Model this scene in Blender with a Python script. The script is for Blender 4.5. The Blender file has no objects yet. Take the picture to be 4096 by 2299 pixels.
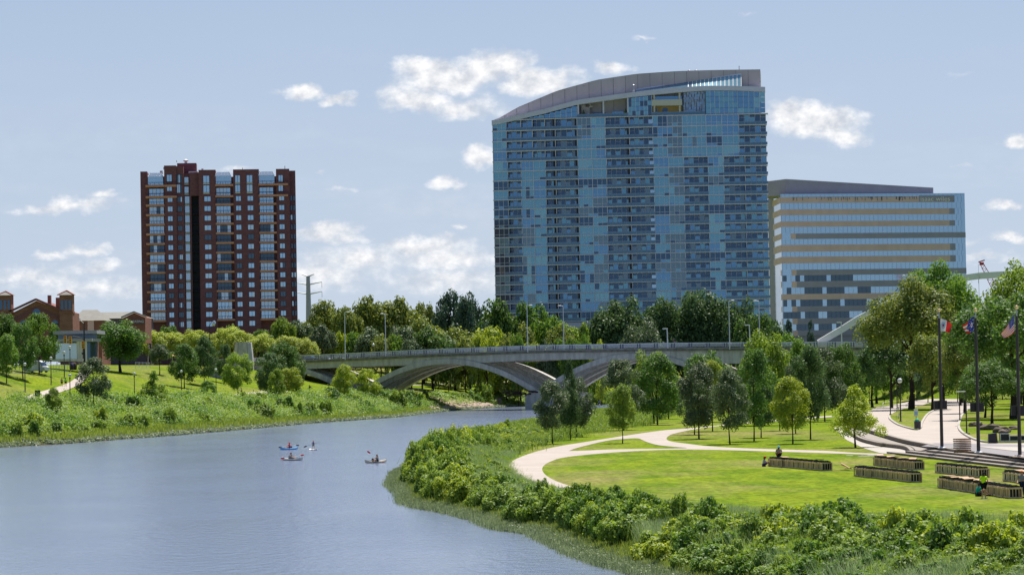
import bpy, math, random
import numpy as np
from mathutils import Vector, Matrix
from mathutils.geometry import tessellate_polygon
C = bpy.context.scene.collection
K = 4096/2576.0          # measurements were taken on a 2576 px wide view of the photograph
F = 12000.0; CAMZ = 10.5
PITCH = math.atan(340/12000.0); ROLL = -math.radians(1.05)
random.seed(7); RNG = np.random.default_rng(11)
R3 = Matrix.Rotation(math.pi/2+PITCH, 3, 'X') @ Matrix.Rotation(ROLL, 3, 'Z')

# ------------------------------------------------------------------ camera
sc = bpy.context.scene
cam = bpy.data.cameras.new('camera'); cam.sensor_width = 36; cam.lens = 36*F/4096
cam.clip_start = 1; cam.clip_end = 30000
co = bpy.data.objects.new('camera', cam); C.objects.link(co); co.location = (0, 0, CAMZ)
co.rotation_euler = R3.to_euler(); sc.camera = co
sc.view_settings.view_transform = 'Standard'; sc.view_settings.look = 'None'
sc.view_settings.exposure = 0.0; sc.view_settings.gamma = 1

def ray(dx, dy):
    v = R3 @ Vector((dx*K-2048, -(dy*K-1149.5), -F)); return v/v.y      # y component = 1
def at(dx, dy, Y):
    v = ray(dx, dy); return Vector((v.x*Y, Y, CAMZ+v.z*Y))
def atz(dx, dy, z):
    v = ray(dx, dy); Y = (z-CAMZ)/v.z; return Vector((v.x*Y, Y, z))
def zat(dx, dy, Y): return at(dx, dy, Y).z

# ------------------------------------------------------------------ shore lines
LS = [(-230,-300),(-150,0),(-130,300),(-105,400)] + [tuple(atz(a,b,0)[:2]) for a,b in
     ((0,1125),(150,1117),(300,1105),(450,1094),(600,1081),(800,1063),(1000,1049),(1075,1040),(1150,1031),(1220,1026),(1300,1022))] \
     + [(14,1000),(35,1055),(65,1078),(110,1090),(250,1110),(500,1200)]
RS = [(90,-300),(50,-50),(25,60),(12,118)] + [tuple(atz(a,b,0)[:2]) for a,b in
     ((1600,1446),(1500,1420),(1440,1398),(1380,1368),(1330,1343),(1240,1330),(1180,1306),(1100,1286),(1040,1276),(1008,1265),(1000,1240),(978,1222),(985,1205),(990,1190),(1030,1172),(1062,1160),
      (1085,1140),(1130,1113),(1200,1090),(1300,1072),(1400,1057),(1530,1040),(1700,1022),(1850,1012),(2050,1003))] + [(180,1010),(300,1000),(500,1020)]
LS = np.array(LS); RS = np.array(RS)
WATER = np.concatenate([LS, RS[::-1]])
def dseg(x, y, P):
    best = np.full(x.shape, 1e9)
    for (x0,y0),(x1,y1) in zip(P[:-1], P[1:]):
        dx, dy = x1-x0, y1-y0; L = dx*dx+dy*dy+1e-9
        t = np.clip(((x-x0)*dx+(y-y0)*dy)/L, 0, 1)
        best = np.minimum(best, np.hypot(x-x0-t*dx, y-y0-t*dy))
    return best
def inside(x, y, P):
    c = np.zeros(x.shape, bool); n = len(P)
    for i in range(n):
        x0,y0 = P[i]; x1,y1 = P[(i+1)%n]
        if y0 == y1: continue
        m = ((y0 > y) != (y1 > y)) & (x < (x1-x0)*(y-y0)/(y1-y0)+x0)
        c ^= m
    return c
# the base line of the seat walls and steps, from back to front
CURVE = [atz(a,b,1.5) for a,b in ((2118,1073),(2126,1082),(2158,1107),(2196,1119),(2222,1124),(2274,1131))]
STEP0 = [Vector((39.3,292,1.5)), Vector((43.3,250,1.5)), Vector((46.5,216,1.5)), Vector((54,140,1.5))]
EDGE = [(v.x, v.y) for v in CURVE] + [(v.x, v.y) for v in STEP0]
PLAZA = np.array([(96,690),(62,600),(53,470)] + EDGE + [(120,140),(150,470),(170,690)])
PZ = 2.35
EDGEA = np.array(EDGE)
def smooth(a, b, t):
    t = np.clip((t-a)/(b-a), 0, 1); return t*t*(3-2*t)
def hgt(x, y):
    x = np.atleast_1d(np.asarray(x, float)); y = np.atleast_1d(np.asarray(y, float))
    dl = dseg(x, y, LS); dr = dseg(x, y, RS); w = inside(x, y, WATER)
    s = 0.72+0.28*smooth(620, 720, y)
    near = smooth(640, 700, y)*(1-smooth(860, 900, y))
    zl = np.interp(dl/s, [0,3,10,20,30,44,55,70,90], [0,.35,2.6,5.0,6.4,8.9,11.5,13.6,14.6])
    zl = np.where(y > 980, np.minimum(zl, 13.5), zl)
    zr = np.interp(dr, [0,2,5,8.5], [0,.25,1.1,1.5])
    pin = inside(x, y, PLAZA); de = dseg(x, y, EDGEA)
    zr = np.where(pin, 1.5+(PZ-.05-1.5)*smooth(1.2, 3.3, de), zr)
    emb = smooth(95, 120, x)*smooth(690, 760, y)*13
    zr = zr+emb
    z = np.where(dl < dr, zl, zr)
    return np.where(w, -np.minimum(2.0, .25*np.minimum(dl, dr)+.02), z)
def H(x, y): return float(hgt(x, y)[0])
YS = np.concatenate([np.arange(120, 700, 1.0), np.arange(700, 1500, 2.0)])
def hit(dx, dy):
    v = ray(dx, dy); x = v.x*YS; z = CAMZ+v.z*YS; h = hgt(x, YS)
    i = int(np.argmax(z <= h))
    if i == 0: i = 1
    a = z[i-1]-h[i-1]; b = h[i]-z[i]; t = a/(a+b+1e-9)
    Y = YS[i-1]+t*(YS[i]-YS[i-1]); return Vector((v.x*Y, Y, H(v.x*Y, Y)))

# ------------------------------------------------------------------ mesh helpers
def link(name, me, parent=None, mats=()):
    o = bpy.data.objects.new(name, me); C.objects.link(o)
    if parent is not None: o.parent = parent
    for m in mats: me.materials.append(m)
    return o
def npmesh(name, V, Fq, mi=None, smoothf=False):
    me = bpy.data.meshes.new(name); n = Fq.shape[1]
    me.vertices.add(len(V)); me.vertices.foreach_set('co', np.asarray(V, np.float32).ravel())
    me.loops.add(Fq.size); me.loops.foreach_set('vertex_index', Fq.astype(np.int32).ravel())
    me.polygons.add(len(Fq)); me.polygons.foreach_set('loop_start', np.arange(0, Fq.size, n, dtype=np.int32))
    if mi is not None: me.polygons.foreach_set('material_index', np.asarray(mi, np.int32))
    me.polygons.foreach_set('use_smooth', np.full(len(Fq), smoothf))
    me.update(calc_edges=True); return me
class MB:
    def __init__(s): s.v = []; s.f = []; s.m = []
    def add(s, vs, fs, m=0):
        b = len(s.v); s.v += [tuple(v) for v in vs]; s.f += [tuple(b+i for i in f) for f in fs]; s.m += [m]*len(fs)
    def hexa(s, p, m=0):        # 8 points: bottom 4 ccw, top 4 ccw
        s.add(p, [(3,2,1,0),(4,5,6,7),(0,1,5,4),(1,2,6,5),(2,3,7,6),(3,0,4,7)], m)
    def box(s, x0,x1,y0,y1,z0,z1, m=0):
        s.hexa([(x0,y0,z0),(x1,y0,z0),(x1,y1,z0),(x0,y1,z0),(x0,y0,z1),(x1,y0,z1),(x1,y1,z1),(x0,y1,z1)], m)
    def rbox(s, c, ux, hx, hy, z0, z1, m=0):   # box turned about z; ux = unit direction of its length
        c = Vector(c); u = Vector((ux[0],ux[1],0)).normalized(); n = Vector((-u.y,u.x,0))
        q = [c-u*hx-n*hy, c+u*hx-n*hy, c+u*hx+n*hy, c-u*hx+n*hy]
        s.hexa([(a.x,a.y,z0) for a in q]+[(a.x,a.y,z1) for a in q], m)
    def beam(s, a, b, w, h, m=0):              # rectangular bar from a to b
        a = Vector(a); b = Vector(b); d = (b-a).normalized(); up = Vector((0,0,1))
        if abs(d.z) > .97: up = Vector((0,1,0))
        x = d.cross(up).normalized()*w/2; z = x.cross(d).normalized()*h/2
        s.hexa([a-x-z, a+x-z, b+x-z, b-x-z, a-x+z, a+x+z, b+x+z, b-x+z], m)
    def tube(s, a, b, r0, r1=None, n=6, m=0, cap=True):
        r1 = r0 if r1 is None else r1; a = Vector(a); b = Vector(b); d = (b-a).normalized()
        x = d.orthogonal().normalized(); y = d.cross(x); v = []
        for p, r in ((a, r0), (b, r1)):
            for i in range(n):
                t = 2*math.pi*i/n; v.append(p+x*r*math.cos(t)+y*r*math.sin(t))
        f = [(i,(i+1)%n,n+(i+1)%n,n+i) for i in range(n)]
        if cap: f += [tuple(range(n-1,-1,-1)), tuple(range(n,2*n))]
        s.add(v, f, m)
    def lathe(s, c, prof, n=12, m=0):
        v = []; c = Vector(c)
        for r, z in prof:
            for i in range(n):
                t = 2*math.pi*i/n; v.append(c+Vector((r*math.cos(t), r*math.sin(t), z)))
        f = []
        for k in range(len(prof)-1):
            f += [(k*n+i, k*n+(i+1)%n, (k+1)*n+(i+1)%n, (k+1)*n+i) for i in range(n)]
        f += [tuple(range(n-1,-1,-1)), tuple(range((len(prof)-1)*n, len(prof)*n))]
        s.add(v, f, m)
    def ball(s, c, rx, ry=None, rz=None, n=10, k=6, m=0):
        ry = rx if ry is None else ry; rz = rx if rz is None else rz; c = Vector(c); v = [c+Vector((0,0,-rz))]
        for j in range(1, k):
            a = -math.pi/2+math.pi*j/k
            for i in range(n):
                t = 2*math.pi*i/n; v.append(c+Vector((rx*math.cos(a)*math.cos(t), ry*math.cos(a)*math.sin(t), rz*math.sin(a))))
        v.append(c+Vector((0,0,rz))); f = [(0,1+(i+1)%n,1+i) for i in range(n)]
        for j in range(k-2):
            b = 1+j*n; f += [(b+i,b+(i+1)%n,b+n+(i+1)%n,b+n+i) for i in range(n)]
        b = 1+(k-2)*n; f += [(b+i,b+(i+1)%n,len(v)-1) for i in range(n)]
        s.add(v, f, m)
    def prism(s, poly, z0, z1, m=0):           # plan polygon (ccw)
        n = len(poly); v = [(p[0],p[1],z0) for p in poly]+[(p[0],p[1],z1) for p in poly]
        s.add(v, [tuple(range(n-1,-1,-1)), tuple(range(n,2*n))]+[(i,(i+1)%n,n+(i+1)%n,n+i) for i in range(n)], m)
    def quad(s, a, b, c, d, m=0): s.add([a,b,c,d], [(0,1,2,3)], m)
    def build(s, name, mats, parent=None, world=True, smoothf=False):
        me = bpy.data.meshes.new(name)
        off = parent_loc(parent) if (parent is not None and world) else Vector((0,0,0))
        me.from_pydata([(v[0]-off.x, v[1]-off.y, v[2]-off.z) for v in s.v], [], s.f)
        if not isinstance(mats, (list, tuple)): mats = [mats]
        for m in mats: me.materials.append(m)
        if len(mats) > 1: me.polygons.foreach_set('material_index', s.m)
        if smoothf: me.polygons.foreach_set('use_smooth', [True]*len(me.polygons))
        me.update(); o = bpy.data.objects.new(name, me); C.objects.link(o)
        if parent is not None: o.parent = parent
        return o
def parent_loc(p):
    v = Vector((0,0,0))
    while p is not None: v += p.location; p = p.parent
    return v
def tag(o, label=None, cat=None, group=None, kind=None):
    if label: o['label'] = label
    if cat: o['category'] = cat
    if group: o['group'] = group
    if kind: o['kind'] = kind
    return o
def thing(name, label, cat, loc=(0,0,0), rz=0, group=None):
    o = bpy.data.objects.new(name, None); C.objects.link(o); o.location = loc; o.rotation_euler = (0,0,rz)
    o.empty_display_size = .5
    return tag(o, label, cat, group)
def dup(root, loc=None, rz=None, label=None, parent=None):
    c = root.copy(); C.objects.link(c)
    if parent is not None: c.parent = parent
    if loc is not None: c.location = loc
    if rz is not None: c.rotation_euler = (0,0,rz)
    if label: c['label'] = label
    for ch in root.children: dup(ch, parent=c)
    return c

# ------------------------------------------------------------------ materials
def sock(n, *names):
    for k in names:
        if k in n.inputs: return n.inputs[k]
def mat(name, col, rough=.8, spec=.3, metal=0, var=0.0, scale=1.0, bump=0.0, bscale=None, col2=None, obj_rand=0.0, stretch=None, emit=None):
    m = bpy.data.materials.new(name); m.use_nodes = True; nt = m.node_tree; N = nt.nodes; Lk = nt.links
    p = N['Principled BSDF']; p.inputs['Roughness'].default_value = rough; p.inputs['Metallic'].default_value = metal
    sock(p, 'Specular IOR Level', 'Specular').default_value = spec
    p.inputs['Base Color'].default_value = (*col, 1)
    if var or bump or col2:
        tc = N.new('ShaderNodeNewGeometry'); mp = N.new('ShaderNodeMapping'); Lk.new(tc.outputs['Position'], mp.inputs['Vector'])
        if stretch: mp.inputs['Scale'].default_value = stretch
    if var or col2:
        nz = N.new('ShaderNodeTexNoise'); nz.inputs['Scale'].default_value = scale; nz.inputs['Detail'].default_value = 5; nz.inputs['Roughness'].default_value = .65
        Lk.new(mp.outputs[0], nz.inputs['Vector'])
        cr = N.new('ShaderNodeValToRGB'); cr.color_ramp.elements[0].position = .32; cr.color_ramp.elements[1].position = .68
        c2 = col2 if col2 else tuple(min(1, c*(1+var)) for c in col); c1 = col if col2 else tuple(c*(1-var) for c in col)
        cr.color_ramp.elements[0].color = (*c1, 1); cr.color_ramp.elements[1].color = (*c2, 1)
        Lk.new(nz.outputs['Fac'], cr.inputs[0]); out = cr.outputs[0]
        if obj_rand: out = objrand(N, Lk, out, obj_rand)
        Lk.new(out, p.inputs['Base Color'])
    if bump:
        nb = N.new('ShaderNodeTexNoise'); nb.inputs['Scale'].default_value = bscale or scale*4; nb.inputs['Detail'].default_value = 3
        Lk.new(mp.outputs[0], nb.inputs['Vector']); b = N.new('ShaderNodeBump'); b.inputs['Strength'].default_value = bump
        Lk.new(nb.outputs['Fac'], b.inputs['Height']); Lk.new(b.outputs[0], p.inputs['Normal'])
    return m
def objrand(N, Lk, col, amt):
    oi = N.new('ShaderNodeObjectInfo'); hs = N.new('ShaderNodeHueSaturation')
    mr = N.new('ShaderNodeMapRange'); mr.inputs['To Min'].default_value = 1-amt; mr.inputs['To Max'].default_value = 1+amt
    Lk.new(oi.outputs['Random'], mr.inputs['Value']); Lk.new(mr.outputs[0], hs.inputs['Value']); Lk.new(col, hs.inputs['Color']); return hs.outputs[0]
def leafmat(name, col, col2, trans=.35, scale=.8, rough=.55, spec=.35):
    m = bpy.data.materials.new(name); m.use_nodes = True; nt = m.node_tree; N = nt.nodes; Lk = nt.links
    p = N['Principled BSDF']; p.inputs['Roughness'].default_value = rough; sock(p, 'Specular IOR Level', 'Specular').default_value = spec
    g = N.new('ShaderNodeNewGeometry'); nz = N.new('ShaderNodeTexNoise'); nz.inputs['Scale'].default_value = scale; nz.inputs['Detail'].default_value = 3
    Lk.new(g.outputs['Position'], nz.inputs['Vector'])
    mx0 = N.new('ShaderNodeMath'); mx0.operation = 'MULTIPLY_ADD'; Lk.new(g.outputs['Random Per Island'], mx0.inputs[0]); mx0.inputs[1].default_value = .45; 
    sb = N.new('ShaderNodeMath'); sb.operation = 'SUBTRACT'; Lk.new(nz.outputs['Fac'], sb.inputs[0]); sb.inputs[1].default_value = .22; Lk.new(sb.outputs[0], mx0.inputs[2])
    cr = N.new('ShaderNodeValToRGB'); cr.color_ramp.elements[0].position = .3; cr.color_ramp.elements[1].position = .75
    cr.color_ramp.elements[0].color = (*col, 1); cr.color_ramp.elements[1].color = (*col2, 1); Lk.new(mx0.outputs[0], cr.inputs[0])
    c = objrand(N, Lk, cr.outputs[0], .16); Lk.new(c, p.inputs['Base Color'])
    tr = N.new('ShaderNodeBsdfTranslucent'); hs = N.new('ShaderNodeHueSaturation'); hs.inputs['Value'].default_value = 1.5; hs.inputs['Saturation'].default_value = 1.1; hs.inputs['Hue'].default_value = .485
    Lk.new(c, hs.inputs['Color']); Lk.new(hs.outputs[0], tr.inputs['Color'])
    mx = N.new('ShaderNodeMixShader'); mx.inputs[0].default_value = trans; Lk.new(p.outputs[0], mx.inputs[1]); Lk.new(tr.outputs[0], mx.inputs[2])
    Lk.new(mx.outputs[0], N['Material Output'].inputs['Surface']); return m
def glassmat(name, tint, metal=.55, rough=.06, wav=.04, base=None, scale=.35):
    m = mat(name, tint, rough=rough, spec=.6, metal=metal, bump=wav, bscale=scale); 
    return m
M = {}
M['grass'] = None
def grassmat(name, stripes=False):
    m = bpy.data.materials.new(name); m.use_nodes = True; nt = m.node_tree; N = nt.nodes; Lk = nt.links; p = N['Principled BSDF']
    p.inputs['Roughness'].default_value = .9; sock(p, 'Specular IOR Level', 'Specular').default_value = .03
    g = N.new('ShaderNodeNewGeometry')
    def noise(s, d=4, st=(1,1,1)):
        mp = N.new('ShaderNodeMapping'); mp.inputs['Scale'].default_value = st; Lk.new(g.outputs['Position'], mp.inputs[0])
        n = N.new('ShaderNodeTexNoise'); n.inputs['Scale'].default_value = s; n.inputs['Detail'].default_value = d; n.inputs['Roughness'].default_value = .6; Lk.new(mp.outputs[0], n.inputs['Vector']); return n.outputs['Fac']
    r1 = N.new('ShaderNodeValToRGB'); r1.color_ramp.elements[0].position = .36; r1.color_ramp.elements[1].position = .66
    r1.color_ramp.elements[0].color = (.095,.16,.008,1); r1.color_ramp.elements[1].color = (.185,.235,.012,1); Lk.new(noise(.22, 5, (1,.5,1)), r1.inputs[0])
    r2 = N.new('ShaderNodeValToRGB'); r2.color_ramp.elements[0].position = .47; r2.color_ramp.elements[1].position = .66
    r2.color_ramp.elements[0].color = (0,0,0,1); r2.color_ramp.elements[1].color = (.75,.75,.75,1); Lk.new(noise(.07 if stripes else .03, 6, (1,.45,1)), r2.inputs[0])
    mx = N.new('ShaderNodeMixRGB'); Lk.new(r2.outputs[0], mx.inputs[0]); Lk.new(r1.outputs[0], mx.inputs[1]); mx.inputs[2].default_value = (.24,.20,.085,1)
    r3 = N.new('ShaderNodeMapRange'); r3.inputs['From Min'].default_value = .3; r3.inputs['From Max'].default_value = .7; r3.inputs['To Min'].default_value = .62; r3.inputs['To Max'].default_value = 1.4
    Lk.new(noise(2.2, 6, (1,.35,1)), r3.inputs[0])
    hs = N.new('ShaderNodeHueSaturation'); Lk.new(mx.outputs[0], hs.inputs['Color']); Lk.new(r3.outputs[0], hs.inputs['Value'])
    col = hs.outputs[0]
    if stripes:
        w = N.new('ShaderNodeTexWave'); w.inputs['Scale'].default_value = .16; w.inputs['Distortion'].default_value = 1.2; w.inputs['Detail'].default_value = 2; Lk.new(g.outputs['Position'], w.inputs['Vector'])
        m4 = N.new('ShaderNodeMapRange'); m4.inputs['To Min'].default_value = .96; m4.inputs['To Max'].default_value = 1.04; Lk.new(w.outputs['Fac'], m4.inputs[0])
        h2 = N.new('ShaderNodeHueSaturation'); Lk.new(col, h2.inputs['Color']); Lk.new(m4.outputs[0], h2.inputs['Value']); col = h2.outputs[0]
    Lk.new(col, p.inputs['Base Color'])
    b = N.new('ShaderNodeBump'); b.inputs['Strength'].default_value = .5; b.inputs['Distance'].default_value = .1; Lk.new(noise(6, 4), b.inputs['Height']); Lk.new(b.outputs[0], p.inputs['Normal'])
    return m
M['grass'] = grassmat('grass'); M['lawn'] = grassmat('mown_lawn', True)
M['soil'] = mat('soil', (.16,.115,.07), .95, .1, var=.3, scale=.6, bump=.4)
M['path'] = mat('path_concrete', (.44,.38,.33), .9, .2, var=.1, scale=.25, bump=.1)
M['paving'] = mat('plaza_paving', (.27,.25,.25), .85, .25, var=.14, scale=.2)
M['palepaving'] = mat('pale_paving', (.44,.40,.35), .85, .25, var=.1, scale=.25)
M['stepstone'] = mat('step_stone', (.17,.14,.12), .9, .2, var=.2, scale=1.5, bump=.2)
M['treadstone'] = mat('tread_stone', (.33,.29,.25), .9, .2, var=.12, scale=.8)
M['concrete'] = mat('bridge_concrete', (.50,.47,.435), .85, .25, var=.24, scale=.9, bump=.15, stretch=(1,1,.25))
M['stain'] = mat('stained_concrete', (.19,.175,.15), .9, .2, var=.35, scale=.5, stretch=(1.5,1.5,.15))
M['polesteel'] = mat('lilac_grey_steel', (.42,.43,.52), .6, .3)
M['steel'] = mat('brushed_steel', (.42,.43,.46), .45, .5, .5)
M['lightpaint'] = mat('pale_painted_metal', (.70,.70,.75), .5, .4)
M['black'] = mat('black_metal', (.018,.018,.024), .5, .4)
M['pole'] = mat('brown_black_pole', (.035,.025,.032), .45, .5)
M['white'] = mat('white_paint', (.75,.75,.74), .5, .4)
M['asphalt'] = mat('asphalt', (.10,.10,.105), .9, .2, var=.15, scale=.3)
M['bark'] = mat('bark', (.055,.04,.03), .95, .1, var=.35, scale=2.0, bump=.4)
M['rock'] = mat('limestone_rubble', (.42,.33,.25), .9, .15, var=.3, scale=.8, bump=.5)
M['boulder'] = mat('boulder', (.16,.125,.10), .9, .2, var=.35, scale=1.2, bump=.5)
L = {
 'dark': leafmat('leaf_dark', (.055,.125,.024), (.13,.23,.045), 0.36),
 'deep': leafmat('leaf_deep', (.050,.105,.032), (.12,.20,.060), 0.32),
 'mid': leafmat('leaf_mid', (.085,.18,.026), (.175,.29,.045), 0.38),
 'bright': leafmat('leaf_bright', (.13,.225,.03), (.27,.37,.065), 0.42),
 'yellow': leafmat('leaf_yellow', (.20,.29,.035), (.37,.44,.06), 0.42),
 'locust': leafmat('leaf_locust', (0.263,0.350,0.061), (0.455,0.500,0.105), .4),
 'olive': leafmat('leaf_olive', (.125,.175,.035), (.27,.32,.07), 0.34),
 'grey': leafmat('leaf_grey', (.055,.095,.035), (.15,.20,.085), .3, spec=.6),
 'cedar': leafmat('leaf_cedar', (.050,.095,.055), (.10,.16,.09), 0.2),
 'silver': leafmat('grass_silver', (.17,.26,.10), (.36,.44,.23), 0.3, rough=.6),
 'weed': leafmat('weed_green', (0.140,0.236,0.035), (0.298,0.403,0.079), .35),
 'reed': leafmat('reed_green', (.13,.18,.08), (.28,.34,.18), .3, spec=.5),
 'lime': leafmat('shore_lime', (.19,.27,.045), (.32,.40,.09), .35),
}
# ------------------------------------------------------------------ water
def watermat():
    m = bpy.data.materials.new('river_water'); m.use_nodes = True; nt = m.node_tree; N = nt.nodes; Lk = nt.links; p = N['Principled BSDF']
    p.inputs['Base Color'].default_value = (.17,.205,.30,1); p.inputs['Roughness'].default_value = .14; p.inputs['IOR'].default_value = 2.3
    g = N.new('ShaderNodeNewGeometry'); mp = N.new('ShaderNodeMapping'); mp.inputs['Scale'].default_value = (1,.55,1); Lk.new(g.outputs['Position'], mp.inputs[0])
    a = N.new('ShaderNodeTexNoise'); a.inputs['Scale'].default_value = 1.1; a.inputs['Detail'].default_value = 5; a.inputs['Roughness'].default_value = .62; Lk.new(mp.outputs[0], a.inputs['Vector'])
    b = N.new('ShaderNodeTexNoise'); b.inputs['Scale'].default_value = .06; b.inputs['Detail'].default_value = 3; Lk.new(mp.outputs[0], b.inputs['Vector'])
    mr = N.new('ShaderNodeMapRange'); mr.inputs['From Min'].default_value = .35; mr.inputs['From Max'].default_value = .65; mr.inputs['To Min'].default_value = .45; mr.inputs['To Max'].default_value = 1.0; Lk.new(b.outputs['Fac'], mr.inputs[0])
    mu = N.new('ShaderNodeMath'); mu.operation = 'MULTIPLY'; Lk.new(a.outputs['Fac'], mu.inputs[0]); Lk.new(mr.outputs[0], mu.inputs[1])
    bp = N.new('ShaderNodeBump'); bp.inputs['Strength'].default_value = 1.0; bp.inputs['Distance'].default_value = .22; Lk.new(mu.outputs[0], bp.inputs['Height']); Lk.new(bp.outputs[0], p.inputs['Normal'])
    return m
M['water'] = watermat()
mb = MB(); mb.quad((-3000,-500,0),(3000,-500,0),(3000,4000,0),(-3000,4000,0))
tag(mb.build('water', M['water']), 'grey blue river water with fine ripples', kind='structure')

# ------------------------------------------------------------------ ground
def groundmat():
    m = M['grass'].copy(); m.name = 'ground_cover'; nt = m.node_tree; N = nt.nodes; Lk = nt.links; p = N['Principled BSDF']
    src = p.inputs['Base Color'].links[0].from_socket; g = N.new('ShaderNodeNewGeometry'); sx = N.new('ShaderNodeSeparateXYZ'); Lk.new(g.outputs['Position'], sx.inputs[0])
    r = N.new('ShaderNodeMapRange'); r.inputs['From Min'].default_value = .12; r.inputs['From Max'].default_value = .5; Lk.new(sx.outputs['Z'], r.inputs[0])
    mx = N.new('ShaderNodeMixRGB'); Lk.new(r.outputs[0], mx.inputs[0]); mx.inputs[1].default_value = (.09,.075,.04,1); Lk.new(src, mx.inputs[2]); Lk.new(mx.outputs[0], p.inputs['Base Color']); return m
tx = np.concatenate([np.linspace(-1.2,-.27,24), np.linspace(-.265,.265,420), np.linspace(.27,1.2,24)])
ty = np.concatenate([[-300,-100,0,30,60,90], 110*1.0062**np.arange(0, 430), [1700,1900,2300,3000,4200,6500,10000]])
TX, TY = np.meshgrid(tx, ty); GX = TX*np.maximum(TY, 250); GY = TY.copy()
GZ = hgt(GX.ravel(), GY.ravel()).reshape(GX.shape)
nr, nc = GX.shape; idx = np.arange(nr*nc).reshape(nr, nc)
Fq = np.stack([idx[:-1,:-1], idx[:-1,1:], idx[1:,1:], idx[1:,:-1]], -1).reshape(-1, 4)
me = npmesh('ground', np.stack([GX,GY,GZ], -1).reshape(-1,3), Fq, smoothf=True)
tag(link('ground', me, mats=[groundmat()]), 'green river banks and park ground', kind='structure')

def sheet(name, loops, z, m, label, kind='structure'):
    pts = [[Vector((p[0],p[1],z)) for p in lp] for lp in loops]
    tris = tessellate_polygon(pts); flat = [p for lp in pts for p in lp]; mb = MB()
    fs = []
    for t in tris:
        a,b,c = (flat[i] for i in t)
        fs.append(t if (b-a).cross(c-a).z > 0 else (t[0],t[2],t[1]))
    mb.add(flat, fs); return tag(mb.build(name, m), label, kind=kind)
def densify(P, n=4):       # smooth a D-space outline a little
    P = [Vector((a,b)) for a,b in P]; out = []
    for i in range(len(P)-1):
        p0 = P[max(i-1,0)]; p1 = P[i]; p2 = P[i+1]; p3 = P[min(i+2,len(P)-1)]
        for k in range(n):
            t = k/n; out.append(.5*((2*p1)+(p2-p0)*t+(2*p0-5*p1+4*p2-p3)*t*t+(3*p1-p0-3*p2+p3)*t*t*t))
    out.append(P[-1]); return [(v.x, v.y) for v in out]
def W2(P, z): return [tuple(atz(a,b,z)[:2]) for a,b in P]
outer = densify([(2100,1044),(1948,1055.5),(1845,1065),(1752,1075),(1666,1082),(1567,1096),(1497,1107),(1394,1124),(1330,1141),(1292,1157),(1280,1170),(1283,1184),(1296,1200),(1330,1216),(1400,1236),(1500,1256),(1600,1277),(1700,1295),(1850,1321),(2030,1354),(2300,1404),(2560,1450)])
loopin = densify([(2300,1378),(2036,1326),(1781,1288),(1650,1266),(1500,1238),(1420,1217),(1383,1201),(1366,1186),(1366,1173),(1385,1160),(1430,1148),(1560,1136),(1700,1130),(1830,1131.5),(2000,1136.5),(2145,1141),(2222,1143.5)])
rl = densify([(2222,1140.5),(2150,1138),(2075,1133),(1906,1128),(1789,1122),(1731,1115.5),(1690,1110),(1677,1104),(1682,1096),(1700,1089),(1760,1077),(1848,1067),(1948,1058.5),(2100,1047.5)])
tri = densify([(1431,1133.5),(1455,1125),(1526,1108),(1575,1103),(1604,1102),(1616,1106),(1630,1112),(1657,1119),(1700,1123.5),(1729,1126),(1690,1127.5),(1640,1128),(1540,1129.5),(1470,1132.5),(1431,1133.5)])[:-1]
sheet('path', [W2(outer+loopin+rl, 1.53), W2(tri, 1.53)], 1.53, M['path'], 'pale concrete footpath curving round the oval lawn')
oval = W2(loopin, 1.5)+[(40.2,283),(43.3,250),(46.5,216),(54,140)]
# the mown oval, 8 mm proud of the ground
OV = W2(loopin, 1.52); sheet('lawn', [OV+[(38.0,291),(42.5,250),(46,212),(53,150)]], 1.52, M['lawn'], 'bright mown oval lawn with dry brown patches')
# left bank path
def strip(name, A, B, m, label, n=60, off=.10, kind='structure'):
    A = densify(A, 6); B = densify(B, 6)
    def res(P):
        P = np.array(P); d = np.r_[0, np.cumsum(np.hypot(*np.diff(P, axis=0).T))]; t = np.linspace(0, d[-1], n)
        return np.stack([np.interp(t, d, P[:,0]), np.interp(t, d, P[:,1])], -1)
    a = [hit(*p) for p in res(A)]; b = [hit(*p) for p in res(B)]; mb = MB(); k = 5; v = []
    for p, q in zip(a, b):
        for j in range(k):
            r = p.lerp(q, j/(k-1)); v.append((r.x, r.y, H(r.x, r.y)+off))
    f = [(i*k+j, i*k+j+1, (i+1)*k+j+1, (i+1)*k+j) for i in range(n-1) for j in range(k-1)]
    mb.add(v, f); return tag(mb.build(name, m, smoothf=True), label, kind=kind)
def c1(x, y): return ((x/2.066)/K, (y/2.066+1100)/K)
strip('path', [c1(*p) for p in ((-60,1070),(0,1055),(200,1008),(350,962),(480,925),(580,885),(640,833),(652,790))],
      [c1(*p) for p in ((-60,1110),(0,1092),(200,1050),(400,1000),(560,950),(680,890),(738,820),(760,785))], M['path'], 'pale footpath climbing the left bank lawn')
def c3(x, y): return ((x/2.576+600)/K, (y/2.576+1150)/K)
strip('path', [c3(*p) for p in ((620,1128),(800,1112),(1000,1085),(1150,1072),(1420,1066))], [c3(*p) for p in ((620,1142),(800,1130),(1000,1108),(1150,1092),(1420,1076))], M['path'], 'thin footpath at the foot of the left lawn', n=30)
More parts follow.
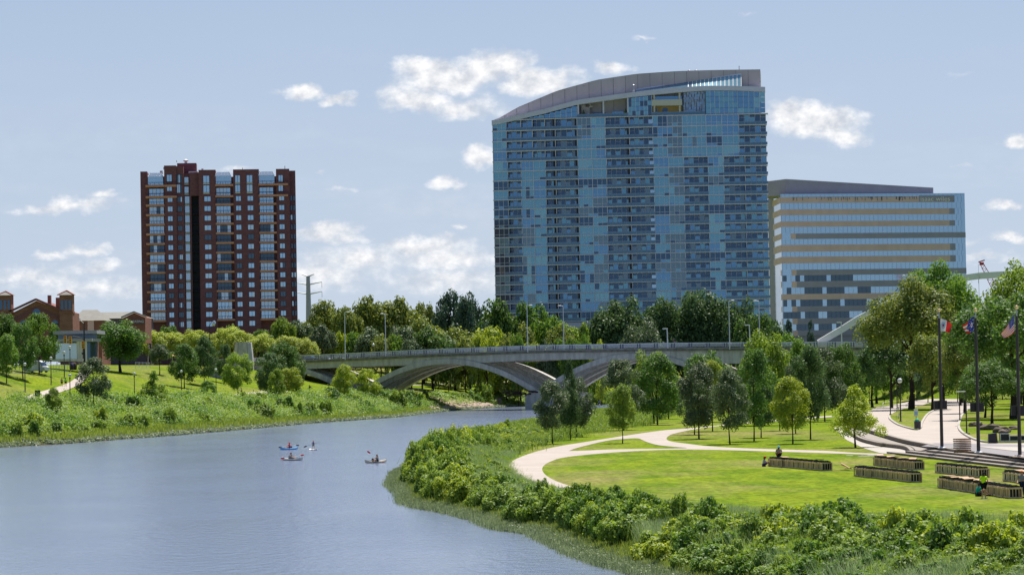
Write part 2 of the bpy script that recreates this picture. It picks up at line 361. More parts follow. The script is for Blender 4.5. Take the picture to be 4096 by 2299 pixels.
# ------------------------------------------------------------------ facades
class Fac:
    """A vertical facade plane through A (left) and B (right); u runs along it, z up, d out towards the river."""
    def __init__(s, A, B, bulge=0.0):
        s.A = Vector((A[0],A[1])); s.D = Vector((B[0]-A[0], B[1]-A[1])); s.len = s.D.length; s.D.normalize()
        s.n = Vector((s.D.y, -s.D.x)); s.bulge = bulge
    def uz(s, dx, dy):
        r = ray(dx, dy); t = s.A.dot(s.n)/Vector((r.x,1)).dot(s.n)
        p = Vector((r.x*t, t)); return (p-s.A).dot(s.D), CAMZ+r.z*t
    def P(s, u, z, d=0.0):
        q = u/s.len; b = s.bulge*4*q*(1-q) if 0 <= q <= 1 else 0
        p = s.A+s.D*u+s.n*(d+b); return Vector((p.x, p.y, z))
    def box(s, mb, u0, u1, z0, z1, d0, d1, m=0, n=1):
        for i in range(n):
            a = u0+(u1-u0)*i/n; b = u0+(u1-u0)*(i+1)/n
            mb.hexa([s.P(a,z0,d1), s.P(b,z0,d1), s.P(b,z0,d0), s.P(a,z0,d0), s.P(a,z1,d1), s.P(b,z1,d1), s.P(b,z1,d0), s.P(a,z1,d0)], m)
    def slantbox(s, mb, u0, u1, z0, za, zb, d0, d1, m=0):     # top slopes from za at u0 to zb at u1
        mb.hexa([s.P(u0,z0,d1), s.P(u1,z0,d1), s.P(u1,z0,d0), s.P(u0,z0,d0), s.P(u0,za,d1), s.P(u1,zb,d1), s.P(u1,zb,d0), s.P(u0,za,d0)], m)
def many(parent, name, items, mats, rest_name=None):
    """items: list of (size, MB). The 100 largest become parts, the rest one part marked stuff."""
    items.sort(key=lambda t: -t[0])
    for _, m in items[:100]: m.build(name, mats, parent)
    if len(items) > 100:
        r = MB()
        for _, m in items[100:]:
            b = len(r.v); r.v += m.v; r.f += [tuple(b+i for i in f) for f in m.f]; r.m += m.m
        tag(r.build(rest_name or name+'s', mats, parent), kind='stuff')
M['brick'] = mat('dark_red_brick', (.205,.088,.100), .9, .15, var=.22, scale=.9, stretch=(1,1,4))
M['brick2'] = mat('old_red_brick', (.27,.125,.10), .9, .15, var=.2, scale=.6, stretch=(1,1,3))
M['tanslab'] = mat('terracotta_slab', (.62,.30,.20), .85, .2, var=.12, scale=.4)
M['cream'] = mat('cream_trim', (.62,.58,.50), .7, .3)
M['mullion'] = mat('window_frame_dark', (.03,.035,.05), .5, .4)
M['g_sky'] = glassmat('glass_sky', (.52,.62,.70), .75, .08, .05)
M['g_sky2'] = glassmat('glass_pale', (.62,.68,.74), .55, .12, .06)
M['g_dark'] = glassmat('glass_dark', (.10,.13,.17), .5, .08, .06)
M['g_teal'] = glassmat('glass_teal', (.22,.41,.49), .55, .10, .08)
M['g_teal2'] = glassmat('glass_teal_light', (.29,.50,.57), .45, .14, .08)
M['g_blue'] = glassmat('glass_blue', (.19,.34,.49), .6, .08, .10)
M['g_navy'] = glassmat('glass_navy', (.08,.13,.20), .5, .08, .15)
M['g_olive'] = glassmat('glass_mottled', (.20,.25,.28), .6, .10, .5, scale=1.1)
M['g_mid'] = glassmat('glass_mid', (.32,.40,.47), .55, .1, .06)
M['g_rail'] = glassmat('balcony_glass', (.12,.20,.27), .5, .12, .05)
M['lilac'] = mat('lilac_grey_slab', (.66,.64,.78), .7, .3, var=.06, scale=.3)
M['roofconc'] = mat('roof_wall_concrete', (.50,.45,.46), .85, .2, var=.1, scale=.12, stretch=(1,1,.3))
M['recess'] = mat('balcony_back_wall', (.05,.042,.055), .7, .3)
M['purple'] = mat('purple_brown_wall', (.13,.105,.135), .8, .2)
M['ochre'] = mat('ochre_wall', (.58,.40,.16), .85, .2)
M['beigepanel'] = mat('tan_panel', (.62,.47,.44), .85, .2, var=.08, scale=.25, stretch=(1,1,.3))
M['greypanel'] = mat('grey_violet_panel', (.31,.31,.39), .85, .2, var=.06, scale=.3)
M['roofshingle'] = mat('grey_shingle', (.27,.26,.23), .95, .1, var=.1, scale=.6)
M['redtile'] = mat('red_roof_tile', (.42,.13,.09), .9, .2, var=.2, scale=1)
M['greywall'] = mat('pavilion_panel', (.32,.32,.36), .8, .3)
M['orange'] = mat('orange_plastic', (.85,.18,.03), .6, .3)
M['yellow'] = mat('signal_yellow', (.75,.36,.02), .5, .4)
M['redlamp'] = mat('red_paint', (.45,.02,.03), .5, .4)
HZ = 12.6

# ---- dark red brick apartment tower
def c2(x, y): return ((x/1.903+520)/K, (y/1.903+600)/K)
fa = at(363, 700, 1010); fb = at(746, 700, 1014); BT = Fac(fa[:2], fb[:2])
base = BT.P(BT.len/2, HZ, -11); bt = thing('apartment_tower', 'tall dark red brick apartment tower with tan balcony bands, left of the bridge', 'apartment building', base)
def U2c(x, y=750): return BT.uz(*c2(x, y))[0]
def Z2c(y, x=650): return BT.uz(*c2(x, y))[1]
zb = 10
mbw = MB(); roof = {0:Z2c(140,200), 1:Z2c(148,800)}
rowS = [Z2c(v) for v in (258,342)+tuple(405+73.1*i for i in range(13))]       # balcony slab heights
ub = {'a0':U2c(130),'a1':U2c(268),'b0':U2c(660),'b1':U2c(793),'c0':U2c(990),'c1':U2c(1120)}
uL = U2c(112); uM0 = U2c(415); uM1 = U2c(530); uR = U2c(1222); uRR = U2c(1268)
zt = roof[1]; ztl = roof[0]+.5
# wall masses, left wing, centre, right wing, with recessed balcony shafts
segs = [(uL-1.2, ub['a0']+.3, -2.0, Z2c(160,200)), (ub['a0']+.3, ub['a1'], -2.0, Z2c(199,200)), (ub['a1'], U2c(360), 0, ztl+.4), (U2c(360), uM0, -.7, ztl+.2), (uM0, U2c(460), -2.5, Z2c(170)), (U2c(460), uM1, -1.2, Z2c(168)),
        (uM1, ub['b0'], 0, zt), (ub['b0'], ub['b1'], -1.9, Z2c(202)), (ub['b1'], ub['c0'], 0, zt), (ub['c0'], ub['c1'], -1.9, Z2c(202)), (ub['c1'], uR, 0, zt), (uR, uRR, -2.2, zt-.5)]
for k, (a, b, d, z) in enumerate(segs):
    if k == 5:      # dark stair recess
        BT.box(mbw, a, b, Z2c(345), z, -6, d); BT.box(mbw, a, b, zb, Z2c(345), -22, -6); BT.box(mbw, a, a+.5, zb, Z2c(345), -6, d)
    else: BT.box(mbw, a, b, zb, z-k*.003, -22, d)
mbw.build('wall', M['brick'], bt)
m = MB(); BT.box(m, U2c(466), uM1-.1, zb, Z2c(346), -6.0, -5.9); BT.box(m, U2c(466), U2c(466)+.1, zb, Z2c(346), -5.9, -1.25)
for i in range(14): BT.box(m, U2c(466)+.1, uM1-.1, Z2c(405+73.1*i)-.2, Z2c(405+73.1*i), -5.9, -4.0)
m.build('stair_recess_lining', M['mullion'], bt)  # dark panels over the back, side and floors of the recess
m = MB(); BT.box(m, U2c(362), U2c(510), ztl-2, Z2c(85), -16, -8); m.build('rooftop_penthouse', M['brick'], bt)
m = MB()
for x0, x1, y0, y1 in ((450,520,150,168),(540,640,140,150),(230,250,142,156),(548,566,130,148)): BT.box(m, U2c(x0), U2c(x1), Z2c(y1)-.2, Z2c(y0), -12, -7)
m.lathe(BT.P(U2c(428), Z2c(85), -11), [(.5,0),(.5,.8),(.9,.9),(.9,1.2),(.1,1.6)], 8); m.build('roof_vents', M['white'], bt)
m = MB()
for x, y0, y1 in ((363,72,85),(263,120,140),(866,134,148),(1189,124,148)): m = MB(); m.tube(BT.P(U2c(x), Z2c(y1), -3), BT.P(U2c(x), Z2c(y0), -3), .12, n=4); m.build('roof_antenna', M['black'], bt)
win = []; GL = [M['g_sky'], M['mullion'], M['cream'], M['g_dark'], M['g_sky2']]
def window(F_, u0, u1, z0, z1, d, n=2, g=0, sill=False, trans=0):
    m = MB(); F_.box(m, u0-.06, u1+.06, z0-.06, z1+.06, d, d+.05, 1)
    for i in range(n):
        a = u0+(u1-u0)*i/n+.05; b = u0+(u1-u0)*(i+1)/n-.05
        F_.box(m, a, b, z0+.04, z1-.04, d+.05, d+.07, g if random.random() < .8 else 4)
        if trans: F_.box(m, a-.05, b+.05, z0+.9, z0+1.0, d+.07, d+.10, 1)
    if sill: F_.box(m, u0, u1, z0-sill, z0-.06, d, d+.06, 2)
    return ((u1-u0)*(z1-z0), m)
for i in range(14):
    z0 = Z2c(391+73.1*i); z1 = Z2c(353+73.1*i)
    for (x0, x1, n) in ((292,329,2),(571,620,2),(812,851,2),(900,944,2),(1141,1180,2)): win.append(window(BT, U2c(x0), U2c(x1), z0, z1, .02, n, 0 if random.random() < .85 else 3))
    win.append(window(BT, U2c(366), U2c(402), z0, z1, -.66, 3, 3))
    for x0, x1 in ((1227,1241),(1248,1263)): win.append(window(BT, U2c(x0), U2c(x1), z0, z1, -2.16, 1, 3))
    win.append(window(BT, U2c(421), U2c(457), Z2c(400+73.1*i), Z2c(346+73.1*i), -2.45, 1, 4, sill=.9))
for x0, x1 in ((565,612),(808,846),(896,940)):
    for y0, y1 in ((195,250),(268,322)): win.append(window(BT, U2c(x0), U2c(x1), Z2c(y1), Z2c(y0), .02, 2, 0, sill=.5))
for y0, y1 in ((185,245),(258,322)): win.append(window(BT, U2c(364), U2c(400), Z2c(y1), Z2c(y0), -.66, 3, 3)); win.append(window(BT, U2c(419), U2c(452), Z2c(y1), Z2c(y0+15), -2.45, 1, 4, sill=.7))
for x0, x1, y0, y1 in ((288,326,184,236),(288,326,260,308),(1138,1172,198,248),(1138,1172,270,320)): win.append(window(BT, U2c(x0), U2c(x1), Z2c(y1), Z2c(y0), .02, 2, 0))
many(bt, 'window', win, GL)
# balconies and their glazed doors
for x0, x1, d in (('a0','a1',-1.95),('b0','b1',-1.85),('c0','c1',-1.85)):
    a, b = ub[x0], ub[x1]
    for i, z in enumerate(rowS):
        zz = z-.55
        long = i < 2 and x0 != 'b0'; aa = a-.2; bb = (U2c(362) if x0 == 'a0' else U2c(1210)) if long else b-.03
        m = MB(); BT.box(m, aa, bb, zz-.28, zz+.4, d, (.9 if long else .35), 0)
        for s_ in range(8):
            u = aa+(bb-aa)*s_/7; BT.box(m, u-.03, u+.03, zz+.4, zz+1.35, .22, .27, 1)
        BT.box(m, aa, bb, zz+1.32, zz+1.4, .2, .28, 1); m.build('balcony', [M['tanslab'], M['black']], bt)
        top = rowS[i-1]-.85 if i else zt-4.3
        if i == 1: top = rowS[0]-.9
        _, m = window(BT, a+.9 if x0 == 'a0' else a+.1, b-(.3 if x0 == 'a0' else 1.0), zz+.42, min(top, zz+3.0), d+.02, 4, 0 if i < 2 else random.choice([0,3,3,4,0]), trans=(i < 2))
        m.build('balcony_door', GL, bt)
for x0, x1 in ((143,258),(652,778),(983,1108)):      # sloping glass roofs
    a, b = U2c(x0), U2c(x1); z1 = Z2c(166); z0 = Z2c(200); m = MB()
    m.hexa([BT.P(a,z0,.3),BT.P(b,z0,.3),BT.P(b,z0,-1.95),BT.P(a,z0,-1.95),BT.P(a,z0+.1,.3),BT.P(b,z0+.1,.3),BT.P(b-.6,z1,-1.95),BT.P(a+.6,z1,-1.95)], 0)
    BT.box(m, a, b, rowS[0]+.2, z0, -1.8, -1.7, 0)
    for i in range(6): u = a+(b-a)*i/5; m.beam(BT.P(u,z0+.15,.33), BT.P(min(max(u,a+.6),b-.6),z1+.05,-1.95), .1, .1, 1)
    m.build('greenhouse_roof', [M['g_sky'], M['mullion']], bt)
m = MB(); m2 = []
for i in range(16):      # small balconies on the left flank
    z = Z2c(395+73.1*i-73.1*(2), 200); m_ = MB(); u0 = U2c(97)
    BT.box(m_, u0-.1, uL-1.2, z-.6, z+.1, -9, -5, 0)
    for s_ in range(4): BT.box(m_, u0-.1, u0-.04, z+.1, z+1.2, -9+s_*1.3, -8.94+s_*1.3, 1)
    BT.box(m_, u0-.12, u0-.02, z+1.15, z+1.22, -9, -5, 1); m_.build('side_balcony', [M['tanslab'], M['black']], bt)

# ---- curved glass tower
ga = at(1241, 520, 1204); gb = at(1931, 520, 1194); GT = Fac(ga[:2], gb[:2], bulge=3.0)
def c5(x, y): return ((x/2.2017+1950)/K, (y/2.2017+230)/K)
UG = lambda x, y=700: GT.uz(*c5(x, y))[0]
ZG = lambda dy, dx=1925: GT.uz(dx, dy)[1]
gt = thing('glass_tower', 'large blue glass apartment tower with a curved sloping roofline, behind the bridge', 'apartment tower', GT.P(GT.len/2, HZ, -14))
fl = [286,313.5,340,365.5,391,416,440]+[440+23.9*i for i in range(1,16)]; fz = [ZG(v) for v in fl]
Wt = GT.len
def topz(u):       # facade roof line
    xs = [1241,1369,1455,1581,1643,1712,1778,1850,1932]; ys = [304,276,253,236,229,222,217.5,217.5,219.5]
    q = [GT.uz(a, b) for a, b in zip(xs, ys)]; return float(np.interp(u, [p[0] for p in q], [p[1] for p in q]))
def wallz(u):      # high concrete wall behind it
    xs = [1243,1300,1400,1500,1600,1700,1800,1913]; ys = [300,268,227,200,185,178,174.5,172]
    q = [GT.uz(a, b) for a, b in zip(xs, ys)]; return float(np.interp(u, [p[0] for p in q], [p[1] for p in q]))
z1f = fz[0]
def slabz(i, u): return fz[i]
m = MB(); n = 40; uw = GT.uz(1913,200)[0]
for i in range(n):
    a = uw*i/n; b = uw*(i+1)/n; zlow = 20
    m.hexa([GT.P(a,zlow,-5), GT.P(b,zlow,-5), GT.P(b,zlow,-26), GT.P(a,zlow,-26), GT.P(a,wallz(a),-5), GT.P(b,wallz(b),-5), GT.P(b,wallz(b),-26), GT.P(a,wallz(a),-26)])
m.build('curved_roof_wall', M['roofconc'], gt)
m = MB()
for i in range(1, 22):
    a = uw*i/22; GT.box(m, a-.06, a+.06, fz[0], wallz(a)-.3, -5, -4.96)
jz = (wallz(uw)+fz[0])/2+4; GT.box(m, next(u for u in range(5, 200) if wallz(u) > jz+1), uw, (wallz(uw)+fz[0])/2+4, (wallz(uw)+fz[0])/2+4.12, -5, -4.96); m.build('wall_joints', M['purple'], gt)
m = MB(); n = 36
for i in range(n):      # the edge band over the facade
    a = Wt*i/n; b = Wt*(i+1)/n; ta = topz(a); tb = topz(b)
    m.hexa([GT.P(a,ta-1.9,.5), GT.P(b,tb-1.9,.5), GT.P(b,tb-1.9,-5), GT.P(a,ta-1.9,-5), GT.P(a,ta,.5), GT.P(b,tb,.5), GT.P(b,tb,-5), GT.P(a,ta,-5)])
m.build('roof_edge_band', M['lilac'], gt)
for i, z in enumerate(fz):
    m = MB(); GT.box(m, 0, Wt+(.35 if i > 0 else .9), z-.22, z+.16, -3, .36, n=16); m.build('floor_slab', M['lilac'], gt)
m = MB(); GT.box(m, 0, Wt, 8, fz[-1]-.42, -24, -.1, n=8); m.build('base_wall', M['lilac'], gt)
m = MB()
for j in range(3): GT.box(m, 2, Wt-2, fz[-1]-5.5-j*5, fz[-1]-2.8-j*5, -.1, .05, n=8)
m.build('base_window_band', M['g_navy'], gt)
GG = [M['lilac'], M['g_teal'], M['g_teal2'], M['g_blue'], M['g_navy'], M['g_olive'], M['recess'], M['g_rail'], M['steel'], M['g_sky']]
top_b = [(50,168,'g'),(168,298,'b'),(298,400,'b'),(400,510,'b'),(510,602,'b'),(602,797,'b'),(797,920,'g'),(920,1042,'g'),(1045,1255,'b'),(1255,1462,'b'),(1462,1590,'g'),(1590,1722,'g'),(1722,1930,'g'),(1930,2070,'g'),(2070,2218,'g'),(2218,2470,'b')]
low_b = [(50,175,'g'),(175,296,'b'),(296,406,'g'),(406,512,'g'),(512,602,'b'),(602,800,'b'),(800,925,'g'),(925,1048,'g'),(1050,1258,'b'),(1258,1466,'b'),(1466,1597,'g'),(1597,1726,'g'),(1728,1942,'b'),(1942,2076,'g'),(2078,2265,'b'),(2265,2480,'b')]
wins = []; bals = []; rnd = random.Random(5)
for i in range(len(fz)-1):
    zt_ = fz[i]-.22; zb_ = fz[i+1]+.16
    for (x0, x1, k) in (top_b if i < 4 else low_b):
        u0 = max(UG(x0, 800), .1); u1 = min(UG(x1, 800), Wt-.05); m = MB(); depth = i/len(fz)
        npn = max(2, int(round((u1-u0)/2.0)))
        if k == 'g':
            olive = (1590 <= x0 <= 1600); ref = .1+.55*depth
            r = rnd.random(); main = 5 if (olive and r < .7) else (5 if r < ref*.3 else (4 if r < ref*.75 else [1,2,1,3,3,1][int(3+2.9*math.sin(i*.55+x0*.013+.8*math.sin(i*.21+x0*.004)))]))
            if x0 < 60 and i > 5: main = rnd.choice([1,4,4])
            zs = zb_+(zt_-zb_)*.3
            for j in range(npn):
                a = u0+(u1-u0)*j/npn; b = u0+(u1-u0)*(j+1)/npn; g = main if rnd.random() < .93 else rnd.choice([1,2,3,4,5])
                GT.box(m, a+.07, b-.07, zs+.06, zt_-.03, -.12, 0, g); g2 = g if rnd.random() < .6 else rnd.choice([1,3,4])
                GT.box(m, a+.07, b-.07, zb_+.03, zs-.06, -.12, 0, g2)
                GT.box(m, b-.07, b+.07, zb_, zt_, -.3, .1, 0)
            GT.box(m, u0, u1, zs-.06, zs+.06, -.12, .06, 0); GT.box(m, u0-.18, u0+.07, zb_, zt_, -.5, .25, 0)
            wins.append(((u1-u0), m))
        else:
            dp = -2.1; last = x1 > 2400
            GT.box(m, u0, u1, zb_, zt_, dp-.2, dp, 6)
            for j in range(npn):
                a = u0+(u1-u0)*j/npn; b = u0+(u1-u0)*(j+1)/npn; g = rnd.choice([4,4,4,5,3,1]) if not last else rnd.choice([1,3,4])
                if x0 < 300 and depth < .4: g = 3
                if 1250 < x0 < 1270 and j == npn-1 and rnd.random() < .55: g = 9
                hh = zt_ if j % 2 else zb_+(zt_-zb_)*.75
                GT.box(m, a+.12, b-.1, zb_+.05, hh-.06, dp, dp+.06, g)
                if j % 2 == 0: GT.box(m, a+.12, b-.1, hh+.06, zt_-.08, dp, dp+.06, 4); GT.box(m, a, b, hh-.06, hh+.06, dp, dp+.12, 0)
                GT.box(m, b-.08, b+.08, zb_, zt_, dp, dp+.12, 0)
            if (510 <= x0 <= 605) or 1045 <= x0 < 1060: GT.box(m, u1-1.0, u1, zb_, zt_, dp, -.4, 6)
            GT.box(m, u0-.12, u0+.12, zb_, zt_, dp, 0, 0)
            ue = u1+(.5 if last else 0); d1 = .55 if last else .32
            GT.box(m, u0, ue, zb_+.08, zb_+1.05, d1-.05, d1, 7); GT.box(m, u0, ue, zb_+1.05, zb_+1.15, d1-.08, d1+.03, 8)
            npo = npn; 
            for j in range(npo+1): u = u0+(ue-u0)*j/npo; GT.box(m, u-.04, u+.04, zb_, zb_+1.1, d1, d1+.05, 8)
            for j in range(rnd.randint(0, 3)):      # plants and chairs kept on the balconies
                u = u0+.6+(u1-u0-1.2)*rnd.random(); GT.box(m, u-.25, u+.25, zb_, zb_+.5+.5*rnd.random(), -1.2, -.8, 6)
            bals.append(((u1-u0), m))
many(gt, 'window_bay', wins, GG, 'small_window_bays'); many(gt, 'balcony_bay', bals, GG, 'small_balcony_bays')
# penthouse storey
def pane(u0, u1, z0, zf, nx, nz_, gl, d=0.0):
    m = MB()
    for j in range(nx):
        a = u0+(u1-u0)*j/nx; b = u0+(u1-u0)*(j+1)/nx; zt2 = min(zf(a), zf(b))
        for k in range(nz_):
            za = z0+(zt2-z0)*k/nz_; zc = z0+(zt2-z0)*(k+1)/nz_
            if zc-za > .15: GT.box(m, a+.07, b-.07, za+.05, zc-.05, d-.15, d, rnd.choice(gl))
        GT.box(m, b-.08, b+.08, z0, max(zt2, z0+.1), d-.3, d+.08, 0)
    return m
z0 = fz[0]+.30; tf = lambda u: topz(u)-1.95
ZGp = lambda dy, dx: GT.uz(dx, dy)[1]
pane(UG(90), UG(500), z0, tf, 10, 1, [1,1,3,5]).build('penthouse_glazing', GG, gt)
pane(UG(505), UG(797), z0, tf, 6, 2, [1,3,3,3]).build('penthouse_glazing', GG, gt)
pane(UG(1245), UG(1455), z0, tf, 6, 4, [3,3,1,4]).build('penthouse_glazing', GG, gt)
pane(UG(1728), UG(1922), z0, tf, 14, 9, [4,3,5,4,3], -1.2).build('glass_block_wall', GG, gt)
pane(UG(1928), UG(2210), z0, tf, 7, 4, [1,1,3,1]).build('penthouse_glazing', GG, gt)
pane(UG(2212), Wt-.2, z0, tf, 5, 4, [3,1,2,3]).build('penthouse_glazing', GG, gt)
m = MB()      # roof terrace wall, columns
GT.box(m, UG(797), UG(1245), z0, z0+1.0, .2, .26, 7); GT.box(m, UG(797), UG(1245), z0+1.0, z0+1.1, .18, .3, 8)
for x in (808, 1030, 1245): GT.box(m, UG(x)-.3, UG(x)+.3, z0, tf(UG(x)), -.6, 0, 0)
GT.box(m, UG(925), UG(1040), z0, z0+2.0, -4.9, -4.7, 4); GT.box(m, UG(1100), UG(1200), z0, z0+2.2, -4.9, -4.7, 3); m.build('roof_terrace_front', GG, gt)
m = MB(); GT.box(m, UG(830), UG(868), z0, tf(UG(840)), -4.5, -2.6); GT.box(m, UG(868), UG(905), z0, z0+4.2, -4.5, -2.6)
q = [GT.P(UG(868)+2.2*math.sin(t)*1.0, z0+4.2+2.2*math.cos(t)-.2, -2.6) for t in np.linspace(0, math.pi/2, 7)]
for a, b in zip(q[:-1], q[1:]): m.beam(a, b, 1.6, .4)
m.build('curved_stair_wall', M['roofconc'], gt)
yb0, yb1 = UG(1457), UG(1722); zm = z0+(tf(yb1)-z0)*.55
m = MB(); GT.box(m, yb0, yb1, z0, zm-1.0, -3.0, -2.8, 0); GT.box(m, UG(1548), UG(1590), z0, z0+3.0, -2.8, -2.7, 1); GT.box(m, UG(1480), UG(1498), z0, z0+3.0, -2.8, -2.7, 1); m.build('ochre_recess_wall', [M['ochre'], M['g_navy']], gt)
m = MB(); GT.box(m, yb0+1, yb1-.2, zm+.8, tf(yb0)-.3, -3.0, -2.8); m.build('upper_recess_glazing', M['g_blue'], gt)
m = MB(); GT.box(m, yb0, yb1, zm-1.2, zm+1.2, -2.8, .5); GT.box(m, yb0, yb0+.15, zm+1.2, tf(yb0), -3, -.4); m.build('upper_balcony', M['cream'], gt)
m = MB()
for u in (yb0+.9, yb1-1.0): m.tube(GT.P(u, z0, -.3), GT.P(u, zm-1.2, -.3), .38, n=8); m.tube(GT.P(u, zm+1.2, -.3), GT.P(u, tf(u), -.3), .38, n=8)
m.build('column_pair', M['cream'], gt)
m = MB(); GT.box(m, yb0, UG(1922), z0, z0+1.0, .2, .26, 0); GT.box(m, yb0, UG(1922), z0+1.0, z0+1.1, .18, .3, 1); m.build('penthouse_railing', [M['g_rail'], M['steel']], gt)
m = MB()      # sloping skylight on the roof
sa = GT.uz(*c5(1305,284)); sb_ = GT.uz(*c5(2232,140)); sc_ = GT.uz(*c5(2222,248)); nn = 26
for i in range(nn):
    t0 = i/nn; t1 = (i+1)/nn; P = lambda t, k: GT.P(sa[0]+(sb_[0]-sa[0])*t, (topz(sa[0]+(sb_[0]-sa[0])*t) if k == 0 else sa[1]+(sb_[1]-sa[1])*t), (-.6 if k == 0 else -4.8))
    m.add([P(t0,0), P(t1,0), P(t1,1), P(t0,1)], [(0,1,2,3)], 1 if t0 > .5 else 0)
    if t0 > .45: m.beam(P(t1,0)+Vector((0,-.05,.05)), P(t1,1)+Vector((0,-.05,.05)), .3, .1, 2)
m.beam(GT.P(sa[0],sa[1]+.1,-4.8), GT.P(sb_[0],sb_[1]+.1,-4.8), .3, .5, 3); m.build('roof_skylight', [M['g_blue'], M['g_teal2'], M['white'], M['lilac']], gt)
m = MB(); m.lathe(GT.P(UG(1295), topz(UG(1295)), -2), [(.6,0),(.6,1),(.3,1.1),(.3,2.4),(.5,2.5),(.5,3.1),(.1,3.4)], 8)
for x in (2225, 2229): m.tube(GT.P(UG(x), wallz(UG(2225)), -6), GT.P(UG(x), wallz(UG(2225))+1.6, -6), .1, n=4)
for x in (1785, 1845): m.ball(GT.P(UG(x), wallz(UG(x)), -8), .7)
m.build('roof_vents', M['steel'], gt)
m = MB()
for x in (852, 1222): m = MB(); m.lathe(GT.P(UG(x), z0, -1.4), [(.6,0),(.7,1),(.2,2.6),(.02,3)], 7); m.build('terrace_plant', L['dark'], gt)
for x in (940, 1150, 1060): m = MB(); m.ball(GT.P(UG(x), z0+.7, -1.4), .9, .5, .6); m.build('terrace_plant', L['dark'], gt)

# ---- banded office block
def c7(x, y): return ((x/1.928+3050)/K, (y/1.928+650)/K)
oa = at(*c7(146, 650), 1285); ob = at(*c7(1568, 650), 1303); OF = Fac(oa[:2], ob[:2])
oc = at(*c7(60, 650), 1325); OL = Fac(oc[:2], oa[:2])
of = thing('office_block', 'wide office block in tan and mirror glass bands, behind the curved glass tower', 'office building', OF.P(OF.len/2, HZ, -12))
ZO = lambda y: OF.uz(*c7(700, y))[1]; UO = lambda x, y=650: OF.uz(*c7(x, y))[0]
tops = [265,358,451,544,631,722,822,911,1008,1103,1196,1288]; bots = [310,403,493,586,683,772,865,958,1052,1145,1240,1330]
m = MB(); OF.box(m, 5, OF.len, 10, ZO(242), -34, -.4); OL.box(m, -20, OL.len-.6, 10, ZO(242)-.02, -3, -.4); m.build('core_wall', M['greypanel'], of)
zprev = ZO(241); rs2 = random.Random(6)
for i, (a, b) in enumerate(zip(tops, bots)):
    zt_, zb_ = ZO(a), ZO(b)
    m = MB(); npn = 42
    for j in range(npn): OF.box(m, OF.len*j/npn+.04, OF.len*(j+1)/npn-.04, zt_, zprev, -.4, .0, 2 if (rs2.random() < (.75 if i >= 9 else .6) and i >= 7 and j < 16+4*(i-7)) else 0)  # darker panes at lower left: tree reflections put into the glass colour
    for j in range(12): OL.box(m, -20+(20+OL.len)*j/12+.04, -20+(20+OL.len)*(j+1)/12-.04, zt_, zprev, -.4, 0, 3)
    OF.box(m, 0, OF.len, (zt_+zprev)/2-.03, (zt_+zprev)/2+.03, 0, .03, 1) if i == 0 else None
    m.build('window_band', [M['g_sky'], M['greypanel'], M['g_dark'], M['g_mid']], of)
    grey = i in (3,6,7,9,10,11); ul = 0 if not grey else UO(220); ur = UO(1488) if i in (0,1,2,4,5) else OF.len
    m = MB()
    if ur < OF.len: 
        for j in range(3): OF.box(m, ur+(OF.len-ur)*j/3+.05, ur+(OF.len-ur)*(j+1)/3-.05, zb_, zt_, -.4, 0, 2)
    if ul > 0: OF.box(m, .05, ul, zb_, zt_, -.4, 0, 2); OF.box(m, ul, ul+2.2, zb_, zt_, -.4, .14, 0)
    OF.box(m, ul+(2.2 if ul > 0 else 0), ur-(2.5 if ur < OF.len else 0), zb_, zt_, -.4, .12, 1 if grey else 0)
    if ur < OF.len: OF.box(m, ur-2.5, ur, zb_, zt_, -.4, .12, 1)
    if i in (0,1,2,3,4,5): OL.box(m, -20, OL.len, zb_, zt_, -.4, .12, 0)
    else: OL.box(m, -20, OL.len-3.5, zb_, zt_, -.4, 0, 3); OL.box(m, OL.len-3.5, OL.len-2.2, zb_, zt_, -.4, .12, 0); OL.box(m, OL.len-2.2, OL.len, zb_, zt_, -.4, 0, 3)
    m.build('panel_band', [M['beigepanel'], M['greypanel'], M['g_sky'], M['g_mid']], of); zprev = zb_
m = MB(); pa = UO(205,200); pb = UO(1342,200)
m.hexa([OF.P(pa,ZO(244),-4), OF.P(pb,ZO(244),-4), OF.P(pb,ZO(244),-30), OF.P(pa-14,ZO(244),-30), OF.P(pa,ZO(118+3),-4), OF.P(pb,ZO(194-1),-4), OF.P(pb,ZO(194),-30), OF.P(pa-14,ZO(136),-30)])
m.build('rooftop_penthouse', M['greypanel'], of)
# dirt streaks that run down the top panel
m = MB(); rs = random.Random(3)
for i in range(60):
    u = UO(230)+(UO(1200)-UO(230))*rs.random(); OF.box(m, u-.12, u+.12, ZO(265)-rs.uniform(.4,1.8), ZO(265), .12, .13)
OF.box(m, UO(230), UO(1200), ZO(265)-.12, ZO(265), .12, .14)
m.build('rain_streaks', mat('dark_stain', (.10,.075,.06), .95, .1), of)
m = MB(); OF.box(m, UO(1215), UO(1488), ZO(306), ZO(262)+.2, .12, .2); m.build('sign_backing', M['greypanel'], of)
def text_obj(name, body, size, pos, xdir, m, parent, ext=.02, align='LEFT', up=Vector((0,0,1)), sx=1.0):
    cu = bpy.data.curves.new(name, 'FONT'); cu.body = body; cu.size = size; cu.extrude = ext; cu.align_x = align; cu.space_character = 1.0
    tmp = bpy.data.objects.new(name, cu); C.objects.link(tmp); dg = bpy.context.evaluated_depsgraph_get()
    me = bpy.data.meshes.new_from_object(tmp.evaluated_get(dg)); bpy.data.objects.remove(tmp); me.name = name; me.materials.clear(); me.materials.append(m)
    o = bpy.data.objects.new(name, me); C.objects.link(o); x = Vector(xdir).normalized(); up = Vector(up).normalized(); y = x.cross(up)*-1
    R = Matrix((x*sx, up, x.cross(up))).transposed().to_4x4(); R.translation = Vector(pos)-(parent_loc(parent) if parent else Vector())
    o.matrix_local = R; o.parent = parent
    if parent: o.matrix_basis = R
    return o
x3 = Vector((OF.D.x, OF.D.y, 0)); tw = UO(1452)-UO(1223)
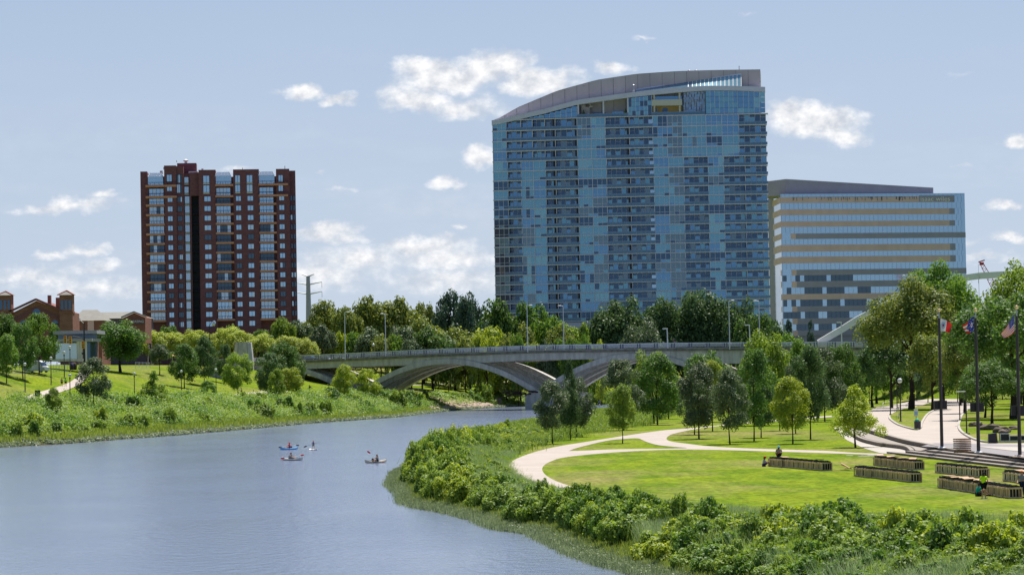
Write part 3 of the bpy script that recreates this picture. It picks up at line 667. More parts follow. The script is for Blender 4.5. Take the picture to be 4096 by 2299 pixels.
t_ = text_obj('sign_lettering', 'isaac wiles', 1.0, OF.P(UO(1223), ZO(303)+.15, .26), x3, M['white'], of, ext=.05)
wd = max(v.co.x for v in t_.data.vertices); t_.scale = (tw/wd, (ZO(266)-ZO(303))/.72*.98, 1)
# white steel arch behind, and a crane beyond it
ap = [(2060,862),(2092,843),(2120,827),(2150,808),(2175,794),(2210,776),(2260,750),(2330,722),(2400,703),(2462,694),(2530,690),(2620,694)]
ar = thing('arch_bridge', 'white steel arch of the next bridge, rising behind the big tree', 'arch bridge', at(2120, 860, 905))
m = MB(); pts = [at(x, y, 905) for x, y in ap]
for a, b in zip(pts[:-1], pts[1:]): m.beam(a, b+(b-a)*.01, 2.2, 1.9)
m.build('arch_tube', M['white'], ar)
m = MB(); a = at(2040, 868, 905); b = at(2640, 862, 905); m.beam(a, b, 8, 1.2); m.build('deck', M['concrete'], ar)
m = MB()
for x in (2210,2260,2330,2400,2462,2530): p = Vector(at(x, float(np.interp(x, [q[0] for q in ap], [q[1] for q in ap])), 905)); m.tube(p, (p.x, 905, a.z), .08, n=4)
m.build('hanger_cables', M['steel'], ar)
cr = thing('crane', 'red lattice crane boom showing above the white arch', 'crane', at(2487, 700, 1250))
m = MB(); a = at(2470, 664, 1250); b = at(2500, 720, 1250); o_ = Vector((1.1,0,0.5)); 
for s_ in (-1, 1): m.tube(a+o_*s_*.5, b+o_*s_, .18, n=4)
for i in range(12):
    p = a.lerp(b, i/12); q = a.lerp(b, (i+1)/12); s_ = 1 if i % 2 else -1; m.tube(p+o_*s_*.8, q-o_*s_*.8, .12, n=4)
m.build('boom', M['redlamp'], cr); m = MB(); m.box(a.x-.9,a.x+.8,a.y-.5,a.y+.5,a.z-.4,a.z+.7); m.beam(a+Vector((-1.4,0,.8)), a+Vector((1.2,0,1.6)), .5, .5); m.build('boom_head', M['redlamp'], cr)
m = MB(); m.tube(a+Vector((-1.4,0,0)), a+Vector((-1.6,0,-8)), .06, n=4); m.build('hoist_cable', M['black'], cr)
# transmission pole
tp = thing('power_pole', 'tall pale steel power pole with three pairs of arms, right of the brick tower', 'power pole', (at(777,812,1100).x, 1100, HZ))
a = at(775, 694, 1100); m = MB(); m.tube((a.x,1100,HZ), a, 1.5, .7, 10); m.build('pole', M['polesteel'], tp)
for dy in (694, 714, 738):
    z = zat(775, dy+2, 1100)
    for s_ in (-1, 1):
        w_ = 2.2 if dy == 694 else 5.0
        m = MB(); m.tube((a.x,1100,z), (a.x+s_*w_,1100,z+.9), .3, .12, 5); m.tube((a.x+s_*w_,1100,z+.9), (a.x+s_*w_,1100,z-1.2 if dy != 694 else z+.6), .1, n=4); m.build('cross_arm', M['lightpaint'], tp)

# ---- old brick market hall with two towers (left edge)
MY = 800
bh = thing('brick_hall', 'old red brick gabled hall with two square towers at the left edge', 'brick building', (at(90,830,MY).x, MY+12, HZ))
def mk(x, y, Y=MY): return at(*c1(x, y), Y)
def tower(x0, x1, top, eave, apex, nm):
    a = mk(x0, 300); b = mk(x1, 300); zt_ = mk((x0+x1)/2, top).z; cx = (a.x+b.x)/2; w_ = (b.x-a.x)/2
    m = MB(); m.box(cx-w_, cx+w_, MY-1, MY-1+2*w_, 8, zt_, 0); zs_ = mk((x0+x1)/2, 305).z; m.box(cx-w_-.15, cx+w_+.15, MY-1.15, MY-1+2*w_+.15, zs_-.3, zs_+.1, 0)
    tw_ = m.build(nm, M['brick2'], bh); m = MB(); e = w_*1.28; c = Vector((cx, MY-1+w_, 0)); zp = mk((x0+x1)/2, apex).z
    m.add([(cx-e,c.y-e,zt_),(cx+e,c.y-e,zt_),(cx+e,c.y+e,zt_),(cx-e,c.y+e,zt_),(cx,c.y,zp)], [(3,2,1,0),(0,1,4),(1,2,4),(2,3,4),(3,0,4)], 0)
    for i in range(4): pass
    m.build('tower_roof', [M['roofshingle']], bh)
    m = MB(); crn = [(cx-e,c.y-e,zt_+.05),(cx+e,c.y-e,zt_+.05)]
    for q in crn: m.beam(q, (cx,c.y,zp+.05), .3, .2)
    m.build('hip_tiles', M['redtile'], bh)
    for f_ in (.2,.5,.8):
        u = a.x+(b.x-a.x)*f_; m = MB(); m.box(u-.32, u+.32, MY-1.06, MY-1.02, mk(x0,285).z, mk(x0,208).z, 0); m.build('tower_window', M['g_navy'], bh)
tower(497, 604, 165, 150, 128, 'tower'); tower(-8, 100, 168, 150, 134, 'tower')
m = MB(); pr = [(82,322),(300,212),(520,300),(530,700),(60,700)]; P = [mk(x, y) for x, y in pr]; n = 5
m.add([(p.x,MY,p.z) for p in P]+[(p.x,MY+30,p.z) for p in P], [(4,3,2,1,0),(5,6,7,8,9),(0,1,6,5),(1,2,7,6),(2,3,8,7),(3,4,9,8)]); m.build('gable_wall', M['brick2'], bh)
m = MB(); m.beam(Vector(P[0])+Vector((-1,-.4,.2)), Vector(P[1])+Vector((0,-.4,.4)), 1.2, .5); m.beam(Vector(P[1])+Vector((0,-.42,.4)), Vector(P[2])+Vector((0,-.42,.2)), 1.2, .5); m.build('gable_coping', M['brick'], bh)
m = MB()
for t in np.linspace(.06,.94,11):
    for s_, (A_, B_) in enumerate(((P[0],P[1]),(P[1],P[2]))):
        p = Vector(A_).lerp(Vector(B_), t); m.box(p.x-.3, p.x+.3, MY-.1, MY, p.z-2.9, p.z-1.4)
m.build('arched_corbels', M['brick'], bh)
m = MB(); p = mk(303, 309); m.tube((p.x,MY-.12,p.z), (p.x,MY,p.z), 1.05, n=16); m.build('round_window', M['g_navy'], bh)
for x in (193, 455):
    m = MB(); p = mk(x, 425); m.box(p.x-.9,p.x+.9,MY-.1,MY,p.z-2,p.z+.8); m.tube((p.x,MY-.1,p.z+.8),(p.x,MY,p.z+.8),.9,n=14); m.build('arched_window', M['g_navy'], bh)
m = MB(); a = mk(355,240); b = mk(380,160); m.box(a.x,b.x,MY+8,MY+9.5,a.z-4,b.z); m.build('chimney', M['brick2'], bh)
m = MB(); a = mk(438,300); b = mk(500,190); m.box(a.x,b.x,MY+5,MY+9,a.z,b.z+.3); m.build('rear_wall', M['brick2'], bh)
# grey roofed market sheds behind
def shed(name, label, pts, Y, wallm, roofm, ridge, cat='building'):
    o = thing(name, label, cat, (at(*c1(*pts[0]), Y).x, Y+8, HZ)); (x0,y0),(x1,y1) = pts; a = at(*c1(x0,y0), Y); b = at(*c1(x1,y1), Y)
    m = MB(); m.box(a.x, b.x, Y, Y+18, 8, a.z); m.build('wall', wallm, o); rz = at(*c1((x0+x1)/2, ridge), Y).z; w_ = (b.x-a.x)*.3
    m = MB(); m.add([(a.x-.6,Y-.6,a.z),(b.x+.6,Y-.6,a.z),(b.x+.6,Y+18.6,a.z),(a.x-.6,Y+18.6,a.z),(a.x+w_*.6,Y+9,rz),(b.x-w_,Y+9,rz)], [(3,2,1,0),(0,1,5,4),(1,2,5),(2,3,4,5),(3,0,4)]); m.build('roof', roofm, o)
    return o, a, b
o, a, b = shed('market_hall', 'low brick hall under a hipped grey roof, right of the square brick towers', ((605,378),(840,378)), 850, M['brick2'], M['roofshingle'], 281)
for x in (620, 750): 
    m = MB(); p = at(*c1(x,400),850); m.box(p.x-.9,p.x+.9,849.9,850,p.z-2.5,p.z+1); m.build('window', M['g_sky2'], o)
o, a, b = shed('market_hall', 'long grey roofed hall partly hidden by the brick apartment tower', ((720,362),(1205,362)), 900, M['purple'], M['roofshingle'], 300)
lo = thing('brick_house', 'small brick gabled building with a leasing banner beside the brick tower', 'building', (at(*c1(1110,400),880).x, 885, HZ))
P = [at(*c1(x,y),870) for x,y in ((1015,355),(1108,312),(1200,350),(1200,560),(1015,560))]; m = MB()
m.add([(p.x,870,p.z) for p in P]+[(p.x,885,p.z) for p in P], [(4,3,2,1,0),(5,6,7,8,9),(0,1,6,5),(1,2,7,6),(2,3,8,7),(3,4,9,8)]); m.build('wall', M['brick2'], lo)
m = MB(); m.beam(P[0]+Vector((-.4,-.3,.2)), P[1]+Vector((0,-.3,.3)), .9, .4); m.beam(P[1]+Vector((0,-.33,.3)), P[2]+Vector((.4,-.33,.2)), .9, .4); m.build('roof', M['roofshingle'], lo)
bn = thing('banner', 'white lettered leasing banner on the small brick gable', 'banner', (at(*c1(1130,390),869).x, 869, at(*c1(1130,403),869).z))
m = MB(); p0 = at(*c1(1075,404),869); p1 = at(*c1(1196,374),869); m.box(p0.x,p1.x,868.9,869,p0.z,p1.z); m.build('banner_cloth', M['purple'], bn)
t_ = text_obj('banner_lettering', 'LEASING', 1.0, (p0.x+.3, 868.85, p0.z+.4), (1,0,0), M['white'], bn); wd = max(v.co.x for v in t_.data.vertices); t_.scale = ((p1.x-p0.x-.6)/wd, (p1.z-p0.z)*1.0, 1)
# grey flat-roofed pavilion
pv = thing('pavilion', 'flat roofed grey pavilion with round columns behind the traffic lights', 'pavilion', (at(*c1(620,600),690).x, 700, 12))
A = lambda x, y, Y=690: at(*c1(x, y), Y)
def slab(x0, x1, y0, y1, Y, dep, nm, mt):
    a = A(x0, y1, Y); b = A(x1, y0, Y); m = MB(); m.box(a.x, b.x, Y, Y+dep, a.z, b.z); return m.build(nm, mt, pv)
slab(440, 800, 455, 490, 690, 14, 'roof_slab', M['greywall']); slab(480, 800, 490, 525, 695, 8, 'clerestory_window', M['g_dark']); slab(475, 760, 522, 550, 688, 14, 'canopy', M['greywall'])
slab(480, 800, 550, 720, 701, 3, 'back_wall', M['brick2']); slab(460, 645, 560, 700, 700, .5, 'glass_screen', M['g_sky2']); slab(720, 800, 550, 700, 700, .6, 'dark_doorway', M['g_navy'])
for x in (676, 711, 655): 
    m = MB(); a = A(x, 715); b = A(x, 545); m.tube((a.x,689,a.z),(a.x,689,b.z), .4, n=10); m.build('column', M['cream'], pv)
m = MB(); a = A(380,715,686); b = A(700,700,686); m.box(a.x,b.x,685.5,686,a.z,b.z+.3); m.build('low_wall', M['concrete'], pv)
# retaining wall on the left slope
rw = thing('retaining_wall', 'pale concrete retaining wall on the slope left of the bridge pylon', 'wall', hit(*c3(640,930)))
m = MB(); tp_ = [(400,868),(560,866),(700,864),(780,860)]; bt_ = [(400,884),(560,902),(700,936),(780,955)]; hp = [hit(*c3(*q)) for q in bt_]
for i in range(3):
    c, d = hp[i], hp[i+1]; a = Vector((c.x, c.y, zat(*c3(*tp_[i]), c.y))); b = Vector((d.x, d.y, zat(*c3(*tp_[i+1]), d.y))); o_ = Vector((0,.8,0)); dn_ = Vector((0,0,-1.0))
    m.hexa([c+dn_,d+dn_,d+o_+dn_,c+o_+dn_,a,b,b+o_,a+o_])
m.build('wall_face', M['greywall'], rw)
# ------------------------------------------------------------------ the concrete arch bridge
ax_ = Vector((.866,-.5)); P0 = Vector((7.1,840))
BA = P0-ax_*130; BF = Fac(BA, P0+ax_*170); BW = 20.0
S = lambda s: s+130.0                                        # distance from the central pier -> u on the facade
def interpz(pts):
    q = sorted(BF.uz(a, b) for a, b in pts); return lambda u: float(np.interp(u, [v[0] for v in q], [v[1] for v in q]))
deckz = interpz([(560,915),(633,912),(758,905.5),(880,900),(1000,894),(1141,888),(1340,880.5),(1507,878),(1672,875),(1965,873),(2250,872)])
girdz = interpz([(560,942),(633,937),(769,928),(880,922.7),(1000,919),(1196,913),(1321,906),(1454,903),(1600,905),(1722,915),(1857,914),(2250,917)])
br = thing('road_bridge', 'long pale concrete road bridge on curved arch ribs crossing the river', 'bridge', BF.P(S(0), 0, -BW/2))
m = MB(); n = 60; U0, U1 = 14, 296
def ribbon(m, z0f, z1f, d0, d1, mt=0, n=60, u0=U0, u1=U1):
    for i in range(n):
        a = u0+(u1-u0)*i/n; b = u0+(u1-u0)*(i+1)/n
        m.hexa([BF.P(a,z0f(a),d1), BF.P(b,z0f(b),d1), BF.P(b,z0f(b),d0), BF.P(a,z0f(a),d0), BF.P(a,z1f(a),d1), BF.P(b,z1f(b),d1), BF.P(b,z1f(b),d0), BF.P(a,z1f(a),d0)], mt)
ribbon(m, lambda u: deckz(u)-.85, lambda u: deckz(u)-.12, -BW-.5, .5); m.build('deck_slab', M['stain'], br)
m = MB(); ribbon(m, lambda u: deckz(u)-.12, deckz, .1, .62); m.build('deck_kerb', M['concrete'], br); m = MB(); ribbon(m, lambda u: deckz(u)-.12, deckz, -BW-.6, -BW-.1); m.build('deck_kerb', M['concrete'], br)
m = MB(); ribbon(m, girdz, lambda u: deckz(u)-.85, -2.2, 0); m.build('edge_girder', M['concrete'], br)
m = MB(); ribbon(m, girdz, lambda u: deckz(u)-.85, -BW, -BW+2.2); m.build('edge_girder', M['concrete'], br)
m = MB(); ribbon(m, lambda u: girdz(u)+.9, lambda u: deckz(u)-.86, -BW+2.2, -2.2); m.build('underdeck', M['concrete'], br)
zspr = BF.uz(1345,983)[1]; ARCH = [(-122,-61,BF.uz(660,916)[1]), (-61,0,BF.uz(1110,902.5)[1]), (0,61,BF.uz(1600,888)[1]), (61,122,BF.uz(2050,892)[1])]
zsl = {-122:zspr+1.5, -61:zspr, 0:zspr, 61:zspr, 122:zspr+1}
for (s0, s1, zc) in ARCH:
    for k, w0 in enumerate((.35, -5.7, -11.9, -18.4)):
        m = MB(); n = 26; rows = []
        for i in range(n+1):
            t = i/n; u = S(s0+(s1-s0)*t); zs_ = zsl[s0]+(zsl[s1]-zsl[s0])*t; zt_ = zc-(zc-zs_)*(2*t-1)**2
            sl = 4*(zc-zs_)*(2*t-1)/(s1-s0); th = 1.45*math.sqrt(1+sl*sl); rows.append((u, zt_, zt_-th))
        for a, b in zip(rows[:-1], rows[1:]):
            m.hexa([BF.P(a[0],a[2],w0), BF.P(b[0],b[2],w0), BF.P(b[0],b[2],w0-1.9), BF.P(a[0],a[2],w0-1.9), BF.P(a[0],a[1],w0), BF.P(b[0],b[1],w0), BF.P(b[0],b[1],w0-1.9), BF.P(a[0],a[1],w0-1.9)])
        m.build('arch_rib', M['concrete'], br)
for s_, zt_ in ((-61, 4.0), (0, zspr-.7), (61, zspr-.7)):
    m = MB(); BF.box(m, S(s_-4.3), S(s_+4.3), -1.5, zt_, -BW-.5, .6); BF.box(m, S(s_-3.2), S(s_+3.2), zt_, zt_+.6, -BW, .4); m.build('pier', M['concrete'], br)
m = MB(); BF.box(m, S(-123), S(-97), 2, deckz(S(-100))-.9, -BW, -.3); BF.box(m, S(-130), S(-112), 2, deckz(S(-112))-.1, -BW-.4, .3); m.build('abutment', M['greywall'], br)
m = MB(); BF.box(m, S(112), S(165), 2, deckz(S(130))-.9, -BW, -.3); m.build('abutment', M['concrete'], br)
# railings: rails as one part each, posts in pairs
for d_, nm in ((.25, 0), (-BW-.25, 1)):
    m = MB()
    for h_, r_ in ((.35,.05),(.6,.05),(.85,.05),(1.1,.05),(1.32,.11)):
        for i in range(60):
            a = U0+(U1-U0)*i/60; b = U0+(U1-U0)*(i+1)/60; m.beam(BF.P(a,deckz(a)+h_,d_), BF.P(b,deckz(b)+h_,d_), .12, r_*1.7)
    m.build('railing', M['lightpaint'], br)
    for i in range(50):
        u = 24+i*5.3; m = MB()
        for k in (-.38, .38): z = deckz(u); BF.box(m, u+k-.13, u+k+.13, z, z+1.25, d_-.16, d_+.14)
        m.build('railing_post', mat('post_blue_grey', (.09,.10,.16), .5, .5) if i == 0 and nm == 0 else bpy.data.materials['post_blue_grey'], br)
m = MB(); ribbon(m, lambda u: deckz(u)-.118, lambda u: deckz(u)-.08, -BW, 0); tag(m.build('road', M['asphalt']), 'asphalt roadway over the bridge', kind='structure')
# pylons at the left abutment
def pylon(dx0, dx1, dytop, dybot, Y, label):
    a = at(dx0, dytop, Y); b = at(dx1, dytop, Y); zb_ = zat((dx0+dx1)/2, dybot, Y); w_ = (b.x-a.x); c = Vector(((a.x+b.x)/2, Y+w_/2, 0))
    o = thing('bridge_pylon', label, 'pylon', (c.x, c.y, zb_)); m = MB(); prof = [(0,1.30),(.35,1.28),(.6,1.22),(.82,1.12),(.97,1.02),(1,.98)]
    rings = []
    for t, k in prof:
        z = zb_+(a.z-zb_)*t; h_ = w_/2*k; ch = h_*.45; q = [(-h_,-h_+ch),(-h_+ch,-h_),(h_-ch,-h_),(h_,-h_+ch),(h_,h_),(-h_,h_)]
        rings.append([(c.x+x, c.y+y, z) for x, y in q])
    v = [p for r in rings for p in r]; n = 6; f = [(k*n+i, k*n+(i+1)%n, (k+1)*n+(i+1)%n, (k+1)*n+i) for k in range(len(rings)-1) for i in range(n)]
    m.add(v, f+[tuple(range((len(rings)-1)*n, len(rings)*n))]); m.build('shaft', M['concrete'], o); m = MB()
    for i in (1, 2): 
        for r0, r1 in zip(rings[:-1], rings[1:]): m.beam(Vector(r0[i])+Vector((0,-.01,0)), Vector(r1[i])+Vector((0,-.01,0)), .1, .1)
        m.build('panel_joint', M['stain'], o); m = MB()
pylon(590.5, 630, 861, 985, 882, 'pale concrete pylon at the near left corner of the bridge')
pylon(727, 762, 856.5, 930, 905, 'pale concrete pylon at the far left corner of the bridge')
def bridge_lamp(dx, dytop, far, label):
    d_ = -BW-.2 if far else .75; u = BF.uz(dx, 880)[0]
    if far: 
        for _ in range(3): p = BF.P(u, 0, d_); r = ray(dx, 850); u += (r.x*p.y-p.x)/.866
    p = BF.P(u, deckz(u)-(.1 if far else .5), d_); zt_ = zat(dx, dytop, p.y); o = thing('bridge_lamp', label, 'street lamp', p, group='lamp posts along the bridge')
    m = MB(); m.tube(p, (p.x,p.y,zt_), .16, .09, 8); m.build('post', M['lightpaint'], o)
    sgn = -1 if far else 1; m = MB(); m.tube((p.x,p.y,zt_-.05), (p.x+sgn*.9,p.y+.3,zt_+.1), .06, n=5); m.build('arm', M['lightpaint'], o)
    m = MB(); m.ball((p.x+sgn*1.0,p.y+.35,zt_+.06), .55, .3, .13); m.build('lamp_head', M['white'], o)
for a in ((872,785,0,'near side bridge lamp post, first one right of the pylons'),(970,789,1,'far side bridge lamp post against the olive trees'),(1331,768,0,'near side bridge lamp post above the central pier'),
          (1418,769,1,'far side bridge lamp post in front of the dark glass tower base'),(1839,756,0,'near side bridge lamp post against the dark rounded trees'),(1911,756.5,1,'far side bridge lamp post near the right corner of the glass tower')): bridge_lamp(*a)
def back_lamp(dx, dytop, dybot, Y, label):
    a = at(dx, dytop, Y); b = at(dx+2, dybot, Y); o = thing('street_lamp', label, 'street lamp', (b.x,Y,b.z-2)); m = MB(); m.tube((b.x,Y,b.z-2), a, .22, .13, 7); m.build('post', M['lightpaint'], o)
    m = MB(); m.box(a.x-1.3,a.x+.2,Y-.25,Y+.25,a.z-.1,a.z+.25); m.build('lamp_head', M['white'], o)
back_lamp(1678,827,862,870,'short leaning pale lamp post just left of the cyclist, beyond the bridge'); back_lamp(1885,818,862,860,'short pale lamp post beyond the bridge, second from its right'); back_lamp(2116,811,862,880,'short pale lamp post in front of the white arch')
# driftwood caught on the pier
m = MB(); rs = random.Random(9); p = BF.P(S(-4), zspr-.5, .8)
for i in range(16):
    a = p+Vector((rs.uniform(-5,4), rs.uniform(-1.5,1), rs.uniform(-.7,.8))); L_ = rs.uniform(2,6); an = rs.uniform(-.35,.5); m.tube(a, a+Vector((-L_*math.cos(an), rs.uniform(-1,1), -L_*math.sin(an)*.6)), rs.uniform(.1,.28), .04, 5)
tag(m.build('driftwood', M['bark']), 'heap of bare driftwood caught on top of the bridge pier', 'driftwood')
# riprap on the left bank
rr = random.Random(4); rocks = []
for i in range(420):
    t = rr.random(); q = rr.random(); dx = 1082+150*t; top = 1006+16*t**1.6; bot = 1034-10*t; dy = top+(bot-top)*q
    p = hit(dx, dy)
    if p.z < -.3: continue
    rocks.append(p)
m = MB()
for p in rocks:
    r = rr.uniform(.5,1.25); n0 = len(m.v); m.ball(p+Vector((0,0,.2)), r*rr.uniform(.8,1.3), r, r*.7, 6, 4)
    for k in range(n0, len(m.v)): m.v[k] = tuple(c+rr.uniform(-.16,.16)*r for c in m.v[k])
tag(m.build('riprap', M['rock']), 'slope of pale broken limestone rocks on the far bank, half in bridge shadow', kind='stuff')
ob_ = MB(); p = hit(1338*0+ (1335/3.22+1560)/K, (490/3.22+1460)/K); ob_.hexa([p+Vector(v) for v in ((-4,0,-1),(2.2,-1,-1),(2.6,2,-1),(-3.4,2,-1),(-2.6,0,.6),(2.2,-.8,1.8),(2.4,2,1.8),(-1.6,2,1.2))])
tag(ob_.build('concrete_block', M['stepstone']), 'weathered slanting concrete block on the bank left of the pier', 'concrete block')
# ------------------------------------------------------------------ foliage
def cloud(rng, lobes, per, size, up=.35, elong=1.35, zsq=1.0):
    """leaf-sized quads on the outside of many small lobes"""
    V = []
    for (c, r) in lobes:
        n = max(3, int(per*r*r)); d = rng.normal(size=(n,3)); d[:,2] = d[:,2]*.9+.25; d /= np.linalg.norm(d, axis=1)[:,None]
        p = np.array(c)+d*r*(rng.uniform(.55,1.08,(n,1))); nn = d+rng.normal(scale=.55, size=(n,3)); nn[:,2] += up; nn /= np.linalg.norm(nn, axis=1)[:,None]
        t = np.cross(nn, rng.normal(size=(n,3))); t /= np.linalg.norm(t, axis=1)[:,None]; b = np.cross(nn, t); s = size*rng.uniform(.6,1.35,(n,1))
        t = t*s*elong*.5; b = b*s*.5; q = np.stack([p-t, p+b-t*.2, p+t, p-b-t*.2], 1); V.append(q)
    V = np.concatenate(V).reshape(-1,3); V[:,2] *= zsq; return V
def leafmesh(name, V): return npmesh(name, V, np.arange(len(V)).reshape(-1,4))
def lobes_for(kind, rng):
    out = []
    if kind == 'cone':
        for k in range(54):
            z = rng.uniform(0,1)**1.15; R = (1-z)*.95+.06; a = rng.uniform(0,6.28); rr_ = R*rng.uniform(.45,.95); out.append(((rr_*math.cos(a), rr_*math.sin(a), z*1.9+.06), .12+.17*(1-z)))
    elif kind == 'oval':
        for k in range(58):
            z = rng.uniform(.02,1); R = math.sqrt(max(0,1-abs(2*(z**.85)-1)**2.2))*.92; a = rng.uniform(0,6.28); rr_ = R*rng.uniform(.25,.88)**.6; out.append(((rr_*math.cos(a), rr_*math.sin(a), z*1.85+.08), rng.uniform(.17,.30)))
    elif kind == 'wide':
        for k in range(70):
            v = rng.normal(size=3); v /= np.linalg.norm(v); v[2] = abs(v[2])*1.0-.15 if rng.random() < .8 else v[2]; r = rng.uniform(.45,.85); out.append(((v[0]*r, v[1]*r, 1+v[2]*r*1.05), rng.uniform(.15,.27)))
    elif kind == 'column':
        for k in range(44):
            z = rng.uniform(0,1); R = .75*math.sin(math.pi*min(.96,max(.08,z*.86+.12)))**.6; a = rng.uniform(0,6.28); out.append(((R*.7*math.cos(a), R*.7*math.sin(a), z*1.85), rng.uniform(.16,.26)))
    else:
        for k in range(62):
            v = rng.normal(size=3); v /= np.linalg.norm(v); r = rng.uniform(.4,.8); zz = 1+v[2]*r; out.append(((v[0]*r, v[1]*r, zz), rng.uniform(.18,.32)))
    return out
CROWN = {}
def crown_mesh(kind, dens, i):
    key = (kind, dens, i)
    if key not in CROWN:
        rng = np.random.default_rng(hash((kind, dens, i)) % 9999 if False else (len(CROWN)*17+3)); lb = lobes_for(kind, rng)
        per, size = {'far':(900,.105), 'mid':(1900,.070), 'near':(3600,.050), 'big':(6500,.034)}[dens]
        CROWN[key] = leafmesh('crown', cloud(rng, lb, per, size)); CROWN[key].materials.append(L['mid'])
    return CROWN[key]
TRUNK = {}
def trunk_mesh(i):
    if i not in TRUNK:
        rs = random.Random(i*7+1); mb = MB(); p = Vector((0,0,-.02)); r = .052; tops = []
        for k in range(5):
            q = p+Vector((rs.uniform(-.03,.03), rs.uniform(-.03,.03), .15)); mb.tube(p, q, r*(1.25 if k == 0 else 1), r*.86, 7, cap=(k == 0)); p = q; r *= .86; 
            if k >= 1:
                for j in range(2):
                    a = rs.uniform(0, 6.28); l = rs.uniform(.28,.5)*(1-.12*k); e = p+Vector((math.cos(a)*l, math.sin(a)*l, l*.55)); mb.tube(p, e, r*.5, r*.16, 5); tops.append(e)
        me = bpy.data.meshes.new('trunk'); me.from_pydata(mb.v, [], mb.f); me.materials.append(M['bark']); TRUNK[i] = me
    return TRUNK[i]
TREES = []
def tree(base, h, w, kind, leaf, label, bare=.2, dens='mid', group=None, cat='tree', name=None, v=None):
    """h total height, w crown width, bare = share of the height that is clear trunk"""
    i = len(TREES); v = v if v is not None else i % 3
    nm = name or {'cone':'conifer_tree','column':'columnar_tree'}.get(kind, 'leafy_tree')
    o = thing(nm, label, cat, base, rz=(i*2.399) % 6.28, group=group)
    t = bpy.data.objects.new('trunk', trunk_mesh(i % 5)); C.objects.link(t); t.parent = o; tr = max(.7, min(1.0, w/10))*w*.56; t.scale = (tr, tr, h*.95)
    c = bpy.data.objects.new('crown', crown_mesh(kind, dens, v)); C.objects.link(c); c.parent = o; c.location = (0,0,h*bare*.86); ks = {'wide':1.08,'round':1.2,'oval':1.25,'cone':1.15,'column':1.2}[kind]; c.scale = (w/2*ks, w/2*ks, h*(1-bare*.86)/1.96)
    c.material_slots[0].link = 'OBJECT'; c.material_slots[0].material = L[leaf]; TREES.append(o); return o
def ptree(dx, dyb, dyt, x0, x1, kind, leaf, label, bare=.2, dens='mid', Y=None, z=None, **k):
    b = hit(dx, dyb) if Y is None else Vector((at(dx,dyb,Y).x, Y, z if z is not None else H(at(dx,dyb,Y).x, Y)))
    top = zat((x0+x1)/2, dyt, b.y); w_ = (x1-x0)*K/F*b.y; off = at((x0+x1)/2, (dyb+dyt)/2, b.y).x-at(dx, (dyb+dyt)/2, b.y).x
    o = tree((b.x+off*.5, b.y, b.z), top-b.z, w_, kind, leaf, label, bare, dens, **k); return o
def c8(x, y): return ((x/2.147+2100)/K, (y/2.147+1300)/K)
def t8(bx, by, ty, x0, x1, *a, **k):
    B = c8(bx, by); T = c8(bx, ty); ptree(B[0], B[1], T[1], c8(x0,0)[0], c8(x1,0)[0], *a, **k)
GL_ = 'trees planted on the right bank lawn'
t8(253,1018,510,75,365,'oval','grey','slender grey green tree, leftmost on the right bank lawn',bare=.30,dens='near',group=GL_)
t8(375,985,310,290,520,'cone','deep','tall narrow dark tree rising in front of the bridge pier',bare=.22,dens='near',group=GL_)
t8(420,960,470,330,605,'oval','grey','bushy grey green tree just right of the narrow one by the pier',bare=.22,dens='near',group=GL_)
t8(845,1012,540,712,948,'oval','bright','small bright green tree standing in the triangular grass island',bare=.30,dens='near',group=GL_)
t8(850,900,320,690,1005,'oval','grey','grey green tree directly behind the small bright tree in the island',bare=.25,dens='near',group=GL_)
t8(1110,840,200,920,1290,'wide','bright','tall bright topped tree behind a dark one, touching the bridge deck',bare=.16,dens='near',group=GL_)
t8(1147,855,290,960,1300,'oval','dark','dark green tree with twin looking trunks, right of the grass island tree',bare=.18,dens='near',group=GL_)
t8(1228,805,430,1120,1360,'oval','deep','dark tree with a thin trunk behind the tall grass, left of the pale leaved tree',bare=.2,dens='near',group=GL_)
t8(1475,940,520,1310,1560,'oval','deep','dark shaded tree whose trunk stands left of the pale leaved one',bare=.2,dens='near',group=GL_)
t8(1507,975,370,1310,1650,'oval','grey','pale silvery leaved tree at the left tip of the inner lawn',bare=.22,dens='near',group=GL_)
t8(1592,910,330,1500,1760,'oval','yellow','yellow green tree top showing behind the pale leaved tree',bare=.25,dens='near',group=GL_)
t8(1570,830,200,1345,1755,'round','dark','broad dark green tree behind the pale leaved tree, below the bridge deck',bare=.15,dens='near',group=GL_)
t8(1760,1020,410,1605,1915,'oval','grey','dark silvery tree standing alone by the path fork, glossy leaves',bare=.25,dens='near',group=GL_)
t8(1967,995,240,1815,2120,'oval','dark','tall dark tree, left trunk of the densest pair on the inner lawn',bare=.22,dens='near',group=GL_)
t8(2045,860,78,1880,2260,'oval','bright','tallest bright topped tree reaching above the bridge railing',bare=.12,dens='near',group=GL_)
t8(2030,965,430,1900,2150,'oval','deep','dark tree just right of the tall dark pair on the inner lawn',bare=.22,dens='near',group=GL_)
t8(2188,905,480,2090,2290,'oval','mid','mid green tree behind the yellow green one, with a mesh guard',bare=.25,dens='near',group=GL_)
t8(2300,930,330,2240,2460,'oval','grey','grey green tree behind the yellow green tree at right of the inner lawn',bare=.22,dens='near',group=GL_)
t8(2315,1018,480,2130,2440,'oval','yellow','yellow green spreading tree at the right of the inner lawn',bare=.28,dens='near',group=GL_)
t8(2460,980,210,2290,2600,'oval','deep','dark glossy tree with a thick trunk near the curved seat wall',bare=.24,dens='near',group=GL_)
t8(2420,820,90,2200,2560,'wide','mid','broad green tree behind the dark ones, touching the bridge railing',bare=.12,dens='near',group=GL_)
ptree(2152,1125,968,2091,2213,'cone','yellow','small yellow tinged maple in front of the curved seat walls',bare=.27,dens='near')
ptree(2075,1060,885,2030,2120,'oval','grey','pale green tree between the dark lawn trees and the big right tree',bare=.18,dens='near')
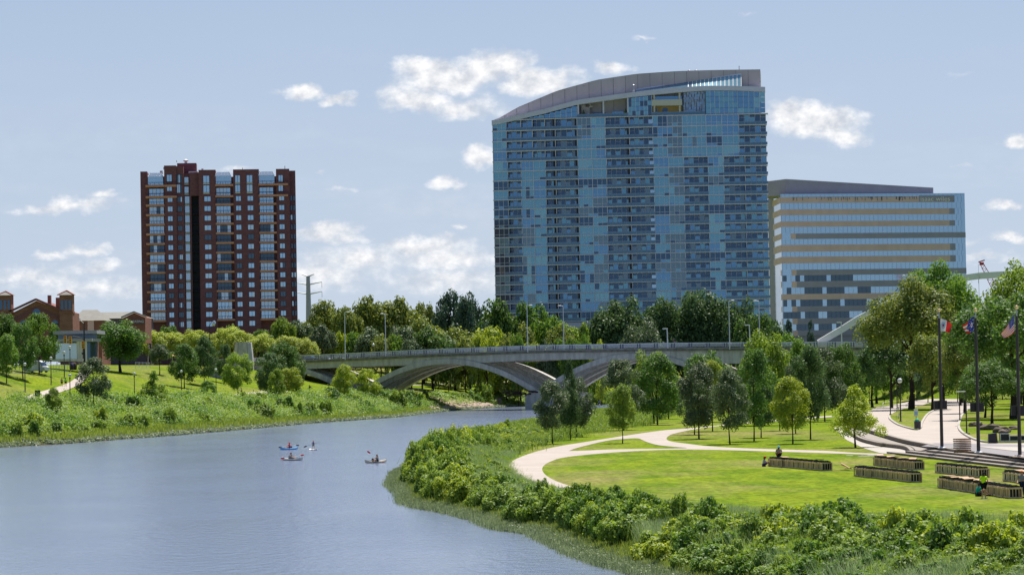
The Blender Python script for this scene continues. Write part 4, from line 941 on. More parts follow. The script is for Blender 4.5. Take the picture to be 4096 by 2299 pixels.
ptree(2120,1050,870,2080,2165,'oval','dark','dark green tree just left of the big yellowish tree',bare=.15,dens='near')
ptree(2105,1020,905,2085,2175,'round','mid','green tree behind the bench path at right',bare=.15,dens='near')
# the big trees on the right
BG = 'big old trees at the right'
for a in ((2303,1030,690,2150,2412,'wide','olive','largest olive toned tree at right, left of the first flagpole',.13,'big',None),
          (2372,1022,632,2262,2480,'wide','mid','tall green tree rising over the office block, behind the first two flags',.06,'big',620),
          (2540,1090,720,2400,2720,'wide','dark','broad dark green tree behind the second and third flagpoles',.12,'big',440),
          (2575,1050,628,2462,2720,'wide','bright','tall bright green tree at the top right edge above the third flag',.1,'big',540),
          (2425,1046,800,2360,2500,'wide','olive','yellow green tree between the first and second flagpoles',.1,'big',500),
          (2345,1020,830,2280,2410,'wide','olive','olive tree low behind the lamp with the round white globe',.2,'near',540),
          (2245,1026,840,2170,2310,'wide','deep','shaded dark tree left of the big olive tree trunk',.22,'near',580),
          (2410,1010,860,2360,2480,'wide','mid','slim tree with leaning trunk beside the rear path',.22,'near',600),
          (2190,1036,860,2140,2260,'wide','deep','dark tree beside the path rail at right',.2,'near',600),
          (2490,1050,900,2420,2580,'wide','dark','dark low branched tree over the boulders at right',.12,'big',400),
          (2420,1000,880,2350,2500,'wide','deep','deep green tree in the shade behind the rear path',.1,'near',650),
          (2560,1010,820,2480,2660,'wide','dark','dark tree in shade at the right edge behind the rocks',.1,'near',600),
          (2475,1050,905,2415,2545,'wide','dark','low branching dark tree behind the second flagpole loudspeaker',.06,'near',455),
          (2550,1056,880,2490,2640,'wide','mid','low branching green tree behind the third flagpole loudspeaker',.05,'near',470)):
    ptree(a[0],a[1],a[2],a[3],a[4],a[5],a[6],a[7],bare=a[8],dens=a[9],Y=a[10],group=BG)
for k, (x0,x1,t,Y,lf) in enumerate(((2060,2170,880,700,'mid'),(2150,2260,860,720,'deep'),(2240,2380,850,740,'dark'),(2360,2500,860,740,'mid'),(2480,2640,850,740,'deep'),(2010,2090,900,760,'grey'),(1950,2030,905,770,'dark'))):
    ptree((x0+x1)/2,1000,t,x0,x1,'wide',lf,['green tree in the rear row, right of the lawn trees','deep green rear row tree behind the big olive trunk','dark rear row tree behind the globe lamp','green rear row tree behind the second flagpole','deep green rear row tree at the right edge','grey green rear tree just under the bridge deck at right','dark rear tree under the bridge deck at right'][k],bare=.06,dens='near',Y=Y,group=BG)
re_ = random.Random(12)
for (x, y) in ((92,470),(104,520),(98,575),(118,470),(122,560),(112,620),(138,520),(140,610),(128,680),(110,700),(150,690),(96,640)):
    tree((x+re_.uniform(-3,3), y, H(x,y)), re_.uniform(13,19), re_.uniform(11,15), 'wide', re_.choice(['mid','dark','olive']), 'tree of the park wood running on beyond the right edge', .12, 'mid', 'park wood beyond the right edge')
# trees behind the bridge
BB = 'trees behind the bridge'
def bt_(x0, x1, top, bot, kind, leaf, label, Y, dens='mid', bare=.03): ptree((x0+x1)/2, bot, top, x0-8, x1+8, kind, leaf, label, bare=bare, dens=dens, Y=Y, group=BB)
for a in ((775,860,748,'wide','olive','leftmost tall olive tree behind the bridge, right of the power pole',985),(835,905,760,'wide','olive','olive tree left of the first near bridge lamp',975),(880,990,735,'wide','olive','tall olive tree directly behind the far lamp post, rounded top',990),
          (955,1055,738,'wide','olive','broad olive tree right of the far side lamp, bumpy top',995),(1040,1105,748,'wide','olive','olive tree between the broad one and the dark conifers',1000),(1020,1110,790,'round','olive','lower olive tree in front of the dark conifers',965),
          (1202,1300,742,'wide','dark','dense green tree left of the pair below the glass tower corner',1010),(1290,1385,745,'wide','dark','dense green tree right of the pair below the glass tower corner',1015),(1335,1425,780,'wide','mid','yellowish round tree right of the central lamp post',985),
          (1090,1200,820,'round','olive','low olive tree under the dark conifers behind the railing',950),(1190,1290,812,'round','yellow','low yellow green tree below the dense green pair, left one',945),(1270,1345,810,'round','olive','low olive tree left of the central lamp post',945),
          (1370,1450,812,'round','olive','low olive tree beside the far lamp before the tower base',945),(1425,1515,822,'cone','bright','bright green spreading tree left of the big dark trees',940)):
    bt_(a[0],a[1],a[2],885,a[3],a[4],a[5],a[6])
for a in ((1098,1165,738,'cedar','dark bluish conifer, left and taller of the pair behind the bridge',980),(1146,1216,760,'cedar','dark bluish conifer, right and shorter of the pair behind the bridge',970)): bt_(a[0],a[1],a[2],885,'oval',a[3],a[4],a[5])
for a in ((1468,1625,741,'wide','deep','large dark round tree, leftmost of the three before the glass tower',1030,.1),(1600,1730,736,'wide','deep','large dark round tree in the middle of the three before the glass tower',1035,.1),(1690,1860,726,'wide','deep','tallest dark tree, before the right half of the glass tower',1040,.1),(1790,1905,742,'wide','deep','dark tree right of the tallest dark tree, behind the near lamp',1030,.1),(1850,1950,775,'wide','dark','dark tree at the right foot of the glass tower',1000,.1),(1560,1660,800,'round','grey','greyish lower tree filling between the big dark trees',990,.1)):
    bt_(a[0],a[1],a[2],885,a[3],a[4],a[5],a[6],'near',a[7])
for a in ((975,1050,810,'round','grey','low grey green shrubby tree behind the railing, left of the dark green one',930),(1040,1135,818,'round','dark','low round dark green tree just behind the railing',925),(895,965,820,'round','grey','low grey tree behind the railing near the first lamp',930),(1960,2010,812,'cone','cedar','small dark conifer at the foot of the office block',1050),(2020,2060,812,'cone','cedar','small dark cedar before the glass of the office block',1060),(1950,2010,835,'round','mid','green tree at the office block left foot',930)): bt_(a[0],a[1],a[2],885,a[3],a[4],a[5],a[6])
rs_ = random.Random(33)
for k in range(26):      # a second row fills the wood behind the bridge
    x = 785+k*46+rs_.uniform(-10,10); t = float(np.interp(x, [780,900,1060,1150,1250,1380,1460,1700,1900,1960], [790,765,768,800,772,790,800,765,775,800]))+rs_.uniform(-4,22); w_ = rs_.uniform(38,55); d_ = x > 1450
    ptree(x, 885, t, x-w_, x+w_, 'wide', 'deep' if d_ else rs_.choice(['olive','mid','olive','bright']), 'tree in the packed rear row of the wood behind the bridge, before the '+('glass tower' if x > 1240 else 'open sky'), bare=.02, dens='mid', Y=1045+rs_.uniform(-12,20), group='rear row of the wood behind the bridge, '+('tower side' if x > 1240 else 'open side'))
for k in range(22):
    x = 790+k*34+rs_.uniform(-8,8); t = 838+rs_.uniform(-10,14); w_ = rs_.uniform(26,40)
    ptree(x, 885, t, x-w_, x+w_, 'wide', rs_.choice(['olive','yellow','grey','mid','olive']), 'low tree packed along the far edge of the bridge, in front of the wood', bare=.02, dens='mid', Y=925+rs_.uniform(-6,12), group='low trees along the far bridge edge')
for k in range(16):
    x = 2035+k*38+rs_.uniform(-8,8); ptree(x, 1003, 925+rs_.uniform(-25,25), x-30, x+30, 'wide', rs_.choice(['deep','dark','mid']), 'low tree in the shade behind the big trees at right', bare=.1, dens='mid', Y=665+rs_.uniform(-20,30), group='low shaded trees behind the big trees at right')
# left of the bridge
LB = 'pale street trees below the brick apartment tower'
for k, (x0, x1, t) in enumerate(((340,415,826),(395,470,836),(455,520,828),(515,560,835),(545,625,822),(610,690,838),(680,770,842),(740,800,850))):
    ptree((x0+x1)/2, 905, t-2, x0-12, x1+12, 'wide', 'locust', ['pale feathery tree below the left corner of the brick tower','pale feathery tree, second from left below the brick tower','pale feathery tree below the dark recess of the brick tower','pale feathery tree left of the black gooseneck lamp','pale feathery tree under the middle of the brick tower','pale feathery tree between the two bridge pylons, left','pale feathery tree between the two bridge pylons, right','pale feathery tree beside the far pylon'][k], bare=.12, dens='near', Y=902, group=LB)
for a in ((395,455,812,'wide','mid','green tree top above the pale street trees, left',925),(560,610,812,'wide','mid','small green tree before the brick tower, middle',925),(625,690,825,'wide','mid','green tree at the right foot of the brick tower',935),(675,745,790,'wide','bright','tall bright green tree at the right corner of the brick tower',940),(715,790,800,'wide','grey','grey green tree left of the power pole base',950),(770,850,810,'wide','grey','whitish flowering tree by the far bridge lamp',920),(345,380,815,'round','dark','dark green tree behind the round lawn tree, left',915)):
    ptree((a[0]+a[1])/2, 905, a[2], a[0], a[1], a[3], a[4], a[5], bare=.1, dens='mid', Y=a[6], group='green trees around the brick apartment tower')
# the left park
LP = 'trees in the left bank park'
def q1(bx, by, ty, x0, x1, *a, **k): B = c1(bx, by); T = c1(bx, ty); ptree(B[0], B[1], T[1], c1(x0,0)[0], c1(x1,0)[0], *a, group=LP, **k)
q1(1017,805,352,760,1185,'round','dark','large round dark green tree on the open left lawn',bare=.18,dens='near')
q1(309,815,338,205,475,'oval','mid','tall green tree right of the cluster at the left edge',bare=.22,dens='near')
q1(172,855,400,95,320,'oval','dark','dark green tree in the middle of the left edge cluster',bare=.2,dens='near')
q1(44,890,515,-40,165,'oval','mid','green tree in front at the left edge, thin trunk',bare=.25,dens='near')
q1(20,810,310,-120,175,'wide','dark','broad dark tree cut by the left edge',bare=.2,dens='near')
q1(470,470,392,405,525,'round','dark','small dark tree before the brick hall tower',bare=.1,dens='mid',Y=770)
q1(785,1100,700,640,895,'oval','grey','slim grey green oak at the edge of the riverbank brush',bare=.28,dens='near',v=1)
q1(1262,1068,795,1150,1410,'cone','bright','bright green bald cypress shaped tree above the brush',bare=.12,dens='near',name='conifer_tree')
q1(1310,820,560,1225,1430,'wide','grey','grey leaved tree right of the big round tree',bare=.15,dens='near')
q1(435,1140,945,375,500,'oval','bright','small bright shrub tree by the path sign',bare=.05,dens='near')
def q3(bx, by, ty, x0, x1, *a, **k): B = c3(bx, by); T = c3(bx, ty); ptree(B[0], B[1], T[1], c3(x0,0)[0], c3(x1,0)[0], *a, group=LP, **k)
q3(345,1030,600,225,500,'oval','dark','dark green tree over the person resting on the lawn',bare=.2,dens='near')
q3(403,940,640,330,480,'oval','mid','green tree behind the resting person, thin trunk',bare=.25,dens='near')
q3(560,1010,530,445,690,'oval','deep','tall dark tree in front of the retaining wall',bare=.22,dens='near')
q3(770,985,600,680,840,'oval','deep','dark tree left of the near pylon, half hidden',bare=.2,dens='near')
q3(907,1115,685,765,1045,'oval','bright','bright green tree in front of the near bridge pylon',bare=.2,dens='near')
q3(600,1150,970,515,680,'oval','mid','small leafy shrub tree near the park bench',bare=.08,dens='near')
q3(1215,1115,690,1090,1350,'oval','deep','dark left tree of the clump before the bridge end',bare=.15,dens='near')
q3(1380,1080,575,1170,1560,'oval','dark','tallest tree of the clump before the bridge end',bare=.15,dens='near')
q3(1520,1060,690,1440,1615,'oval','grey','grey green right tree of the clump before the bridge end',bare=.15,dens='near')
q3(1300,1150,850,1235,1400,'oval','bright','yellow green low tree in front of the clump by the bridge end',bare=.1,dens='near')
q3(1440,1120,830,1350,1595,'oval','yellow','small yellowish tree in front of the clump, right one',bare=.2,dens='near')
q3(2000,1150,820,1890,2130,'oval','yellow','yellow green tree under the first arch, left of two',bare=.12,dens='near')
q3(2230,1150,850,2150,2380,'oval','yellow','yellow green tree under the first arch, right of two',bare=.12,dens='near')
# trees seen through the arches
def q4(bx, by, ty, x0, x1, *a, **k):
    f = lambda x, y: ((x/2.41+1400)/K, (y/2.41+1100)/K); B = f(bx, by); T = f(bx, ty); ptree(B[0], B[1], T[1], f(x0,0)[0], f(x1,0)[0], *a, group='trees on the far lawn seen under the bridge', **k)
q4(1010,1105,865,855,1185,'wide','olive','bushy olive tree on the lawn seen under the middle arch',bare=.15,dens='mid')
q4(1300,1075,925,1235,1390,'oval','grey','grey green tree on the lawn right of the bushy one, under the middle arch',bare=.12,dens='mid')
q4(1212,1000,800,1180,1330,'oval','dark','thin trunked tree behind the bushy olive tree under the arch',bare=.4,dens='mid')
q4(330,880,780,200,440,'wide','dark','dark tree crown below the deck left of the middle arch',bare=.3,dens='mid')
q4(100,940,860,20,200,'wide','deep','dark tree on the far lawn under the first arch',bare=.3,dens='mid')
q4(1800,905,800,1680,1830,'oval','mid','green tree on the far lawn in the right arch gap, left',bare=.25,dens='mid')
q4(1980,925,790,1870,2080,'wide','dark','dark tree on the far lawn in the right arch gap, middle',bare=.35,dens='mid')
q4(2090,930,800,2040,2260,'wide','dark','dark tree on the far lawn beside the second arch rib',bare=.35,dens='mid')
q4(505,1090,960,440,560,'wide','deep','shaded tree on the far lawn right of the bridge ribs',bare=.3,dens='mid')

# ------------------------------------------------------------------ riverbank brush
def region_points(rng, n, poly, accept):
    poly = np.array(poly); x0, y0 = poly.min(0); x1, y1 = poly.max(0); out = []
    while len(out) < n:
        x = rng.uniform(x0, x1, 4000); y = rng.uniform(y0, y1, 4000); k = inside(x, y, poly) & accept(x, y)
        out += list(zip(x[k], y[k]))
        if not k.any(): break
    return np.array(out[:n])
def blades(rng, P, Z, per, h, spread, wid, lean=.5):
    n = len(P)*per; base = np.repeat(np.c_[P, Z], per, 0)+np.c_[rng.normal(scale=spread, size=(n,2)), np.zeros(n)]
    hh = (np.repeat(h, per) if np.ndim(h) else np.full(n, h))*rng.uniform(.6,1.15,n); a = rng.uniform(0,6.28,n); d = np.c_[np.cos(a), np.sin(a), np.zeros(n)]*(hh*lean*rng.uniform(.2,1,n))[:,None]
    b = rng.uniform(0,6.28,n); w_ = np.c_[np.cos(b), np.sin(b), np.zeros(n)]*wid; up = np.c_[np.zeros((n,2)), hh]
    return np.stack([base-w_, base+w_, base+d+up+w_*.35, base+d+up-w_*.35], 1).reshape(-1,3)
def tuft(rng, P, Z, per, r, h, size, up=.4, zs=1.0):
    """small mounds of leaves scattered over points"""
    n = len(P)*per; d = rng.normal(size=(n,3)); d[:,2] = np.abs(d[:,2])*.9; d /= np.linalg.norm(d, axis=1)[:,None]; rr_ = (np.repeat(r, per) if np.ndim(r) else np.full(n, r)); hh = (np.repeat(h, per) if np.ndim(h) else np.full(n, h))
    p = np.repeat(np.c_[P, Z], per, 0)+d*np.c_[rr_, rr_, hh]*rng.uniform(.5,1.1,(n,1)); nn = d+rng.normal(scale=.6, size=(n,3)); nn[:,2] += up; nn /= np.linalg.norm(nn, axis=1)[:,None]
    t = np.cross(nn, rng.normal(size=(n,3))); t /= np.linalg.norm(t, axis=1)[:,None]; b = np.cross(nn, t); s = (np.repeat(size, per) if np.ndim(size) else np.full(n, size))[:,None]*rng.uniform(.6,1.35,(n,1))
    t = t*s*.65; b = b*s*.45; return np.stack([p-t, p+b-t*.2, p+t, p-b-t*.2], 1).reshape(-1,3)
def stuff(name, V, leaf, label): return tag(link(name, leafmesh(name, V), mats=[L[leaf]]), label, kind='stuff')
rng = RNG
# left bank: distance to shore 0-3 reeds, 3-8 lime grass, 8-26 weeds and brush
LPOLY = [(-230,400),(-60,400),(-30,760),(10,960),(40,1060),(-30,1010),(-70,900),(-70,760),(-100,640),(-150,520)]
def lsd(x, y): return dseg(x, y, LS)
def lz(P): return hgt(P[:,0], P[:,1])
def lpts(n, a, b, ya=430, yb=1000, extra=None):
    f = lambda x, y: (lambda d: (d > a) & (d < b) & (~inside(x, y, WATER)) & (y > ya) & (y < yb) & (dseg(x, y, RS) > d))(lsd(x, y))
    return region_points(rng, n, [(-230,420),(0,420),(60,1060),(-150,1060)], f)
def veg_edge(P):        # how wide the brush band is at this depth
    return np.interp(P[:,1], [430,560,700,800,900,1000], [24,25,24,26,14,10])
P = lpts(3400, -1, 3.4); stuff('reeds', tuft(rng, P, lz(P), 34, .9, .55, .27), 'reed', 'low grey green water plants along the left shore')
P = lpts(1700, 2.8, 5.4, 430, 880); stuff('shore_grass', blades(rng, P, lz(P)-.05, 46, .55, .9, .07), 'lime', 'bright lime grass strip above the left shore plants')
P = lpts(5600, 4.8, 26, 430, 960); P = P[lsd(P[:,0],P[:,1]) < veg_edge(P)-2+rng.normal(scale=1.2,size=len(P))]
nz_ = np.sin(P[:,0]*.31+P[:,1]*.17)+np.sin(P[:,1]*.23-P[:,0]*.4); k = nz_ > .55
rv = rng.uniform(.5,1.8,len(P))**1.5; stuff('undergrowth', tuft(rng, P[~k], lz(P[~k]), 70, .7+.9*rv[~k], .5+.75*rv[~k], .26, up=.6), 'weed', 'pale green weedy brush covering the left bank')
stuff('undergrowth', tuft(rng, P[k], lz(P[k]), 80, .8+.9*rv[k], .7+.95*rv[k], .27), 'mid', 'darker green leafy brush patches on the left bank')
# bushes of the left bank, each its own thing
BUSH = {}
def bush_mesh(kind, i, dens):
    key = (kind, i, dens)
    if key not in BUSH:
        r_ = np.random.default_rng(len(BUSH)*13+5); lb = []
        for k in range(26 if dens != 'near' else 34):
            v = r_.normal(size=3); v /= np.linalg.norm(v); v[2] = abs(v[2]); q = r_.uniform(.3,.85); lb.append(((v[0]*q, v[1]*q, .15+v[2]*q*.95), r_.uniform(.18,.34)))
        per, size = {'far':(700,.17), 'mid':(1300,.115), 'near':(2300,.085)}[dens]; me = leafmesh('foliage', cloud(r_, lb, per, size, up=.5)); me.materials.append(L['mid']); BUSH[key] = me
    return BUSH[key]
def bush(p, w_, h_, leaf, label, dens, group, name='bush'):
    i = len(bpy.data.objects) % 4; o = bpy.data.objects.new(name, bush_mesh('b', i, dens)); C.objects.link(o); o.location = p; o.scale = (w_/2, w_/2, h_/1.15); o.rotation_euler = (0,0,random.uniform(0,6.28))
    o.material_slots[0].link = 'OBJECT'; o.material_slots[0].material = L[leaf]; return tag(o, label, 'bush', group)
def pbush(dx, dyb, dyt, x0, x1, leaf, label, dens='mid', group=None, fixz=None):
    b = hit(dx, dyb); top = zat(dx, dyt, b.y); bush(b-Vector((0,0,.15)), (x1-x0)*K/F*b.y*1.25, max(.8, top-b.z)*1.25, leaf, label, dens, group)
GB = 'bushes along the left bank'
LBUSH = [(130,1330,1195,75,170,'bright','leaf bright bush low on the left bank, nearest the left edge'),(220,1100,1062,150,290,'mid','low olive bush at the left end of the brush, below the path'),(280,1325,1200,225,330,'mid','dark rooted bush left of the shore, below the small shrub tree'),(455,1300,1205,400,520,'mid','bush in the brush below the lamp post by the path'),
    (660,1290,1210,600,720,'bright','yellowish bush low on the bank below the slim oak'),(820,1280,1190,770,880,'bright','bright pointed bush low on the bank right of the slim oak'),(1050,1260,1150,985,1110,'bright','bright upright bush below the bald cypress, left'),(1170,1255,1150,1110,1220,'bright','bright upright bush below the bald cypress, right'),
    (1400,1240,1090,1340,1446,'bright','tall bright bush at the right of the bald cypress'),(910,1075,990,820,1005,'mid','dark wide bush at the lawn edge beside the slim oak'),(1090,1110,1000,1010,1180,'mid','wide bush at the lawn edge below the lone lamp post'),(1350,1060,1000,1290,1420,'mid','bush at the foot of the bald cypress')]
for (bx, by, ty, x0, x1, lf, lab) in LBUSH: B = c1(bx, by); pbush(B[0], B[1], c1(bx,ty)[1], c1(x0,0)[0], c1(x1,0)[0], lf, lab, group=GB)
for (bx, by, ty, x0, x1, lf, lab) in [(330,1160,1050,250,420,'mid','leafy bush at the lawn edge left of the park bench'),(540,1360,1290,470,590,'bright','bright low bush near the shore below the park bench'),(660,1370,1310,590,740,'bright','yellowish low bush near the shore, right of the bright one'),(220,1400,1230,140,260,'bright','bright upright bush near the shore at the cypress'),
    (1080,1290,1130,1010,1160,'mid','dark bush in the brush below the bright pylon tree'),(1180,1340,1190,1050,1310,'weed','large pale rounded bush near the shore below the pylon'),(1520,1320,1180,1465,1570,'bright','first of the bright bushes in a row near the shore, left of the first arch'),(1640,1310,1170,1580,1740,'bright','second bright bush in the row near the shore, wide'),
    (1800,1310,1140,1750,1890,'bright','third bright bush in the row near the shore, tallest'),(2240,1260,1160,2160,2330,'mid','green bush below the yellow green trees of the first arch'),(2540,1240,1080,2460,2640,'bright','large bright bush at the right end of the left bank'),(1000,1190,1110,930,1090,'mid','low bush beside the thin path below the pylon'),
    (1950,1120,1040,1880,2060,'mid','bush at the foot of the first arch ribs'),(2380,1180,1060,2290,2480,'mid','bush between the arch ribs and the bright bush'),(850,1150,1100,760,930,'mid','low leafy bush on the lower edge of the thin path'),(40,1230,1130,-20,110,'mid','dark bush under the bald cypress, right side')]:
    B = c3(bx, by); pbush(B[0], B[1], c3(bx,ty)[1], c3(x0,0)[0], c3(x1,0)[0], lf, lab, group=GB)
rb = random.Random(77); P = lpts(60, 6.5, 22, 470, 900)
for (x, y) in P[:46]:
    h_ = rb.uniform(1.6,3.6); bush((x,y,H(x,y)-.1), h_*rb.uniform(.8,1.3), h_, rb.choice(['bright','bright','mid','dark','yellow']), 'small leafy bush standing out of the weedy brush on the left bank', 'mid', 'scattered bushes in the left bank brush')
f6 = lambda x, y: ((x/3.22+1560)/K, (y/3.22+1460)/K)
for (bx, by, ty, x0, x1, lf, lab) in [(1090,480,330,1010,1190,'mid','rounded bush on the bank left of the pier, above the rocks'),(1200,480,240,1110,1330,'bright','tall bright bush above the rocks, left of the pier'),(1560,460,260,1450,1700,'bright','bright bush right behind the driftwood on the pier'),(1390,440,330,1330,1450,'mid','narrow bush between the two bright bushes by the pier'),
    (700,430,330,530,860,'weed','long pale bush behind the top of the rocks'),(900,440,340,800,1030,'weed','pale bush behind the rocks, nearer the pier'),(600,400,330,535,620,'dark','dark little bush at the top of the rock slope'),(450,440,330,400,500,'dark','dark bush left of the rock slope'),(300,540,330,180,440,'mid','green bush at the left of the rock slope'),(110,560,340,0,230,'bright','bright bush left of the rock slope, largest')]:
    B = f6(bx, by); pbush(B[0], B[1], f6(bx,ty)[1], f6(x0,0)[0], f6(x1,0)[0], lf, lab, group='bushes on the bank under the bridge')
# far bank behind the pier: reeds and brush
P = region_points(rng, 900, [(-20,900),(40,1000),(130,1050),(130,1140),(30,1110),(-30,960)], lambda x, y: (lambda d: (d < 10) & (~inside(x, y, WATER)))(lsd(x, y)))
stuff('undergrowth', tuft(rng, P, lz(P), 60, 1.8, 1.5, .42), 'weed', 'pale brush on the far bank beyond the pier')
# right bank band
LBN = [(2900,1356),(2576,1340),(2300,1329),(2036,1330),(1850,1307),(1781,1294),(1650,1275),(1500,1254),(1400,1234),(1325,1216),(1288,1196),(1270,1177),(1266,1160),(1298,1140),(1378,1118),(1460,1098),(1560,1080),(1700,1062),(1850,1050),(2000,1042)]
LBW = [tuple(atz(a,b,1.5)[:2]) for a, b in LBN]
RPOLY = [tuple(p) for p in RS[2:28]] ; RPOLY = [(60,60)]+[tuple(p) for p in RS[2:]][:27]+LBW[::-1]
rsd = lambda x, y: dseg(x, y, RS)
LBA = np.array(LBW)
def rpts(n, a, b, ya=100, yb=900, inner=0.0): return region_points(rng, n, RPOLY, lambda x, y: (lambda d: (d > a) & (d < b) & (~inside(x, y, WATER)) & (y > ya) & (y < yb) & (dseg(x, y, LBA) > inner))(rsd(x, y)))
def near(P): return np.clip(P[:,1]/250, .5, 3)
P = rpts(6500, -1, 2.4, 110, 330); Z = lz(P); stuff('reeds', np.concatenate([blades(rng, P, Z-.05, 20, .42, .28, .022), tuft(rng, P, Z, 18, .35, .35, .10)]), 'reed', 'low water plants along the right shore')
P = rpts(1800, -1, 2.2, 330, 800); stuff('reeds', tuft(rng, P, lz(P), 24, .8, .6, .24), 'reed', 'low water plants along the far part of the right shore')
P = rpts(4200, 1.6, 4.6, 110, 360); stuff('shore_grass', blades(rng, P, lz(P)-.05, 34, .5, .35, .025), 'lime', 'bright lime grass above the right shore plants')
P = rpts(3200, 3.6, 30, 105, 330, .15); Z = lz(P); big = np.clip(P[:,1]/220,.6,1.6)
nf = np.sin(P[:,0]*.9+P[:,1]*.35)+np.sin(P[:,1]*.6-P[:,0]*.5); k = nf > .35
din = dseg(P[:,0], P[:,1], LBA); hgtf = np.clip(.35+din*.25, .35, 1.25)
stuff('tall_grass', blades(rng, P[k], Z[k]-.05, 150, hgtf[k]*1.05, .5, .013, .9), 'silver', 'silvery tall grass on the right bank')
stuff('tall_grass', np.concatenate([blades(rng, P[~k], Z[~k]-.05, 90, hgtf[~k]*.95, .5, .015, .8), tuft(rng, P[~k], Z[~k], 40, .6, hgtf[~k]*.8, .10)]), 'weed', 'green tall grass on the right bank')
P = rpts(1500, 1.5, 30, 330, 820, .2); stuff('tall_grass', np.concatenate([blades(rng, P, lz(P)-.05, 50, .9, .9, .03, .8), tuft(rng, P, lz(P), 55, .9, .95, .17)]), 'weed', 'pale green tall weeds on the far part of the right bank')
# thicket bushes of the right bank
GR = 'bushes of the right bank thicket'; rs = random.Random(21); cnt = 0
cand = rpts(7000, 2.5, 30, 108, 420, .8); chosen = []
dd = rsd(cand[:,0], cand[:,1]); dn2 = dseg(cand[:,0], cand[:,1], LBA)
for (x, y), a, b in zip(cand, dd, dn2):
    t = a/(a+b)
    if t > .93 or math.sin(x*.55+y*.21)+math.sin(y*.33-x*.4) > (1.15 if t < .5 else .55): continue
    sp_ = (1.2 if y < 260 else 1.5)*(1+.9*max(0,t-.6))
    if any((x-q[0])**2+(y-q[1])**2 < sp_*sp_ for q in chosen): continue
    chosen.append((x, y, t))
chosen.sort(key=lambda q: q[1]); rest = {}
for n_, (x, y, t) in enumerate(chosen):
    z = H(x, y); hh = rs.uniform(1.3,2.5)*(1.1 if t > .2 else .75)*max(.36,(1-.62*max(0,t-.45)/.3))*(1.15 if 270 < y < 380 and t < .55 else 1)*(1.3 if 250 < y < 360 else 1); ww = rs.uniform(2.3,3.7)*max(.62,(1-.3*max(0,t-.45)/.3)); lf = rs.choice(['bright','bright','mid','bright','yellow','mid','weed'])
    if n_ < 190: bush((x,y,z-.1), ww, hh, lf, 'leafy yellow green bush packed into the thicket on the near right bank', 'near', GR)
    else:
        me_ = bush_mesh('b', n_ % 4, 'near'); co_ = np.empty(len(me_.vertices)*3, np.float32); me_.vertices.foreach_get('co', co_); co_ = co_.reshape(-1,3); an = rs.uniform(0,6.28); ca, sa_ = math.cos(an), math.sin(an)
        q = np.stack([(co_[:,0]*ca-co_[:,1]*sa_)*ww/2+x, (co_[:,0]*sa_+co_[:,1]*ca)*ww/2+y, co_[:,2]*hh/1.15+z-.1], -1)
        if n_ % 1 == 0: q = q.reshape(-1,4,3)[::2 if y > 300 else 1].reshape(-1,3)
        rest.setdefault(lf, []).append(q)
for lf, qs in rest.items(): stuff('thicket', np.concatenate(qs), lf, 'dense leafy thicket on the right bank towards the river bend')
print('thicket bushes', len(chosen), 'trees', len(TREES))
# single pointed saplings standing out of the thicket
for k, (dx, dyt, dyb, lab) in enumerate(((1105,1092,1150,'leafy sapling rising at the far left of the right bank thicket'),(1210,1065,1110,'upright sapling on the skyline of the thicket before the river bend'),(1275,1048,1085,'broad rounded bush where the thicket meets the far water'),(1545,1210,1260,'large leaved sapling in the thicket below the path bend'),(1755,1275,1330,'tall broad leaved sapling in the middle of the thicket'),(1905,1280,1320,'bright sapling by the path gap in the thicket'),(2320,1308,1380,'dark leaved bush near the lawn edge at the lower right'),(2430,1312,1375,'dark branching bush at the lawn edge, right of its twin'),(2560,1360,1430,'bright bush at the lower right corner'))):
    b = atz(dx, dyb, 1.4); t_ = zat(dx, dyt, b.y); bush(b-Vector((0,0,.2)), (t_-b.z)*.95, (t_-b.z)*1.05, ['bright','mid','dark'][k//3 if k < 6 else 2 if k < 8 else 0], lab, 'near', None, name='sapling')
# ------------------------------------------------------------------ plaza, steps, seat walls on the right bank
def D5(x, y): return ((x/4.293+3200)/K, (y/4.293+1400)/K)
def D4(x, y): return ((x/3.909+3700)/K, (y/3.909+1480)/K)
def D7(x, y): return ((x/3.2362+3300)/K, (y/3.2362+1780)/K)
def D6(x, y): return ((x/6.44+3000)/K, (y/6.44+1780)/K)
def off(P, d):      # polyline moved to its inner (east) side
    P = [Vector((p[0],p[1])) for p in P]; out = []
    for i, p in enumerate(P):
        t = (P[min(i+1,len(P)-1)]-P[max(i-1,0)]).normalized(); out.append(p+Vector((-t.y, t.x))*d*(1 if Vector((-t.y,t.x)).x > 0 else -1))
    return out
st = thing('stone_steps', 'four broad stone steps with faces darkened for shade between the lawn and the flagpole plaza', 'steps', (42, 260, 1.5))
def xline(y): return float(np.interp(y, [140,216,250,292,306], [54,46.5,43.3,39.3,38.1]))
for k, y0 in enumerate((308,302,296,290)):
    ys = [140,216,250,y0]; A = [(xline(y)+.8*k, y) for y in ys]; B = [(xline(y)+.8*k+(.8 if k < 3 else 1.2), y) for y in ys]; z1 = 1.5+.2125*(k+1)
    m = MB()
    for i in range(3):
        q = [A[i], B[i], B[i+1], A[i+1]]; m.hexa([(x,y,1.2) for x,y in q]+[(x,y,z1-.03) for x,y in q])
    s_ = m.build('step', M['stepstone'], st); m = MB()  # risers darker than the treads: their shade is put into the stone colour
    for i in range(3):
        q = [(A[i][0]-.03,A[i][1]), B[i], B[i+1], (A[i+1][0]-.03,A[i+1][1])]; m.hexa([(x,y,z1-.03) for x,y in q]+[(x,y,z1+.003*k) for x,y in q])
    m.build('tread', M['treadstone'], s_)
